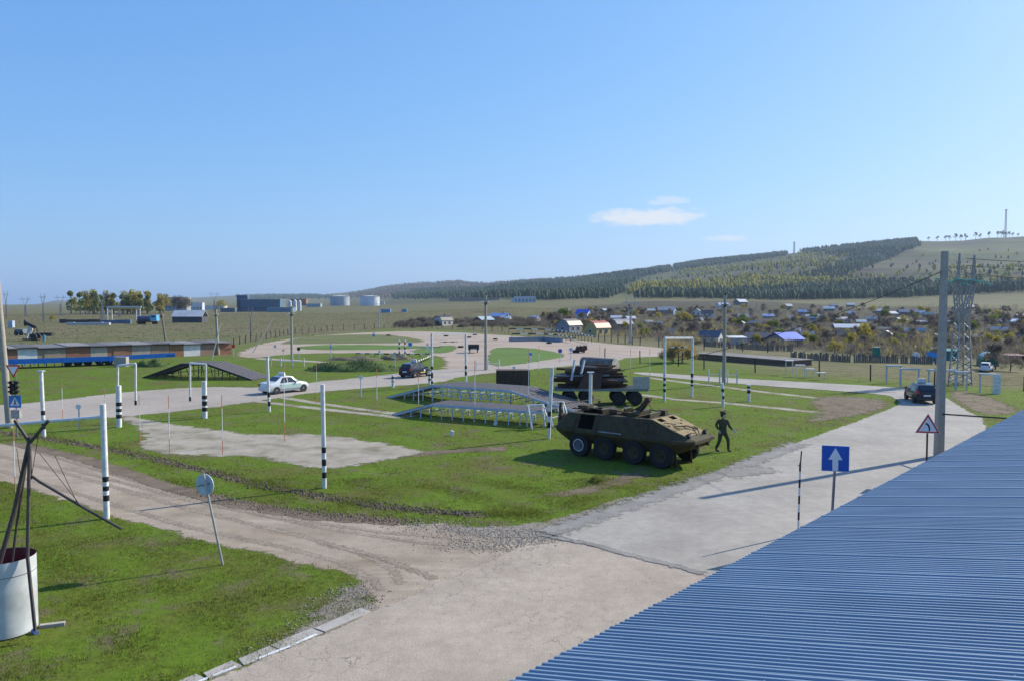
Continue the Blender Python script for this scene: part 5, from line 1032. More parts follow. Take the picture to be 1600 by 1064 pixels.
for u0, u1 in ((.0, .66), (.68, 1.0)):
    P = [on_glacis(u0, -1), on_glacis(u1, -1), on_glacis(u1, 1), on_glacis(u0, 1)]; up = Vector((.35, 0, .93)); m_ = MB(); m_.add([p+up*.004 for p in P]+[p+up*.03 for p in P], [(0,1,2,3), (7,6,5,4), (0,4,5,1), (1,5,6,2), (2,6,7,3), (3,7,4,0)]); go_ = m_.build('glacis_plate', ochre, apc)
    if u0 == 0:
        for u, v, w, h_ in [(.12, -.55, .26, .42), (.12, .5, .26, .42), (.42, -.72, .1, .12), (.42, -.2, .1, .12), (.42, .35, .1, .12), (.62, -.5, .12, .1), (.62, .1, .12, .1), (.3, .75, .1, .1)]:
            c = on_glacis(u, v); m_ = MB(); R = Matrix.Rotation(.36, 3, 'Y'); m_.box(c+up*.03, (w, h_, .012), R); m_.build('port_hole_dark', void, go_)
for s_ in (-1, 1):
    m_ = MB(); m_.cyl((3.1, s_*.75, 1.42), (3.22, s_*.75, 1.46), .1, .1, 10); m_.build('headlamp', darksteel, apc)
    m_ = MB(); m_.tube([(3.02, s_*.8, 1.45), (3.3, s_*.82, 1.58), (3.34, s_*.5, 1.56)], .02, 6); m_.build('lamp_guard', rust, apc)
    m_ = MB(); m_.box((3.42, s_*.45, 1.02), (.16, .08, .2)); m_.build('tow_hook', rust, apc)
    m_ = MB(); m_.bar((2.55, s_*.72, 0), (2.5, s_*.7, .75), .07); m_.build('support_prop', rust, apc)
for x in (-2.3, -1.2, .3, 1.5):
    P0, P1 = on_side(x, .02), on_side(x, .97); m_ = MB(); m_.bar(P0+Vector((0, -.012, .006)), P1+Vector((0, -.012, .006)), .045, .02); m_.build('weld_seam', rust, hull)
for i in range(9):
    P0 = on_side(-2.9+i*.52, .9); m_ = MB(); m_.cyl(P0, P0+Vector((0, -.03, .014)), .025, .025, 6); m_.build('bolt', rust, hull)
for x0, y0, x1, y1, r in [(2.4, -.6, 2.9, .5, .03), (2.7, .6, 3.2, .1, .025), (2.0, -.8, 2.6, -.75, .02), (-2.9, -.7, -1.2, -.5, .03), (-.9, -.8, .3, -.7, .025), (-.5, .8, 1.3, .6, .03)]:
    z = lambda x: float(np.interp(x, [1.47, 2.61, 3.18], [2.06, 1.63, 1.41])); m_ = MB(); m_.tube([Vector((x0, y0, z(x0)+.04)), Vector(((x0+x1)/2, (y0+y1)/2+.1, z((x0+x1)/2)+.12)), Vector((x1, y1, z(x1)+.04))], r, 6); m_.build('bent_rod', rust, apc)
for x, y, w, d, h_ in [(-2.75, .2, .5, .7, .2), (-.75, -.35, .4, .5, .22), (.35, -.6, .45, .3, .18), (1.2, .55, .35, .4, .25)]:
    m_ = MB(); m_.box((x, y, 2.0+h_/2), (w, d, h_), Matrix.Rotation(.15, 3, 'Z')); m_.build('roof_box', olive, apc)
# roof: black plates for open hatches, raised lids, bent boom
for x, y, w, d in [(-1.75, 0, 1.1, 1.3), (-.1, 0, .8, 1.2), (.95, 0, .6, 1.5)]:
    m_ = MB(); m_.box((x, y, 2.0), (w, d, .05)); m_.build('roof_opening', void, apc)
for x, y, w, an in [(-1.15, -.2, 1.2, 1.0), (.45, .1, 1.3, .95), (1.25, -.1, 1.2, .8), (-.62, .55, .7, 1.2)]:
    m_ = MB(); m_.box((x, y, 2.09), (.06, w, .2), Matrix.Rotation(an-.9, 3, 'Y')); m_.build('hatch_lid', olive, apc)
    m_ = MB(); m_.bar((x-.05, y-w*.5, 2.2), (x-.05, y+w*.45, 2.21), .03); m_.build('lid_edge', steel, apc)
m_ = MB(); m_.bar((.1, 0, 1.95), (.85, -.15, 2.75), .17, .2); bo = m_.build('boom', rust, apc); m_ = MB(); m_.box((.87, -.15, 2.78), (.2, .28, .14)); m_.build('boom_head', rust, bo); m_ = MB(); m_.bar((-.35, .1, 2.0), (.65, .1, 2.6), .05); m_.build('boom_stay', rust, bo)
m_ = MB(); m_.bar((.75, .5, 2.55), (1.0, -.5, 2.6), .04); m_.bar((.3, .4, 2.75), (1.1, -.3, 2.4), .03); m_.build('loose_rod', rust, bo)
m_ = MB(); m_.bar((-2.6, .2, 2.0), (-1.4, .1, 2.22), .9, .04); m_.build('deck_plate', olive, apc)
for i, x in enumerate((-2.11, -.77, .76, 2.11)):
    for s_ in (-1, 1):
        wheel(apc, (x, s_*1.15, .54), .55, .36, olive if i else M('grey_rim', (.12, .13, .15)), .52, 'wheel', white if (i == 0) else (rust if i == 3 else None))
        m_ = MB(); m_.cyl((x, s_*.3, .54), (x, s_*1.0, .54), .1, .1, 8); m_.build('axle', darksteel, apc)
for x in (-1.44, 0, 1.44):
    m_ = MB(); m_.bar((x, -.85, .6), (x, .85, .6), .12); m_.build('crossbeam', rust, apc)

# ------------------------------------------------------------------ painted soldier figure
g, H = GH(1129, 705, 644); kf = H/1.80
fig = thing('soldier_figure', 'life-size painted soldier figure in peaked cap striding right of the armoured carrier', 'figure', g, .0); fig.scale = (kf,)*3
def skin(name, joints, edges, mat, par, sub=2):
    me = bpy.data.meshes.new(name); me.from_pydata([j[:3] for j in joints], edges, []); o = bpy.data.objects.new(name, me); COL.objects.link(o); sm = o.modifiers.new('skin', 'SKIN'); sm.use_smooth_shade = True
    for i, j in enumerate(joints): r = j[3]; me.skin_vertices[0].data[i].radius = r if isinstance(r, tuple) else (r, r)
    me.skin_vertices[0].data[0].use_root = True; ss = o.modifiers.new('sub', 'SUBSURF'); ss.levels = sub; ss.render_levels = sub; me.materials.append(mat); o.parent = par; return o
uni = M('uniform_cloth', (0.040, 0.042, 0.018), .9, c2=(.075, .074, .034), scale=9, bump=.4); boot = M('boot_leather', (0.012, .012, .012), .5); face = M('painted_face', (.46, .42, .40), .6); 
J = [(0, 0, .95, (.17, .12)), (0, 0, 1.12, (.17, .11)), (0, 0, 1.32, (.21, .13)), (0, 0, 1.46, (.10, .075)), (0, 0, 1.54, .05),
     (-.20, 0, 1.42, .085), (-.32, .0, 1.22, .07), (-.20, -.06, 1.02, .052), (.20, 0, 1.42, .085), (.29, -.03, 1.18, .07), (.42, -.10, 1.02, .052),
     (-.11, 0, .86, .115), (-.14, 0, .50, .085), (-.27, .06, .14, .06), (.11, 0, .86, .115), (.25, -.02, .52, .085), (.26, 0, .12, .06)]
skin('body', J, [(0, 1), (1, 2), (2, 3), (3, 4), (2, 5), (5, 6), (6, 7), (2, 8), (8, 9), (9, 10), (0, 11), (11, 12), (12, 13), (0, 14), (14, 15), (15, 16)], uni, fig)
m_ = MB(); m_.sphere((.01, -.0, 1.66), .105, 14, 10, (.92, 1, 1.22)); hdm = m_.build('head', face, fig, True)
m_ = MB(); m_.cyl((.1, -.03, 1.66), (.125, -.035, 1.63), .012, .018, 6); m_.build('nose', face, hdm)
for y in (-.05, .03): m_ = MB(); m_.sphere((.09, y-.02, 1.685), .014, 8, 5); m_.build('eye', black, hdm)
m_ = MB(); m_.box((.095, -.02, 1.595), (.02, .05, .012)); m_.build('mouth', M('mouth_paint', (.25, .1, .1)), hdm)
for y in (-.105, .105): m_ = MB(); m_.sphere((-.005, y, 1.655), .028, 8, 5, (.7, .4, 1)); m_.build('ear', face, hdm)
m_ = MB(); m_.sphere((-.025, 0, 1.685), .107, 12, 8, (.9, 1, 1)); m_.build('hair', boot, hdm, True)
cap = MB(); 
cap.cyl((0, 0, 1.72), (0, 0, 1.775), .114, .12, 16); cap.cyl((-.01, 0, 1.775), (.01, 0, 1.835), .12, .175, 16); cap.cyl((.01, 0, 1.835), (0, 0, 1.86), .175, .12, 16); co = cap.build('cap', uni, fig, True); m_ = MB(); m_.box((.12, -.01, 1.725), (.12, .17, .015), Matrix.Rotation(.3, 3, 'Y')); m_.build('cap_visor', boot, co); m_ = MB(); m_.cyl((0, 0, 1.735), (0, 0, 1.765), .121, .121, 16); m_.build('cap_band', M('cap_band', (.12, .03, .02)), co)
m_ = MB(); lathe(m_, [(.157, -.03), (.157, .03)], (0, 0, 0), 18); 
for i, v in enumerate(m_.v): m_.v[i] = (v[0]*1.02, v[2]*.72, 1.0+v[1])
m_.build('belt', boot, fig)
for J2, e in (([(-.27, .06, .30, .062), (-.28, .06, .12, .055), (-.28, .05, .05, .05), (-.20, -.0, .035, .045), (-.13, -.02, .03, .035)], 0), ([(.255, 0, .30, .062), (.26, 0, .12, .055), (.26, 0, .05, .05), (.33, -.03, .035, .045), (.40, -.05, .03, .035)], 0)): skin('boot', J2, [(0, 1), (1, 2), (2, 3), (3, 4)], boot, fig)
for sx, w in ((-1, Vector((-.20, -.06, 1.02))), (1, Vector((.42, -.10, 1.02)))):
    d = Vector((.35, -.25, -1)).normalized() if sx < 0 else Vector((.75, -.2, -.65)).normalized(); sd_ = d.cross(Vector((0, -1, 0))).normalized(); p = w+d*.09
    JJ = [(*w, .028), (*p, (.04, .02))]; EE = [(0, 1)]
    for f in range(4): b0 = len(JJ); q = p+sd_*(f-1.5)*.021+d*.02; L = (.07, .08, .075, .06)[f]; JJ += [(*q, .0095), (*(q+d*L*.55), .009), (*(q+d*L+Vector((0, -.02, -.01))), .0075)]; EE += [(1, b0), (b0, b0+1), (b0+1, b0+2)]
    b0 = len(JJ); q = w+d*.05-sd_*.035; JJ += [(*q, .011), (*(q+d*.04-sd_*.025), .009)]; EE += [(1, b0), (b0, b0+1)]
    skin('hand', JJ, EE, face, fig, 1)

# ------------------------------------------------------------------ test ramps
def ramp(name, label, pts, width, legs_px, col, rails=False, planks=5, up=None):
    """pts: list of (world xy, height); runs along the line, with planks, side beams and legs"""
    o = Vector((*pts[0][0], 0)); t = thing(name, label, 'ramp', o); P = [Vector((p[0], p[1], h_))-o for p, h_ in pts]; d = (P[-1]-P[0]); d.z = 0; d.normalize(); nn = Vector((-d.y, d.x, 0))
    for side_ in (0, 1):
        for a, b2 in zip(P[:-1], P[1:]):
            off = nn*(width*side_); m_ = MB(); m_.bar(a+off-Vector((0, 0, .09)), b2+off-Vector((0, 0, .09)), .09, .17); m_.build('side_beam', col, t)
    for i in range(planks):
        off = nn*(width*(i+.5)/planks)
        for a, b2 in zip(P[:-1], P[1:]):
            m_ = MB(); m_.bar(a+off, b2+off, width/planks*.74, .05); m_.build('deck_plank', M('deck_steel', (.085, .08, .085), .8, c2=(.16, .145, .145), scale=5), t)
    for a, b2 in zip(P[:-1], P[1:]):
        n = max(2, int((b2-a).length/.85))
        for i in range(n+1):
            q = a.lerp(b2, i/n)
            if q.z < .35: continue
            for s_, sp in ((0, -1), (1, 1)):
                off = nn*(width*s_); m_ = MB(); m_.bar(q+off-Vector((0, 0, .17)), Vector((q.x, q.y, -.05))+off+nn*sp*(.28 if i % 2 else .04)+d*(.15 if i % 2 else 0), .07); m_.build('leg', col, t)
            m_ = MB(); m_.bar(Vector((q.x, q.y, q.z*.45)), Vector((q.x, q.y, q.z*.45))+nn*width, .05); m_.build('cross_brace', col, t)
    if rails:
        for a, b2 in zip(P[:-1], P[1:]):
            for z in (.55, .15):
                if min(a.z, b2.z) > .9: m_ = MB(); m_.bar(a-Vector((0, 0, z+.25))-nn*.06, b2-Vector((0, 0, z+.25))-nn*.06, .06); m_.build('rail', col, t)
    return t
def line(px0, py0, px1, py1): a, b2 = G(px0, py0), G(px1, py1); return a, b2
a, b2 = line(612, 648, 850, 667); f = lambda u: ((a.x+(b2.x-a.x)*u), (a.y+(b2.y-a.y)*u))
ramp('steel_ramp', 'lower grey steel ramp on splayed legs in front', [(f(0), .05), (f(.28), 1.0), (f(1.0), 1.0)], 2.2, None, bluegrey)
a, b2 = line(604, 621, 905, 646); f2 = lambda u: ((a.x+(b2.x-a.x)*u), (a.y+(b2.y-a.y)*u))
ramp('steel_ramp', 'higher grey steel ramp with railed trestle behind the lower one', [(f2(0), .05), (f2(.27), 1.35), (f2(.68), 1.35), (f2(1), .1)], 3.4, None, bluegrey, True, 7)
for i, (px, pyb) in enumerate([(836, 668), (868, 664)]):
    g = G(px, pyb); t = thing('trestle', ['left', 'right'][i]+' white splayed trestle at the end of the steel ramps', 'trestle', g, .3); H = 36*g.y/F_PX
    for s_ in (-1, 1):
        for e in (-1, 1): m_ = MB(); m_.bar((s_*.5, e*.12, H), (s_*.62+.25, e*.5, -.05), .08); m_.build('leg', white, t)
    m_ = MB(); m_.bar((-.6, 0, H), (.6, 0, H), .1); m_.build('top_bar', white, t)
a, b2 = line(222, 590, 395, 594); f3 = lambda u: ((a.x+(b2.x-a.x)*u), (a.y+(b2.y-a.y)*u))
ramp('loading_ramp', 'dark wooden drive-over ramp on the left lawn', [(f3(0), .05), (f3(.36), 1.6), (f3(.6), 1.6), (f3(1), .05)], 3.6, None, darksteel, False, 6)
g = G(801, 607); s = g.y/F_PX; t = thing('steel_container', 'dark steel box container behind the steel ramps', 'container', g+Vector((0, .6, 0)), .03); W, H = 52*s, 29*s
m_ = MB(); m_.box((0, 0, H/2), (W, 1.6, H)); m_.build('shell', rust, t)
for i in range(5): m_ = MB(); m_.box((W*(i/4-.5)*.96, -.83, H/2), (.06, .05, H*.98)); m_.build('rib', darksteel, t)
m_ = MB(); m_.box((W/2+.02, 0, H/2), (.04, 1.5, H*.95)); m_.build('end_panel', M('grey_end', (.12, .12, .125)), t)
# rusty harrow between trestle and carrier
g = G(905, 668); t = thing('rusty_harrow', 'rusty tubular implement lying behind the armoured carrier', 'implement', g+Vector((0, 1.5, 0)), .35)
m_ = MB(); m_.cyl((-1.2, 0, .55), (1.5, 0, .8), .22, .22, 12); m_.build('drum', rust, t)
for x in (-1.3, 1.5): m_ = MB(); m_.bar((x, 0, 0), (x+.1, 0, 1.5), .12); m_.build('upright', rust, t)
m_ = MB(); m_.bar((-1.3, 0, 1.4), (1.6, 0, 1.6), .06); m_.build('top_rail', M('pale_rust', (.3, .2, .18)), t); m_ = MB(); m_.bar((-1.3, 0, .9), (-.6, .3, 0), .1); m_.build('brace', rust, t)

# ------------------------------------------------------------------ flatbed trailer with scrap
g = G(940, 633); s = g.y/F_PX; t = thing('flatbed_trailer', 'dark flatbed trailer loaded with scrap iron', 'trailer', g+Vector((0, 1.0, 0)), -.02); TL = 7.2; dz = 1.25; to = Vector(t.location)
m_ = MB(); m_.box((0, 0, dz), (TL, 2.4, .16)); m_.build('deck', darksteel, t); m_ = MB(); m_.box((0, -1.21, dz-.02), (TL, .05, .2)); m_.build('side_rail', M('grey_green', (.2, .22, .2)), t)
for x in (-1.9, 1.9):
    m_ = MB(); m_.bar((x, -1, .55), (x, 1, .55), .16); m_.build('axle', darksteel, t)
    for dx in (-.55, .75):
        for s_ in (-.95, .95): wheel(t, (x+dx, s_, .55), .55, .42, darksteel, .5)
m_ = MB(); m_.box((TL/2-.55, -1.24, dz+.55), (1.3, .06, .95)); eb = m_.build('end_board', M('board_grey', (.42, .38, .35), .8), t)
for x in (-.6, 0, .6): m_ = MB(); m_.box((TL/2-.55+x, -1.285, dz+.55), (.06, .04, .95)); m_.build('stanchion', bluegrey, eb)
random.seed(21)
for i in range(64):
    lay = i/64; L = random.uniform(2.2, 6.2)*(1-.45*lay); x = random.uniform(-1.4, .6)-.3; y = random.uniform(-1, 1)*(1-.5*lay); z = dz+.2+lay*1.55; an = random.gauss(0, .09); til = random.gauss(0, .05)
    m_ = MB(); w = random.choice([.12, .16, .22, .3])
    if i % 4 == 0: m_.cyl((-L/2, 0, 0), (L/2, 0, 0), w*.6, w*.6, 8)
    elif i % 4 == 1: m_.box((0, 0, 0), (L, .05, w)); m_.box((0, 0, w/2), (L, w*.8, .04)); m_.box((0, 0, -w/2), (L, w*.8, .04))
    else: m_.box((0, 0, 0), (L, w, w*.6))
    o = m_.build('scrap_beam', rust if i % 7 else M('grey_scrap', (.16, .17, .19)), None); o.location = to+Vector((x, y, z)); o.rotation_euler = (0, til, an); tag(o, 'rusty iron length in the scrap heap on the flatbed trailer', 'scrap iron', 'scrap iron on the flatbed')
m_ = MB(); m_.add([(-1.9, -1.25, dz+.1), (-.1, -1.3, dz+.1), (.1, -.9, dz+1.25), (-1.3, -.9, dz+1.3)], [(0, 1, 2, 3)]); m_.add([(-1.9, -1.22, dz+.1), (-.1, -1.27, dz+.1), (.1, -.87, dz+1.25), (-1.3, -.87, dz+1.3)], [(3, 2, 1, 0)]); o = m_.build('scrap_sheet', rust); o.location = to; tag(o, 'dark rusty sheet leaning on the trailer load', 'scrap iron')
for i, px in enumerate((893, 908)):
    m_ = MB(); p0 = A(px, 594-i*10, to.y-1)-to; p1 = A(px+5, 562, to.y-.6)-to; m_.bar(p0, p1, .13); o = m_.build('scrap_bar', bluegrey); o.location = to; tag(o, ['lower', 'upper'][i]+' pale steel bar sticking up from the scrap load', 'scrap iron')
g = G(936, 586); s = g.y/F_PX; t = thing('tank_barrel', 'rusty tank cylinder with whitish end behind the scrap trailer', 'tank', g, -.75); r_ = 10*s; L = 62*s; zc = r_+8*s
m_ = MB(); m_.cyl((-L/2, 0, zc), (L/2, 0, zc), r_, r_, 20); m_.build('shell', M('tank_rust', (.12, .075, .055), .8, c2=(.22, .2, .19), scale=1.2), t, True); m_ = MB(); m_.cyl((L/2, 0, zc), (L/2+.05, 0, zc), r_*.97, r_*.97, 20); m_.build('end_cap', M('tank_end', (.55, .53, .48), .7, c2=(.3, .22, .17), scale=3), t)
for x in (-.3, .3): m_ = MB(); m_.box((x*L, 0, zc/2-r_*.4), (.3, r_*1.5, zc)); m_.build('cradle', darksteel, t)
g = G(740, 551); s = g.y/F_PX; t = thing('dark_trailer', 'small black box trailer standing on the dirt track', 'trailer', g, .05)
m_ = MB(); m_.box((0, 0, 9*s), (17*s, 1.8, 8*s)); m_.build('box_body', black, t)
for x in (-1, 1): m_ = MB(); m_.bar((x*6*s, 0, -.05), (x*6*s, 0, 6*s), .16); m_.build('leg', darksteel, t)
m_ = MB(); m_.box((0, -.93, 6*s), (9*s, .03, 1.6*s)); m_.build('white_mark', white, t)

# ------------------------------------------------------------------ road signs
def sign(px, pyb, pyt_c, name, label, plate, post=steel, pr=.03, yaw=0., lean=None, cat='sign', extra=0.):
    """plate(builder fn) gets the thing and the plate centre"""
    g = G(px, pyb) if not isinstance(px, Vector) else px; t = thing(name, label, cat, g, yaw); zc = pyt_c if isinstance(px, Vector) else A(px, pyt_c, g.y).z-g.z; top = Vector((0, 0, zc+extra)) if lean is None else lean
    m_ = MB(); m_.cyl((0, 0, -.2), top, pr, pr, 8); m_.build('post', post, t, True); plate(t, Vector((0, -pr-.015, zc)) if lean is None else top); return t
def disc(t, c, r, mat, nm='plate', border=None, inner=None):
    m_ = MB(); m_.cyl(c+Vector((0, .02, 0)), c, r, r, 24); o = m_.build(nm, border or mat, t)
    if inner or border: m_ = MB(); m_.cyl(c, c-Vector((0, .006, 0)), r*.82, r*.82, 24); m_.build('face', inner or mat, o)
    return o
def poly_plate(t, c, poly, mat, nm='plate', off=0, th=.02):
    m_ = MB(); m_.prism([(c.x+x, c.z+z) for x, z in poly], c.y-off-th, c.y-off); return m_.build(nm, mat, t)
# blue one-way arrow
Y = 26.2; base = A(1300, 800, Y); base.z = 0; base.x = A(1297, 860, Y).x
def blue_plate(t, c):
    w = .43; o = poly_plate(t, c, [(-w, -w), (w, -w), (w, w), (-w, w)], signwhite, 'plate'); w2 = w*.965; poly_plate(o, c, [(-w2, -w2), (w2, -w2), (w2, w2), (-w2, w2)], signblue, 'face', .0205, .003)
    poly_plate(o, c, [(-.09, -.4), (.09, -.4), (.09, -.04), (.22, -.04), (0, .36), (-.22, -.04), (-.09, -.04)], signwhite, 'arrow', .0245, .003)
    for x in (-.25, .25): m_ = MB(); m_.cyl(c+Vector((x, -.026, .18)), c+Vector((x, -.034, .18)), .015, .015, 6); m_.build('bolt', steel, o)
sign(base, None, 0, 'road_sign', 'blue square one-way sign with white arrow by the blue roof', lambda t, c: None) if False else None
t = thing('road_sign', 'blue square one-way sign with white arrow by the blue roof', 'sign', base, -.28); zc = A(1303, 715, Y).z; m_ = MB(); m_.cyl((0, 0, -.2), (.12, 0, zc+.3), .045, .045, 10); m_.build('post', steel, t, True); blue_plate(t, Vector((.1, -.06, zc)))
# bend warning
Y = 35.5; base = A(1447, 755, Y); base.z = 0; t = thing('road_sign', 'red-bordered triangle sign warning of a left bend', 'sign', base, -.3); zc = A(1448, 665, Y).z; m_ = MB(); m_.cyl((0, 0, -.2), (0, 0, zc+.3), .04, .04, 10); m_.build('post', rust, t, True)
tri = lambda r: [(r*math.cos(a), r*math.sin(a)) for a in (math.radians(210), math.radians(330), math.radians(90))]
c = Vector((0, -.06, zc-.02)); o = poly_plate(t, c, tri(.60), signwhite, 'plate'); poly_plate(o, c, tri(.565), redp, 'border', .0205, .003); poly_plate(o, c, tri(.43), signwhite, 'face', .0245, .003)
poly_plate(o, c, [(.03, -.19), (.09, -.19), (.09, -.04), (.05, .09), (-.06, .18), (-.12, .13), (-.02, .05), (.03, -.06)], black, 'bend_symbol', .0285, .003)
# striped pole near roof
base = A(1247, 835, 27.1); base.z = 0; t = thing('striped_rod', 'thin black and white striped rod beside the blue sign', 'post', base); z1 = 2.72
for i in range(9): m_ = MB(); m_.cyl((.0+.03*i/9, 0, z1*i/9*.93-.03), (.03*(i+1)/9, 0, z1*(i+1)/9*.93-.03), .035, .035, 8); m_.build('band', black if i % 2 == 0 or i > 7 else white, t)
m_ = MB(); m_.bar((.03, 0, z1*.88), (.07, 0, z1+.2), .035); m_.build('bent_tip', darksteel, t); m_ = MB(); m_.bar((-.07, 0, z1*.9), (.06, 0, z1*.87), .02); m_.build('wire_tick', darksteel, t)
# round sign seen from behind, leaning
g = G(350, 882); t = thing('road_sign', 'round road sign seen from its pale back on a leaning post', 'sign', g); top = A(318, 740, g.y+.0)-g; m_ = MB(); m_.cyl((0, 0, -.2), top, .034, .034, 10); m_.build('post', M('galvanised', (.42, .41, .42), .45, metal=.4), t, True)
cc = A(319, 757, g.y+.1)-g; m_ = MB(); R = Vector((.38, 1, .03)).normalized(); m_.cyl(cc+R*.02, cc+R*.045, .335, .335, 32); po = m_.build('plate', M('sign_back', (.42, .52, .60), .5), t)
m_ = MB(); m_.bar(cc+Vector((-.2, -.0, -.05)), cc+Vector((.2, -.06, .06)), .02); m_.build('mounting_strap', rust, po)
# left cluster: yield, light, crossing, box on one post
g = G(27, 684); Y = g.y; t = thing('yield_sign', 'give-way triangle sign above the traffic light at left', 'sign', g); zf = lambda py: A(27, py, Y).z
m_ = MB(); m_.cyl((0, 0, -.2), (0, 0, zf(572)), .04, .04, 8); m_.build('post', steel, t)
inv = lambda r: [(r*math.cos(a), r*math.sin(a)) for a in (math.radians(30), math.radians(150), math.radians(270))]
c = Vector((-.08, -.06, zf(576.5))); o = poly_plate(t, c, inv(.5), redp); poly_plate(o, c, inv(.34), signwhite, 'face', .0205, .003)
t2 = thing('traffic_light', 'black three-lens traffic light on the left post', 'traffic light', g); z0, z1 = zf(615), zf(594); m_ = MB(); m_.box((0, -.2, (z0+z1)/2), (.36, .24, z1-z0)); m_.build('housing', black, t2)
for i in range(3):
    zz = z0+(z1-z0)*(i+.5)/3; m_ = MB(); m_.cyl((0, -.325, zz), (0, -.335, zz), .1, .1, 14); ln = m_.build('lens', M(['lens_green', 'lens_amber', 'lens_red'][i], [(.01, .05, .02), (.12, .03, .01), (.08, .01, .01)][i], .2), t2)
    v = MB(); n = 8
    for j in range(n): a0, a1 = math.pi*j/n, math.pi*(j+1)/n; v.add([(math.cos(a0)*.13, -.32, zz+math.sin(a0)*.13), (math.cos(a1)*.13, -.32, zz+math.sin(a1)*.13), (math.cos(a1)*.13, -.5, zz+math.sin(a1)*.13), (math.cos(a0)*.13, -.5, zz+math.sin(a0)*.13)], [(0, 1, 2, 3)])
    v.build('visor', black, t2)
    for s_ in (-1, 1): m_ = MB(); m_.box((s_*.24, -.2, zz+.03), (.12, .16, .1)); m_.build('side_fin', black, t2)
t3 = thing('crossing_sign', 'blue pedestrian crossing sign below the traffic light', 'sign', g); c = Vector((0, -.1, zf(626.5))); w = .36; o = poly_plate(t3, c, [(-w, -w), (w, -w), (w, w), (-w, w)], M('sign_light_blue', (.03, .2, .55), .4)); poly_plate(o, c, [(-.28, -.24), (.28, -.24), (0, .27)], signwhite, 'triangle', .0205, .003)
poly_plate(o, c, [(-.1, -.22), (-.05, -.22), (.0, -.1), (.05, -.2), (.1, -.2), (.04, -.04), (.03, .05), (.09, .0), (.1, .03), (.02, .1), (-.04, .06), (-.03, -.04)], black, 'walking_figure', .0245, .003)
m_ = MB(); m_.cyl(c+Vector((.0, -.0245, .135)), c+Vector((.0, -.028, .135)), .03, .03, 10); m_.build('figure_head', black, o)
t4 = thing('control_box', 'grey control box under the crossing sign', 'box', g); m_ = MB(); m_.box((.05, -.1, zf(646)), (.5, .25, .5)); m_.build('cabinet', M('box_grey', (.3, .29, .28)), t4); m_ = MB(); m_.box((.05, -.235, zf(646)), (.42, .02, .42)); m_.build('door', M('box_door', (.38, .37, .36)), t4)
# small signs about the ground
lb_blue = M('sign_mid_blue', (.03, .22, .6), .4)
def small(px, pyb, pyc, rpx, kind, lb, mat=signwhite, m2=None):
    g = G(px, pyb); s = g.y/F_PX; zc = A(px, pyc, g.y).z; t = thing('small_sign', lb, 'sign', g); m_ = MB(); m_.cyl((0, 0, -.1), (0, 0, zc+rpx*s*.8), .045, .045, 6); m_.build('post', bluegrey, t); c = Vector((0, -.07, zc)); r = rpx*s
    if kind == 'disc': disc(t, c, r, mat, 'plate', mat, m2 or mat)
    elif kind == 'square': o = poly_plate(t, c, [(-r, -r), (r, -r), (r, r), (-r, r)], mat); poly_plate(o, c, [(-r*.6, -r*.6), (r*.6, -r*.6), (r*.6, r*.6), (-r*.6, r*.6)], m2 or mat, 'face', .0205, .003)
    elif kind == 'tri': o = poly_plate(t, c, tri(r*1.2), mat); poly_plate(o, c, tri(r*.75), m2 or mat, 'face', .0205, .003)
    elif kind == 'stack': o = poly_plate(t, c+Vector((0, 0, r)), tri(r*1.1), signwhite); poly_plate(o, c+Vector((0, 0, r)), tri(r*.6), bluegrey, 'face', .0205, .003); poly_plate(t, c-Vector((0, 0, r*.7)), [(-r*.8, -r*.8), (r*.8, -r*.8), (r*.8, r*.8), (-r*.8, r*.8)], m2 or lb_blue, 'lower_plate')
    elif kind == 'star':
        for a in range(2): m_ = MB(); m_.box(c, (r*2.2, .03, r*.35), Matrix.Rotation(.5+a*2.1, 3, 'Y')); m_.build('cross_arm', orange if a else signwhite, t)
    return t
for a in [(124, 671, 635, 4.2, 'disc', 'small round white sign left of the thick striped post', signwhite), (564, 620, 589, 3.2, 'disc', 'small round white sign on the lawn before the steel ramp', signwhite), (365, 558, 541, 2.6, 'square', 'small red stop sign by the looped track', redp, redp),
          (641, 554, 538, 3.6, 'disc', 'round blue sign beside the looped track', signwhite, lb_blue), (517, 560, 541, 2.6, 'stack', 'white and blue stacked signs behind the green mound', signwhite, bluegrey), (668, 555, 541, 2.8, 'stack', 'white stacked signs left of the white gate', signwhite, signwhite), (443, 561, 547, 2.6, 'star', 'red and white crossed railway sign by the track'),
          (467, 560, 545, 2.4, 'square', 'small dark sign right of the left-centre pole', darksteel, darksteel), (430, 550, 541, 2, 'square', 'narrow grey sign at the left bend of the track', bluegrey, bluegrey), (584, 533, 523, 2.2, 'stack', 'red-topped blue sign on the far side of the loop', signwhite, lb_blue), (593, 563, 549, 1.8, 'square', 'small white board behind the green mound', signwhite, signwhite),
          (617, 573, 552, 2.0, 'square', 'pale grey board on the right end of the green mound', bluegrey, bluegrey), (829, 567, 553, 3.0, 'disc', 'oval white sign with blue centre on the far green', signwhite, lb_blue), (875, 567, 548, 3.4, 'disc', 'round purple-blue sign on the far green', signblue, M('sign_purple', (.12, .1, .4))), (892, 562, 546, 3.2, 'disc', 'round pale sign right of the purple-blue one', signwhite, bluegrey), (803, 583, 574, 2.4, 'disc', 'little white disc sign above the steel container', signwhite),
          (742, 528, 521, 1.4, 'square', 'tiny white sign beyond the gate', signwhite), (424, 572, 561, 1.5, 'disc', 'tiny white disc sign left of the pole', signwhite), (862, 521, 507, 2.2, 'tri', 'small red warning sign behind the striped rail', redp, signwhite)]:
    small(*a)
o = G(733, 605); 
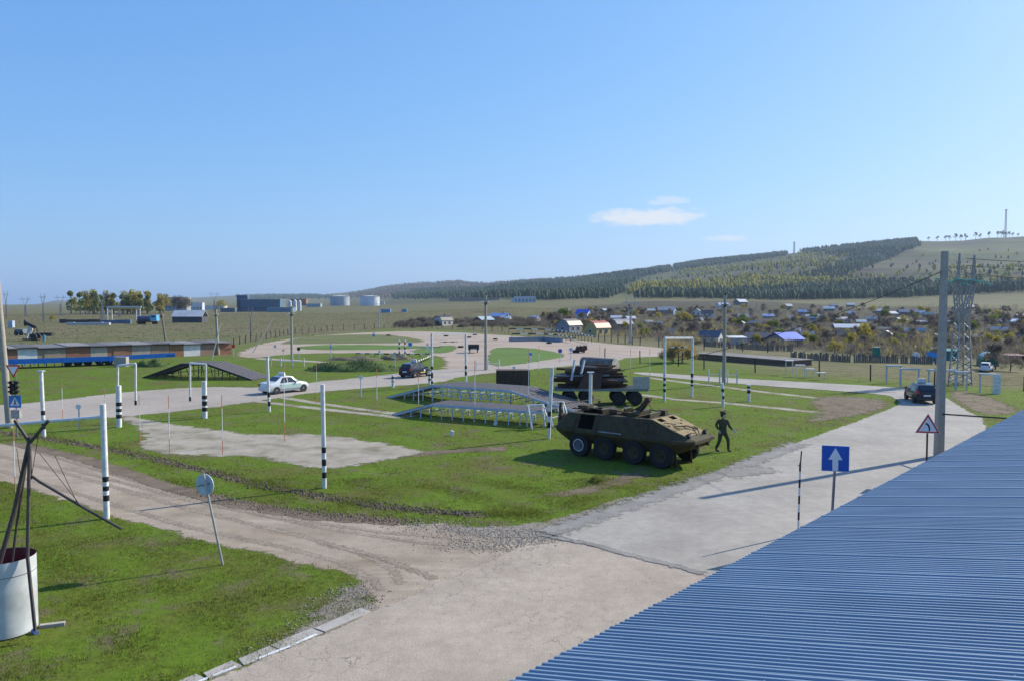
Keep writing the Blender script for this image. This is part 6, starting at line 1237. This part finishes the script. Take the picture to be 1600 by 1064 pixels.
for px, py, lb in [(774, 664, 'small white block under the lower ramp'), (706, 680, 'small white block on the lawn below the ramp')]:
    m_ = MB(); m_.box((0, 0, .14), (.2, .16, .3), Matrix.Rotation(.2, 3, 'Y')); o = m_.build('white_block', white); o.location = G(px, py); tag(o, lb, 'block')

# ------------------------------------------------------------------ metal bin with pole tripod, lower left
g = G(14, 985); g.x = G(8, 985).x; Y = g.y; s = Y/F_PX; t = thing('metal_bin', 'big white sheet-metal bin with red inside at lower left', 'bin', g); r_ = 46*s; Hb = A(8, 868, Y).z
m_ = MB(); lathe(m_, [(r_, 0.04), (r_, Hb)], (0, 0, 0), 40); m_.v = [(v[0], v[2], v[1]) for v in m_.v]; m_.build('shell', M('bin_metal', (.42, .44, .46), .5, c2=(.64, .67, .70), scale=1.8, metal=.15, bump=.3), t, True)
m_ = MB(); lathe(m_, [(r_-.01, 0.06), (r_-.01, Hb-.004)], (0, 0, 0), 40); m_.v = [(v[0], v[2], v[1]) for v in m_.v]; m_.build('lining', M('bin_red', (.15, .025, .025), .7), t, True)
m_ = MB(); m_.cyl((0, 0, .04), (0, 0, .07), r_-.015, r_-.015, 40); m_.build('floor', rust, t)
m_ = MB(); lathe(m_, [(r_+.004, Hb*.80), (r_+.008, Hb*.81)], (0, 0, 0), 40); m_.v = [(v[0], v[2], v[1]) for v in m_.v]; m_.build('seam', steel, t)
pm = M('dark_pipe', (.05, .04, .04), .6, c2=(.09, .07, .065)); j = lambda px, py, d=0.: A(px, py, Y+d)-g
t2 = thing('pole_tripod', 'tall dark pipe tripod with forked top standing around the bin', 'tripod', g)
for nm, P, r in [('leg', [j(46, 690), j(22, 800), j(-8, 905, -.2)], .055), ('leg', [j(46, 690), j(43, 870, -.3), j(55, 985, -.6)], .042), ('leg', [j(46, 690), j(26, 820, .3), j(18, 885, .35)], .03), ('fork', [j(46, 690), j(23, 656)], .042), ('fork', [j(48, 690), j(76, 656)], .04), ('spine', [j(46, 682), j(48, 748)], .035)]:
    m_ = MB(); m_.tube(P, r, 8); m_.build(nm, pm, t2, True)
for P in ([j(26, 700), j(33, 750), j(30, 810)], [j(62, 668), j(50, 740)], [j(62, 708), j(125, 788)], [j(86, 712), j(122, 788)]):
    m_ = MB(); m_.tube(P, .008, 5); m_.build('guy_wire', rust, t2)
t3 = tag(MB().tube([j(48, 742), j(62, 752), j(130, 792), j(190, 826, -.1)], .034, 8).build('lever_pipe', pm, None, True), 'dark lever pipe slanting down from the tripod to the grass', 'pipe'); t3.location = g
m_ = MB(); m_.box((0, 0, 0), (.55, .13, .08)); o = m_.build('concrete_lump', kerbm); q = G(82, 978); o.location = q+Vector((0, 0, .04)); o.rotation_euler = (0, 0, .35); tag(o, 'broken concrete bar lying beside the bin', 'concrete')
o = tag(MB().tube([Vector((0, 0, .05)), Vector((.15, -.12, .04))], .06, 10).build('pipe_end', M('pipe_blue', (.08, .12, .3)), None, True), 'short blue pipe end under the bin', 'pipe'); o.location = G(52, 988)

# ------------------------------------------------------------------ garages and blue trailer at left
ga, gb = G(-60, 573.5), G(362, 553); n = 13; wid = [0, 60, 73, 101, 142, 178, 205, 243, 275, 307, 332, 363, 390, 422]
cols = [(.30, .15, .10), (.30, .15, .10), (.72, .73, .74), (.33, .26, .20), (.30, .14, .09), (.46, .40, .34), (.30, .155, .10), (.40, .35, .3), (.33, .23, .17), (.33, .17, .09), (.74, .74, .74), (.33, .22, .165), (.34, .155, .09)]
gl = [('second ', 'brick'), ('leftmost ', 'brick'), ('left ', 'whitewashed'), ('', 'tan'), ('', 'red brick'), ('', 'pale plastered'), ('', 'plain brick'), ('', 'stepped grey'), ('', 'brown'), ('', 'orange brick'), ('right ', 'whitewashed'), ('', 'dull brick'), ('end ', 'bright brick')]
gn = ['brick garage off the left end of the row', 'brick garage at the left edge behind the leaning pole', 'whitewashed garage at the left end of the row', 'tan weathered garage right of the left whitewashed one', 'red brick garage, first red one of the row from the left', 'pale plastered garage in the middle of the row', 'brick garage right of the pale plastered one', 'grey stepped garage in mid row', 'brown garage left of the orange brick one', 'orange brick garage left of the right whitewashed one', 'whitewashed garage behind the tip of the blue trailer', 'dull brick garage between white and bright brick ones', 'bright brick garage at the right end of the row']
rz = math.atan2(gb.y-ga.y, gb.x-ga.x)
for i in range(13):
    u0, u1 = wid[i]/422, wid[i+1]/422; p = ga.lerp(gb, (u0+u1)/2); L = (gb-ga).length*(u1-u0); H = 1.95-.35*u0+random.uniform(-.08, .08); t = thing('garage', gn[i], 'garage', p, rz)
    m_ = MB(); m_.box((0, 2.5, H/2-.1), (L-.05, 5, H+.2)); m_.build('wall', M('garage_wall_%d' % i, cols[i], .9, c2=tuple(v*.72 for v in cols[i]), scale=1.3), t)
    m_ = MB(); m_.prism([(-.35, H+.12), (5.2, H+.3), (5.2, H+.42), (-.35, H+.24)], -L/2-.02, L/2-.03+.03, 0, Matrix.Rotation(math.pi/2, 4, 'Z')); m_.v = [(-v[0], v[1], v[2]) for v in m_.v]; m_.build('roof', M('garage_roof_%d' % (i % 3), [(.15, .15, .16), (.22, .215, .21), (.11, .105, .11)][i % 3], .9), t)
    if L > 3: m_ = MB(); m_.box((0, -.03, .85), (L*.55, .06, 1.75)); m_.build('door', M('garage_door_%d' % i, tuple(v*.9 for v in cols[i]), .8), t)
bl = M('bright_blue_paint', (.02, .17, .58), .5, c2=(.04, .24, .68)); bl2 = M('deep_blue_paint', (.01, .06, .26), .5)
ta, tb = G(-40, 577), G(272, 566); t = thing('blue_trailer', 'very long bright blue flatbed ramp trailer before the garages', 'trailer', ta, math.atan2(tb.y-ta.y, tb.x-ta.x)); L = (tb-ta).length; s = ta.y/F_PX
m_ = MB(); m_.box((L*.36, 0, 10*s), (L*.72, 2.6, .3)); m_.build('deck', bl2, t); m_ = MB(); m_.box((L*.36, -1.36, 11.5*s), (L*.72, .1, .62)); m_.build('side_beam', bl, t)
m_ = MB(); m_.bar((L*.55, -1.37, 11.2*s), (L*1.0, -1.0, 14.2*s), .12, .55); m_.build('ramp_beam', bl, t); m_ = MB(); m_.bar((L*.7, 0, 10.4*s), (L*1.0, 0, 13.2*s), 2.2, .12); m_.build('ramp_deck', bl2, t)
for i in range(16): m_ = MB(); m_.box((L*.7*i/15, -1.44, 9.4*s), (.12, .1, .7)); m_.build('stake', bl, t)
for i in range(11): m_ = MB(); m_.bar((L*.03+L*.38*i/10, -1.3, 8*s), (L*.03+L*.38*i/10+.1, -1.35, -.05), .07); m_.build('prop', darksteel, t)
for u in (.44, .49, .54, .60, .645):
    for y in (-1.0, 1.0): wheel(t, (L*u, y, .48), .48, .4, darksteel, .45)
for u in (.49, .62): m_ = MB(); m_.box((L*u, 0, .62), (L*.1, 1.4, .3)); m_.build('bogie', black, t)
g = G(190, 572); m_ = MB(); m_.box((0, 0, .55), (1.5, .8, 1.3)); o = m_.build('concrete_block', kerbm); o.location = g; tag(o, 'grey concrete block under the tip of the blue trailer', 'block')

# ------------------------------------------------------------------ left background: yard, oil pump, works
def works(px, pyb, wpx, hpx, wall, roof, lb, slope=False, name='works_building', cat='building', rz=0., dep=.5, wins=0):
    g = G(px, pyb); s = g.y/F_PX; W, H = wpx*s, hpx*s; D_ = W*dep; t = thing(name, lb, cat, g, rz); wm_ = M('works_%d' % px, wall, .8, c2=tuple(v*.8 for v in wall), scale=.15); rm = M('worksroof_%d' % px, roof, .6, scale=.2)
    if slope:
        m_ = MB(); m_.box((0, 0, H*.25), (W, D_, H*.5)); m_.build('wall', wm_, t); m_ = MB(); m_.prism([(-D_/2-.4, H*.48), (0, H), (D_/2+.4, H*.48), (D_/2+.4, H*.52), (0, H*1.04), (-D_/2-.4, H*.52)], -W/2-.3, W/2+.3, 0, Matrix.Rotation(math.pi/2, 4, 'Z')); m_.build('roof', rm, t)
    else:
        m_ = MB(); m_.box((0, 0, H/2), (W, D_, H)); m_.build('wall', wm_, t); m_ = MB(); m_.box((0, 0, H+H*.03), (W*1.02, D_*1.03, H*.06)); m_.build('roof', rm, t)
    for r in range(max(0, wins)):
        for k in range(max(3, int(wpx/5))): f = MB(); nk = max(3, int(wpx/5)); f.box((W*((k+.5)/nk-.5), -D_/2-.05, H*(.3+.5*r/max(1, wins))), (W/nk*.5, .1, H*.14)); f.build('window', M('works_window', (.06, .08, .1), .2), t)
    return t
works(412, 487, 60, 18, (.10, .17, .24), (.2, .24, .28), 'long blue-grey factory hall on the left skyline', wins=1); works(380, 487, 17, 24, (.08, .14, .22), (.15, .2, .26), 'tower block at the left end of the blue-grey factory', wins=3); works(440, 488, 40, 7, (.18, .27, .34), (.2, .28, .33), 'low light blue shed before the factory hall')
works(467, 478, 26, 10, (.34, .16, .11), (.3, .14, .1), 'red brick hall behind the white silos'); works(491, 480, 22, 5, (.3, .42, .45), (.35, .52, .55), 'low teal-roofed shed right of the silos')
works(308, 485, 20, 11, (.6, .62, .7), (.55, .56, .66), 'white and violet works building left of the factory', wins=1); works(335, 484, 34, 6, (.6, .63, .68), (.5, .55, .62), 'long low white shed between works and factory'); works(358, 488, 22, 6, (.12, .16, .22), (.3, .14, .08), 'dark low store with rusty roof left of the tower block')
works(278, 486, 34, 20, (.34, .36, .40), (.3, .3, .32), 'hazy grey apartment block behind bare trees', wins=3); works(297, 504, 46, 18, (.08, .085, .10), (.52, .53, .52), 'dark shed with a broad pale roof in the dry field', True, 'field_shed', 'shed', 0, .5)
works(820, 473, 34, 9, (.55, .6, .68), (.3, .38, .55), 'white and blue works hall beyond the dry field', wins=2); works(806, 472, 14, 5, (.5, .55, .65), (.4, .48, .6), 'low white annex left of the works hall'); works(742, 471, 78, 5, (.28, .24, .22), (.33, .3, .28), 'long low brown wall building under the pine wood')
works(603, 489, 15, 5.5, (.2, .32, .5), (.25, .38, .55), 'larger pale blue container in the dry field', False, 'field_container', 'container'); works(632, 488, 8, 4.5, (.2, .32, .5), (.25, .38, .55), 'smaller pale blue container in the dry field', False, 'field_container', 'container')
works(599, 476, 4, 4, (.7, .7, .68), (.6, .6, .6), 'tiny white hut right of the storage tanks', False, 'field_hut', 'hut'); works(18, 512, 7, 10, (.42, .5, .62), (.35, .42, .55), 'pale blue booth at the left edge of the field', False, 'field_booth', 'booth', 0, .9)
for i, px in enumerate((531, 578)):
    g = G(px, 478); s = g.y/F_PX; t = thing('storage_tank', ['left bluish storage tank on the skyline', 'right whiter storage tank on the skyline'][i], 'tank', g); r_ = 15*s; H = 14.5*s
    m_ = MB(); m_.cyl((0, 0, -1), (0, 0, H), r_, r_, 32); m_.build('shell', M('tank_%d' % i, [(.36, .40, .46), (.55, .60, .66)][i], .5, scale=.1), t, True); m_ = MB(); m_.cyl((0, 0, H), (0, 0, H+1), r_, r_*.1, 32); m_.build('roof', M('tank_roof', (.45, .48, .5)), t); m_ = MB(); lathe(m_, [(r_*1.01, H*.93), (r_*1.01, H*.98)], (0, 0, 0), 32); m_.v = [(v[0], v[2], v[1]) for v in m_.v]; m_.build('rim_ring', steel, t)
for i, px in enumerate((453, 461, 468)):
    g = G(px, 486); s = g.y/F_PX; H = (17, 18, 17)[i]*s; t = thing('silo', ['left', 'middle', 'right'][i]+' of three white silos beside the brick hall', 'silo', g); m_ = MB(); m_.cyl((0, 0, 0), (0, 0, H*.85), 2.9*s, 2.9*s, 14); m_.build('shell', M('silo_white', (.62, .64, .66), .5), t, True); m_ = MB(); m_.cyl((0, 0, H*.85), (0, 0, H), 2.9*s, .6*s, 14); m_.build('dome', M('silo_top', (.5, .53, .56)), t, True)
# gantry crane and yard wall
g = G(194, 500); s = g.y/F_PX; t = thing('gantry_crane', 'pale gantry crane with yellow beam over the yard', 'crane', g)
for x in (-26, -19, 19, 25):
    m_ = MB(); m_.bar((x*s, 0, -.1), (x*s, 0, 20*s), .35); m_.build('leg', M('crane_white', (.5, .53, .56)), t)
m_ = MB(); m_.bar((-27*s, 0, 20*s), (27*s, 0, 20*s), .5, .7); m_.build('girder', MATS['crane_white'], t); m_ = MB(); m_.bar((-18*s, 0, 17.5*s), (22*s, 0, 17.5*s), .4, .8); m_.build('yellow_beam', M('crane_yellow', (.45, .30, .06)), t)
for x0, x1 in ((-26, -19), (19, 25)):
    for k in range(3): m_ = MB(); m_.bar((x0*s, 0, (3+5*k)*s), (x1*s, 0, (7+5*k)*s), .2); m_.build('brace', MATS['crane_white'], t)
for px0, px1, py, h_, c, lb in [(94, 158, 505, 6, (.06, .055, .055), 'dark low yard wall left of the crane'), (105, 172, 508, 4, (.48, .48, .47), 'pale concrete slab wall before the dark yard wall'), (158, 205, 506, 6, (.10, .16, .24), 'blue-grey stacked steel in the yard'), (58, 83, 525, 5, (.05, .045, .045), 'dark stack of pipes right of the oil pump')]:
    a, b2 = G(px0, py), G(px1, py); s = a.y/F_PX; m_ = MB(); n = 6
    for k in range(n): m_.box(((b2-a)*((k+.5)/n))+Vector((0, 0, h_*s*(.42+.16*random.random()))), ((b2-a).length/n*.99, 1.2, h_*s*random.uniform(.8, 1.05)))
    o = m_.build('yard_wall' if 'wall' in lb else 'yard_stack', M('yard_%d' % px0, c, .9)); o.location = a; tag(o, lb, 'wall' if 'wall' in lb else 'stack', kind=None)
g = G(231, 507); s = g.y/F_PX; t = thing('tanker_truck', 'dark tanker truck with a light blue cab in the yard', 'truck', g); m_ = MB(); m_.box((11*s, 0, 10*s), (10*s, 2.4, 9*s)); m_.build('cab', M('cab_blue', (.12, .42, .68), .4), t); m_ = MB(); m_.box((11*s, -1.22, 12*s), (6*s, .05, 3*s)); m_.build('cab_window', glass, t); m_ = MB(); m_.cyl((-15*s, 0, 9*s), (5*s, 0, 9*s), 4.2*s, 4.2*s, 14); m_.build('tank', M('tanker_blue', (.08, .11, .18)), t, True); m_ = MB(); m_.box((-3*s, 0, 4*s), (28*s, 1.6, 1.5*s)); m_.build('chassis', black, t)
for x in (-12, -7, 11):
    for y in (-1, 1): wheel(t, (x*s, y, .55), .55, .35, darksteel)
# oil pump jack
g = G(50, 532); s = g.y/F_PX; t = thing('pump_jack', 'nodding oil pump with dark horsehead at the left', 'oil pump', g); wj = M('pump_white', (.55, .54, .5))
for x0, x1 in ((-5, -3), (1, -1)):
    for y in (-.5, .5): m_ = MB(); m_.bar((x0*s, y*1.5, 3*s), (x1*s, y*.4, 21*s), .3); m_.build('samson_leg', wj, t)
m_ = MB(); m_.bar((-9*s, 0, 27*s), (6*s, 0, 20*s), .45, .6); m_.build('walking_beam', darksteel, t); m_ = MB(); m_.prism([(-10*s, 22*s), (-7.5*s, 24*s), (-8*s, 30*s), (-9.5*s, 33*s), (-11*s, 30*s), (-11.3*s, 26*s)], -.25, .25); m_.build('horsehead', darksteel, t)
m_ = MB(); m_.box((0, 0, 2*s), (24*s, 1.6, 2*s)); m_.build('base_frame', rust, t)
for y in (-.7, .7): m_ = MB(); lathe(m_, [(0, y-.15), (6*s, y-.15), (6*s, y+.15), (0, y+.15)], (5*s, 0, 5*s), 16); m_.build('crank_weight', darksteel, t)
for i, x in enumerate((4.5, 6.5)): m_ = MB(); m_.bar((x*s, (-.5, .5)[i], 5*s), (6*s, (-.5, .5)[i], 20*s), .15); m_.build('pitman_arm', darksteel, t)
g = G(33, 524); s = g.y/F_PX; t = thing('pump_wagon', 'grey-blue wagon behind the oil pump', 'wagon', g); m_ = MB(); m_.box((0, 0, 6*s), (13*s, 2, 7*s)); m_.build('body', M('wagon_grey', (.13, .17, .2)), t)
for x in (-4, 4): wheel(t, (x*s, -.9, .5), .5, .3, darksteel); wheel(t, (x*s, .9, .5), .5, .3, darksteel)
g = G(69, 533); s = g.y/F_PX; m_ = MB(); m_.cyl((0, 0, 0), (0, 0, 9*s), 2*s, 2*s, 12); m_.cyl((0, 0, 9*s), (0, 0, 10*s), 1*s, .8*s, 8); o = m_.build('blue_wellhead', M('wellhead', (.05, .25, .36))); o.location = g; tag(o, 'small teal wellhead right of the oil pump', 'wellhead')
# rubble, low roof on right, scrap by garages
g = G(1170, 562); 
a, b2 = G(1085, 560), G(1235, 572); t = thing('sunken_shed', 'long sunken brown shed with flat grey roof beyond the right gate', 'shed', a, math.atan2(b2.y-a.y, b2.x-a.x)); L = (b2-a).length; m_ = MB(); m_.box((L/2, 2, .2), (L, 4, 1.0)); m_.build('wall', M('sunken_wall', (.20, .13, .10), .9, c2=(.12, .08, .06), bump=.4), t); m_ = MB(); m_.box((L/2, 2, .76), (L+.4, 4.6, .12)); m_.build('roof', M('sunken_roof', (.15, .14, .135), .95, c2=(.22, .2, .19), scale=.8), t)
for px, py, lb in [(905, 551, 'dark scrap drum behind the tank cylinder'), (320, 540, 'dark scrap heap on the right garage roof line')]:
    g = G(px, py); m_ = MB(); random.seed(px)
    for k in range(9): m_.box((random.uniform(-1, 1), random.uniform(-.4, .4), random.uniform(.1, .9)), (random.uniform(.4, 1.2), .5, random.uniform(.2, .7)), Matrix.Rotation(random.uniform(-.5, .5), 3, 'Y'))
    o = m_.build('scrap_heap', rust); o.location = g; tag(o, lb, 'scrap', kind='stuff')

# ------------------------------------------------------------------ pylons
def y_pylon(px, pyb, pyt, lb, wsc=1., mat=steel, th=.14):
    g, H = GH(px, pyb, pyt); t = thing('power_pylon', lb, 'pylon', g); w = H*.035*wsc; zs = H*.55; m_ = MB(); b_ = MB()
    for a in ((-1, -1), (1, -1), (1, 1), (-1, 1)): m_.bar((a[0]*w, a[1]*w, -.3), (a[0]*w*.35, a[1]*w*.35, zs), th)
    n = 7
    for i in range(n):
        z0, z1 = zs*i/n, zs*(i+1)/n; k0, k1 = w*(1-.65*i/n), w*(1-.65*(i+1)/n)
        for y in (-1, 1): b_.bar((-k0, y*k0, z0), (k1, y*k1, z1), th*.6); b_.bar((k0, y*k0, z0), (-k1, y*k1, z1), th*.6)
    m_.build('leg_frame', mat, t); b_.build('lattice', mat, t)
    for s_ in (-1, 1):
        m_ = MB(); m_.bar((s_*w*.3, 0, zs), (s_*H*.11*wsc, 0, H*.86), th*1.2); m_.bar((s_*H*.11*wsc, 0, H*.86), (s_*H*.13*wsc, 0, H), th*.8); m_.build('fork_arm', mat, t)
    m_ = MB(); m_.bar((-H*.24*wsc, 0, H*.87), (H*.24*wsc, 0, H*.87), th*1.2); m_.build('crossarm', mat, t)
    return t
y_pylon(985, 537, 464, 'slim forked lattice pylon among the village houses', .75, M('pylon_pale', (.42, .42, .42), .6)); y_pylon(592, 513, 470, 'thin lattice pylon in the dry field at centre', .6, MATS['pylon_pale'], .1)
PY = 'forked power pylon on the left horizon'
for i, (px, pyb, pyt) in enumerate([(40, 494, 464), (68, 503, 459), (95, 494, 461), (160, 502, 455), (187, 496, 459), (335, 487, 456), (10, 496, 455), (392, 528, 480)]):
    y_pylon(px, pyb, pyt, ['small forked pylon left of the hill mound', 'cross-armed pylon before the hill mound', 'forked pylon left of the birch belt', 'tall forked pylon before the birch belt', 'forked pylon between the two birch groups', 'forked pylon left of the factory', 'thin pylon at the far left edge', 'slim lattice mast behind the garages end'][i], 1.3 if i not in (1, 6, 7) else .5, steel, .16 if i != 7 else .1)
# large pylon at right with green glass insulators
g, H = GH(1500, 600, 396); t = thing('lattice_pylon', 'big forked lattice pylon with green glass insulators at right', 'pylon', g); s = g.y/F_PX; galv = M('galvanised_lattice', (.40, .40, .40), .5, c2=(.22, .22, .23), metal=.2)
def lattice(P0, P1, w0, w1, n, nm, th):
    m_ = MB(); 
    for a in ((-1, -1), (1, -1), (1, 1), (-1, 1)): m_.bar(P0+Vector((a[0]*w0, a[1]*w0, 0)), P1+Vector((a[0]*w1, a[1]*w1, 0)), th)
    fo = m_.build(nm, galv, t); b_ = MB()
    for i in range(n):
        p, q = P0.lerp(P1, i/n), P0.lerp(P1, (i+1)/n); k0, k1 = w0+(w1-w0)*i/n, w0+(w1-w0)*(i+1)/n; sg = 1 if i % 2 else -1
        for y in (-1, 1): b_.bar(p+Vector((-sg*k0, y*k0, 0)), q+Vector((sg*k1, y*k1, 0)), th*.8, th*.5); b_.bar(p+Vector((y*k0, -sg*k0, 0)), q+Vector((y*k1, sg*k1, 0)), th*.8, th*.5)
    b_.build('lattice_bracing', galv, fo)
z1, z2 = A(1500, 505, g.y).z-g.z, A(1500, 440, g.y).z-g.z
lattice(Vector((0, 0, -.3)), Vector((0, 0, z1)), 12*s, 7.5*s, 12, 'body_frame', .13)
lattice(Vector((-3*s, 0, z1)), Vector((-9*s, 0, z2)), 4.2*s, 4*s, 6, 'fork_frame', .1); lattice(Vector((4*s, 0, z1)), Vector((15*s, 0, z2)), 4*s, 3.6*s, 6, 'fork_frame', .1)
lattice(Vector((-8*s, 0, z2)), Vector((-6*s, 0, H)), 2.2*s, .6*s, 5, 'earth_peak', .05); lattice(Vector((16*s, 0, z2)), Vector((17*s, 0, H*.985)), 2.2*s, .6*s, 5, 'earth_peak', .05)
m_ = MB(); m_.bar((-16*s, 0, z2), (24*s, 0, z2), .25); m_.build('crossarm', galv, t)
ig = M('green_glass', (.10, .42, .34), .15, c2=(.25, .55, .48))
for a, b2 in [((1462, 435), (1476, 439)), ((1480, 441), (1494, 438)), ((1490, 435), (1512, 439)), ((1500, 443), (1516, 446)), ((1514, 437), (1534, 441)), ((1534, 440), (1551, 446))]:
    p, q = A(*a, g.y-.3)-g, A(*b2, g.y-.3)-g; m_ = MB(); n = 9
    for k in range(n): c0 = p.lerp(q, k/n); c1 = p.lerp(q, (k+.62)/n); m_.cyl(c0, c1, 1.5*s, 1.1*s, 8)
    m_.cyl(p, q, .05, .05, 6); m_.build('insulator_string', ig, t)
for px, py in ((1490, 398), (1505, 402), (1531, 401)): m_ = MB(); c = A(px, py, g.y)-g; m_.cyl(c-Vector((0, 0, 1.5*s)), c+Vector((0, 0, 3*s)), .9*s, .5*s, 8); m_.build('pin_insulator', signwhite, t)
top = Vector(A(1471, 425, 41)); cable('overhead_cable', 'black cable sagging from the tall concrete pole into the village', top, A(922, 583, G(922, 662).y), 0.9, .016)
for k, (py0, py1, lb) in enumerate([(404, 394, 'upper power line running right from the big pylon'), (415, 411, 'middle power line running right from the big pylon'), (427, 430, 'lower power line running right from the big pylon')]):
    cable('power_line', lb, A(1510, py0, g.y), A(1900, py1, g.y+20), .8, .035)
for i, (x0, y0, x1, y1, lb) in enumerate([(395, 545, 428, 497, 'pale slanting prop pole by the left bend of the track'), (331, 555, 345, 505, 'thin pale leaning mast beside the garage pole'), (130, 488, 135, 480, 'short slanted prop in the yard')]):
    gg = G(x0, y0+6); m_ = MB(); m_.cyl((0, 0, 0), A(x1, y1, gg.y)-gg, .08, .05, 6); o = m_.build('leaning_pole', M('pale_pole', (.55, .53, .5))); o.location = gg; tag(o, lb, 'pole')

# ------------------------------------------------------------------ air
hz = MB(); hz.box((0, 0, 150), (13600, 13600, 1500)); 
hzm = bpy.data.materials.new('haze_air'); hzm.use_nodes = True; nn_ = hzm.node_tree.nodes; nn_.remove(nn_['Principled BSDF']); pv = nn_.new('ShaderNodeVolumePrincipled'); pv.inputs['Color'].default_value = (.62, .78, 1.0, 1); pv.inputs['Density'].default_value = 0.00009; pv.inputs['Anisotropy'].default_value = 0.2
hzm.node_tree.links.new(pv.outputs[0], nn_['Material Output'].inputs['Volume'])
zmin = -400.0; zmax = 420.0
hz = MB(); hz.box((0, 0, (zmin+zmax)/2), (13600, 13600, zmax-zmin)); ho = hz.build('haze', hzm); ho['kind'] = 'stuff'
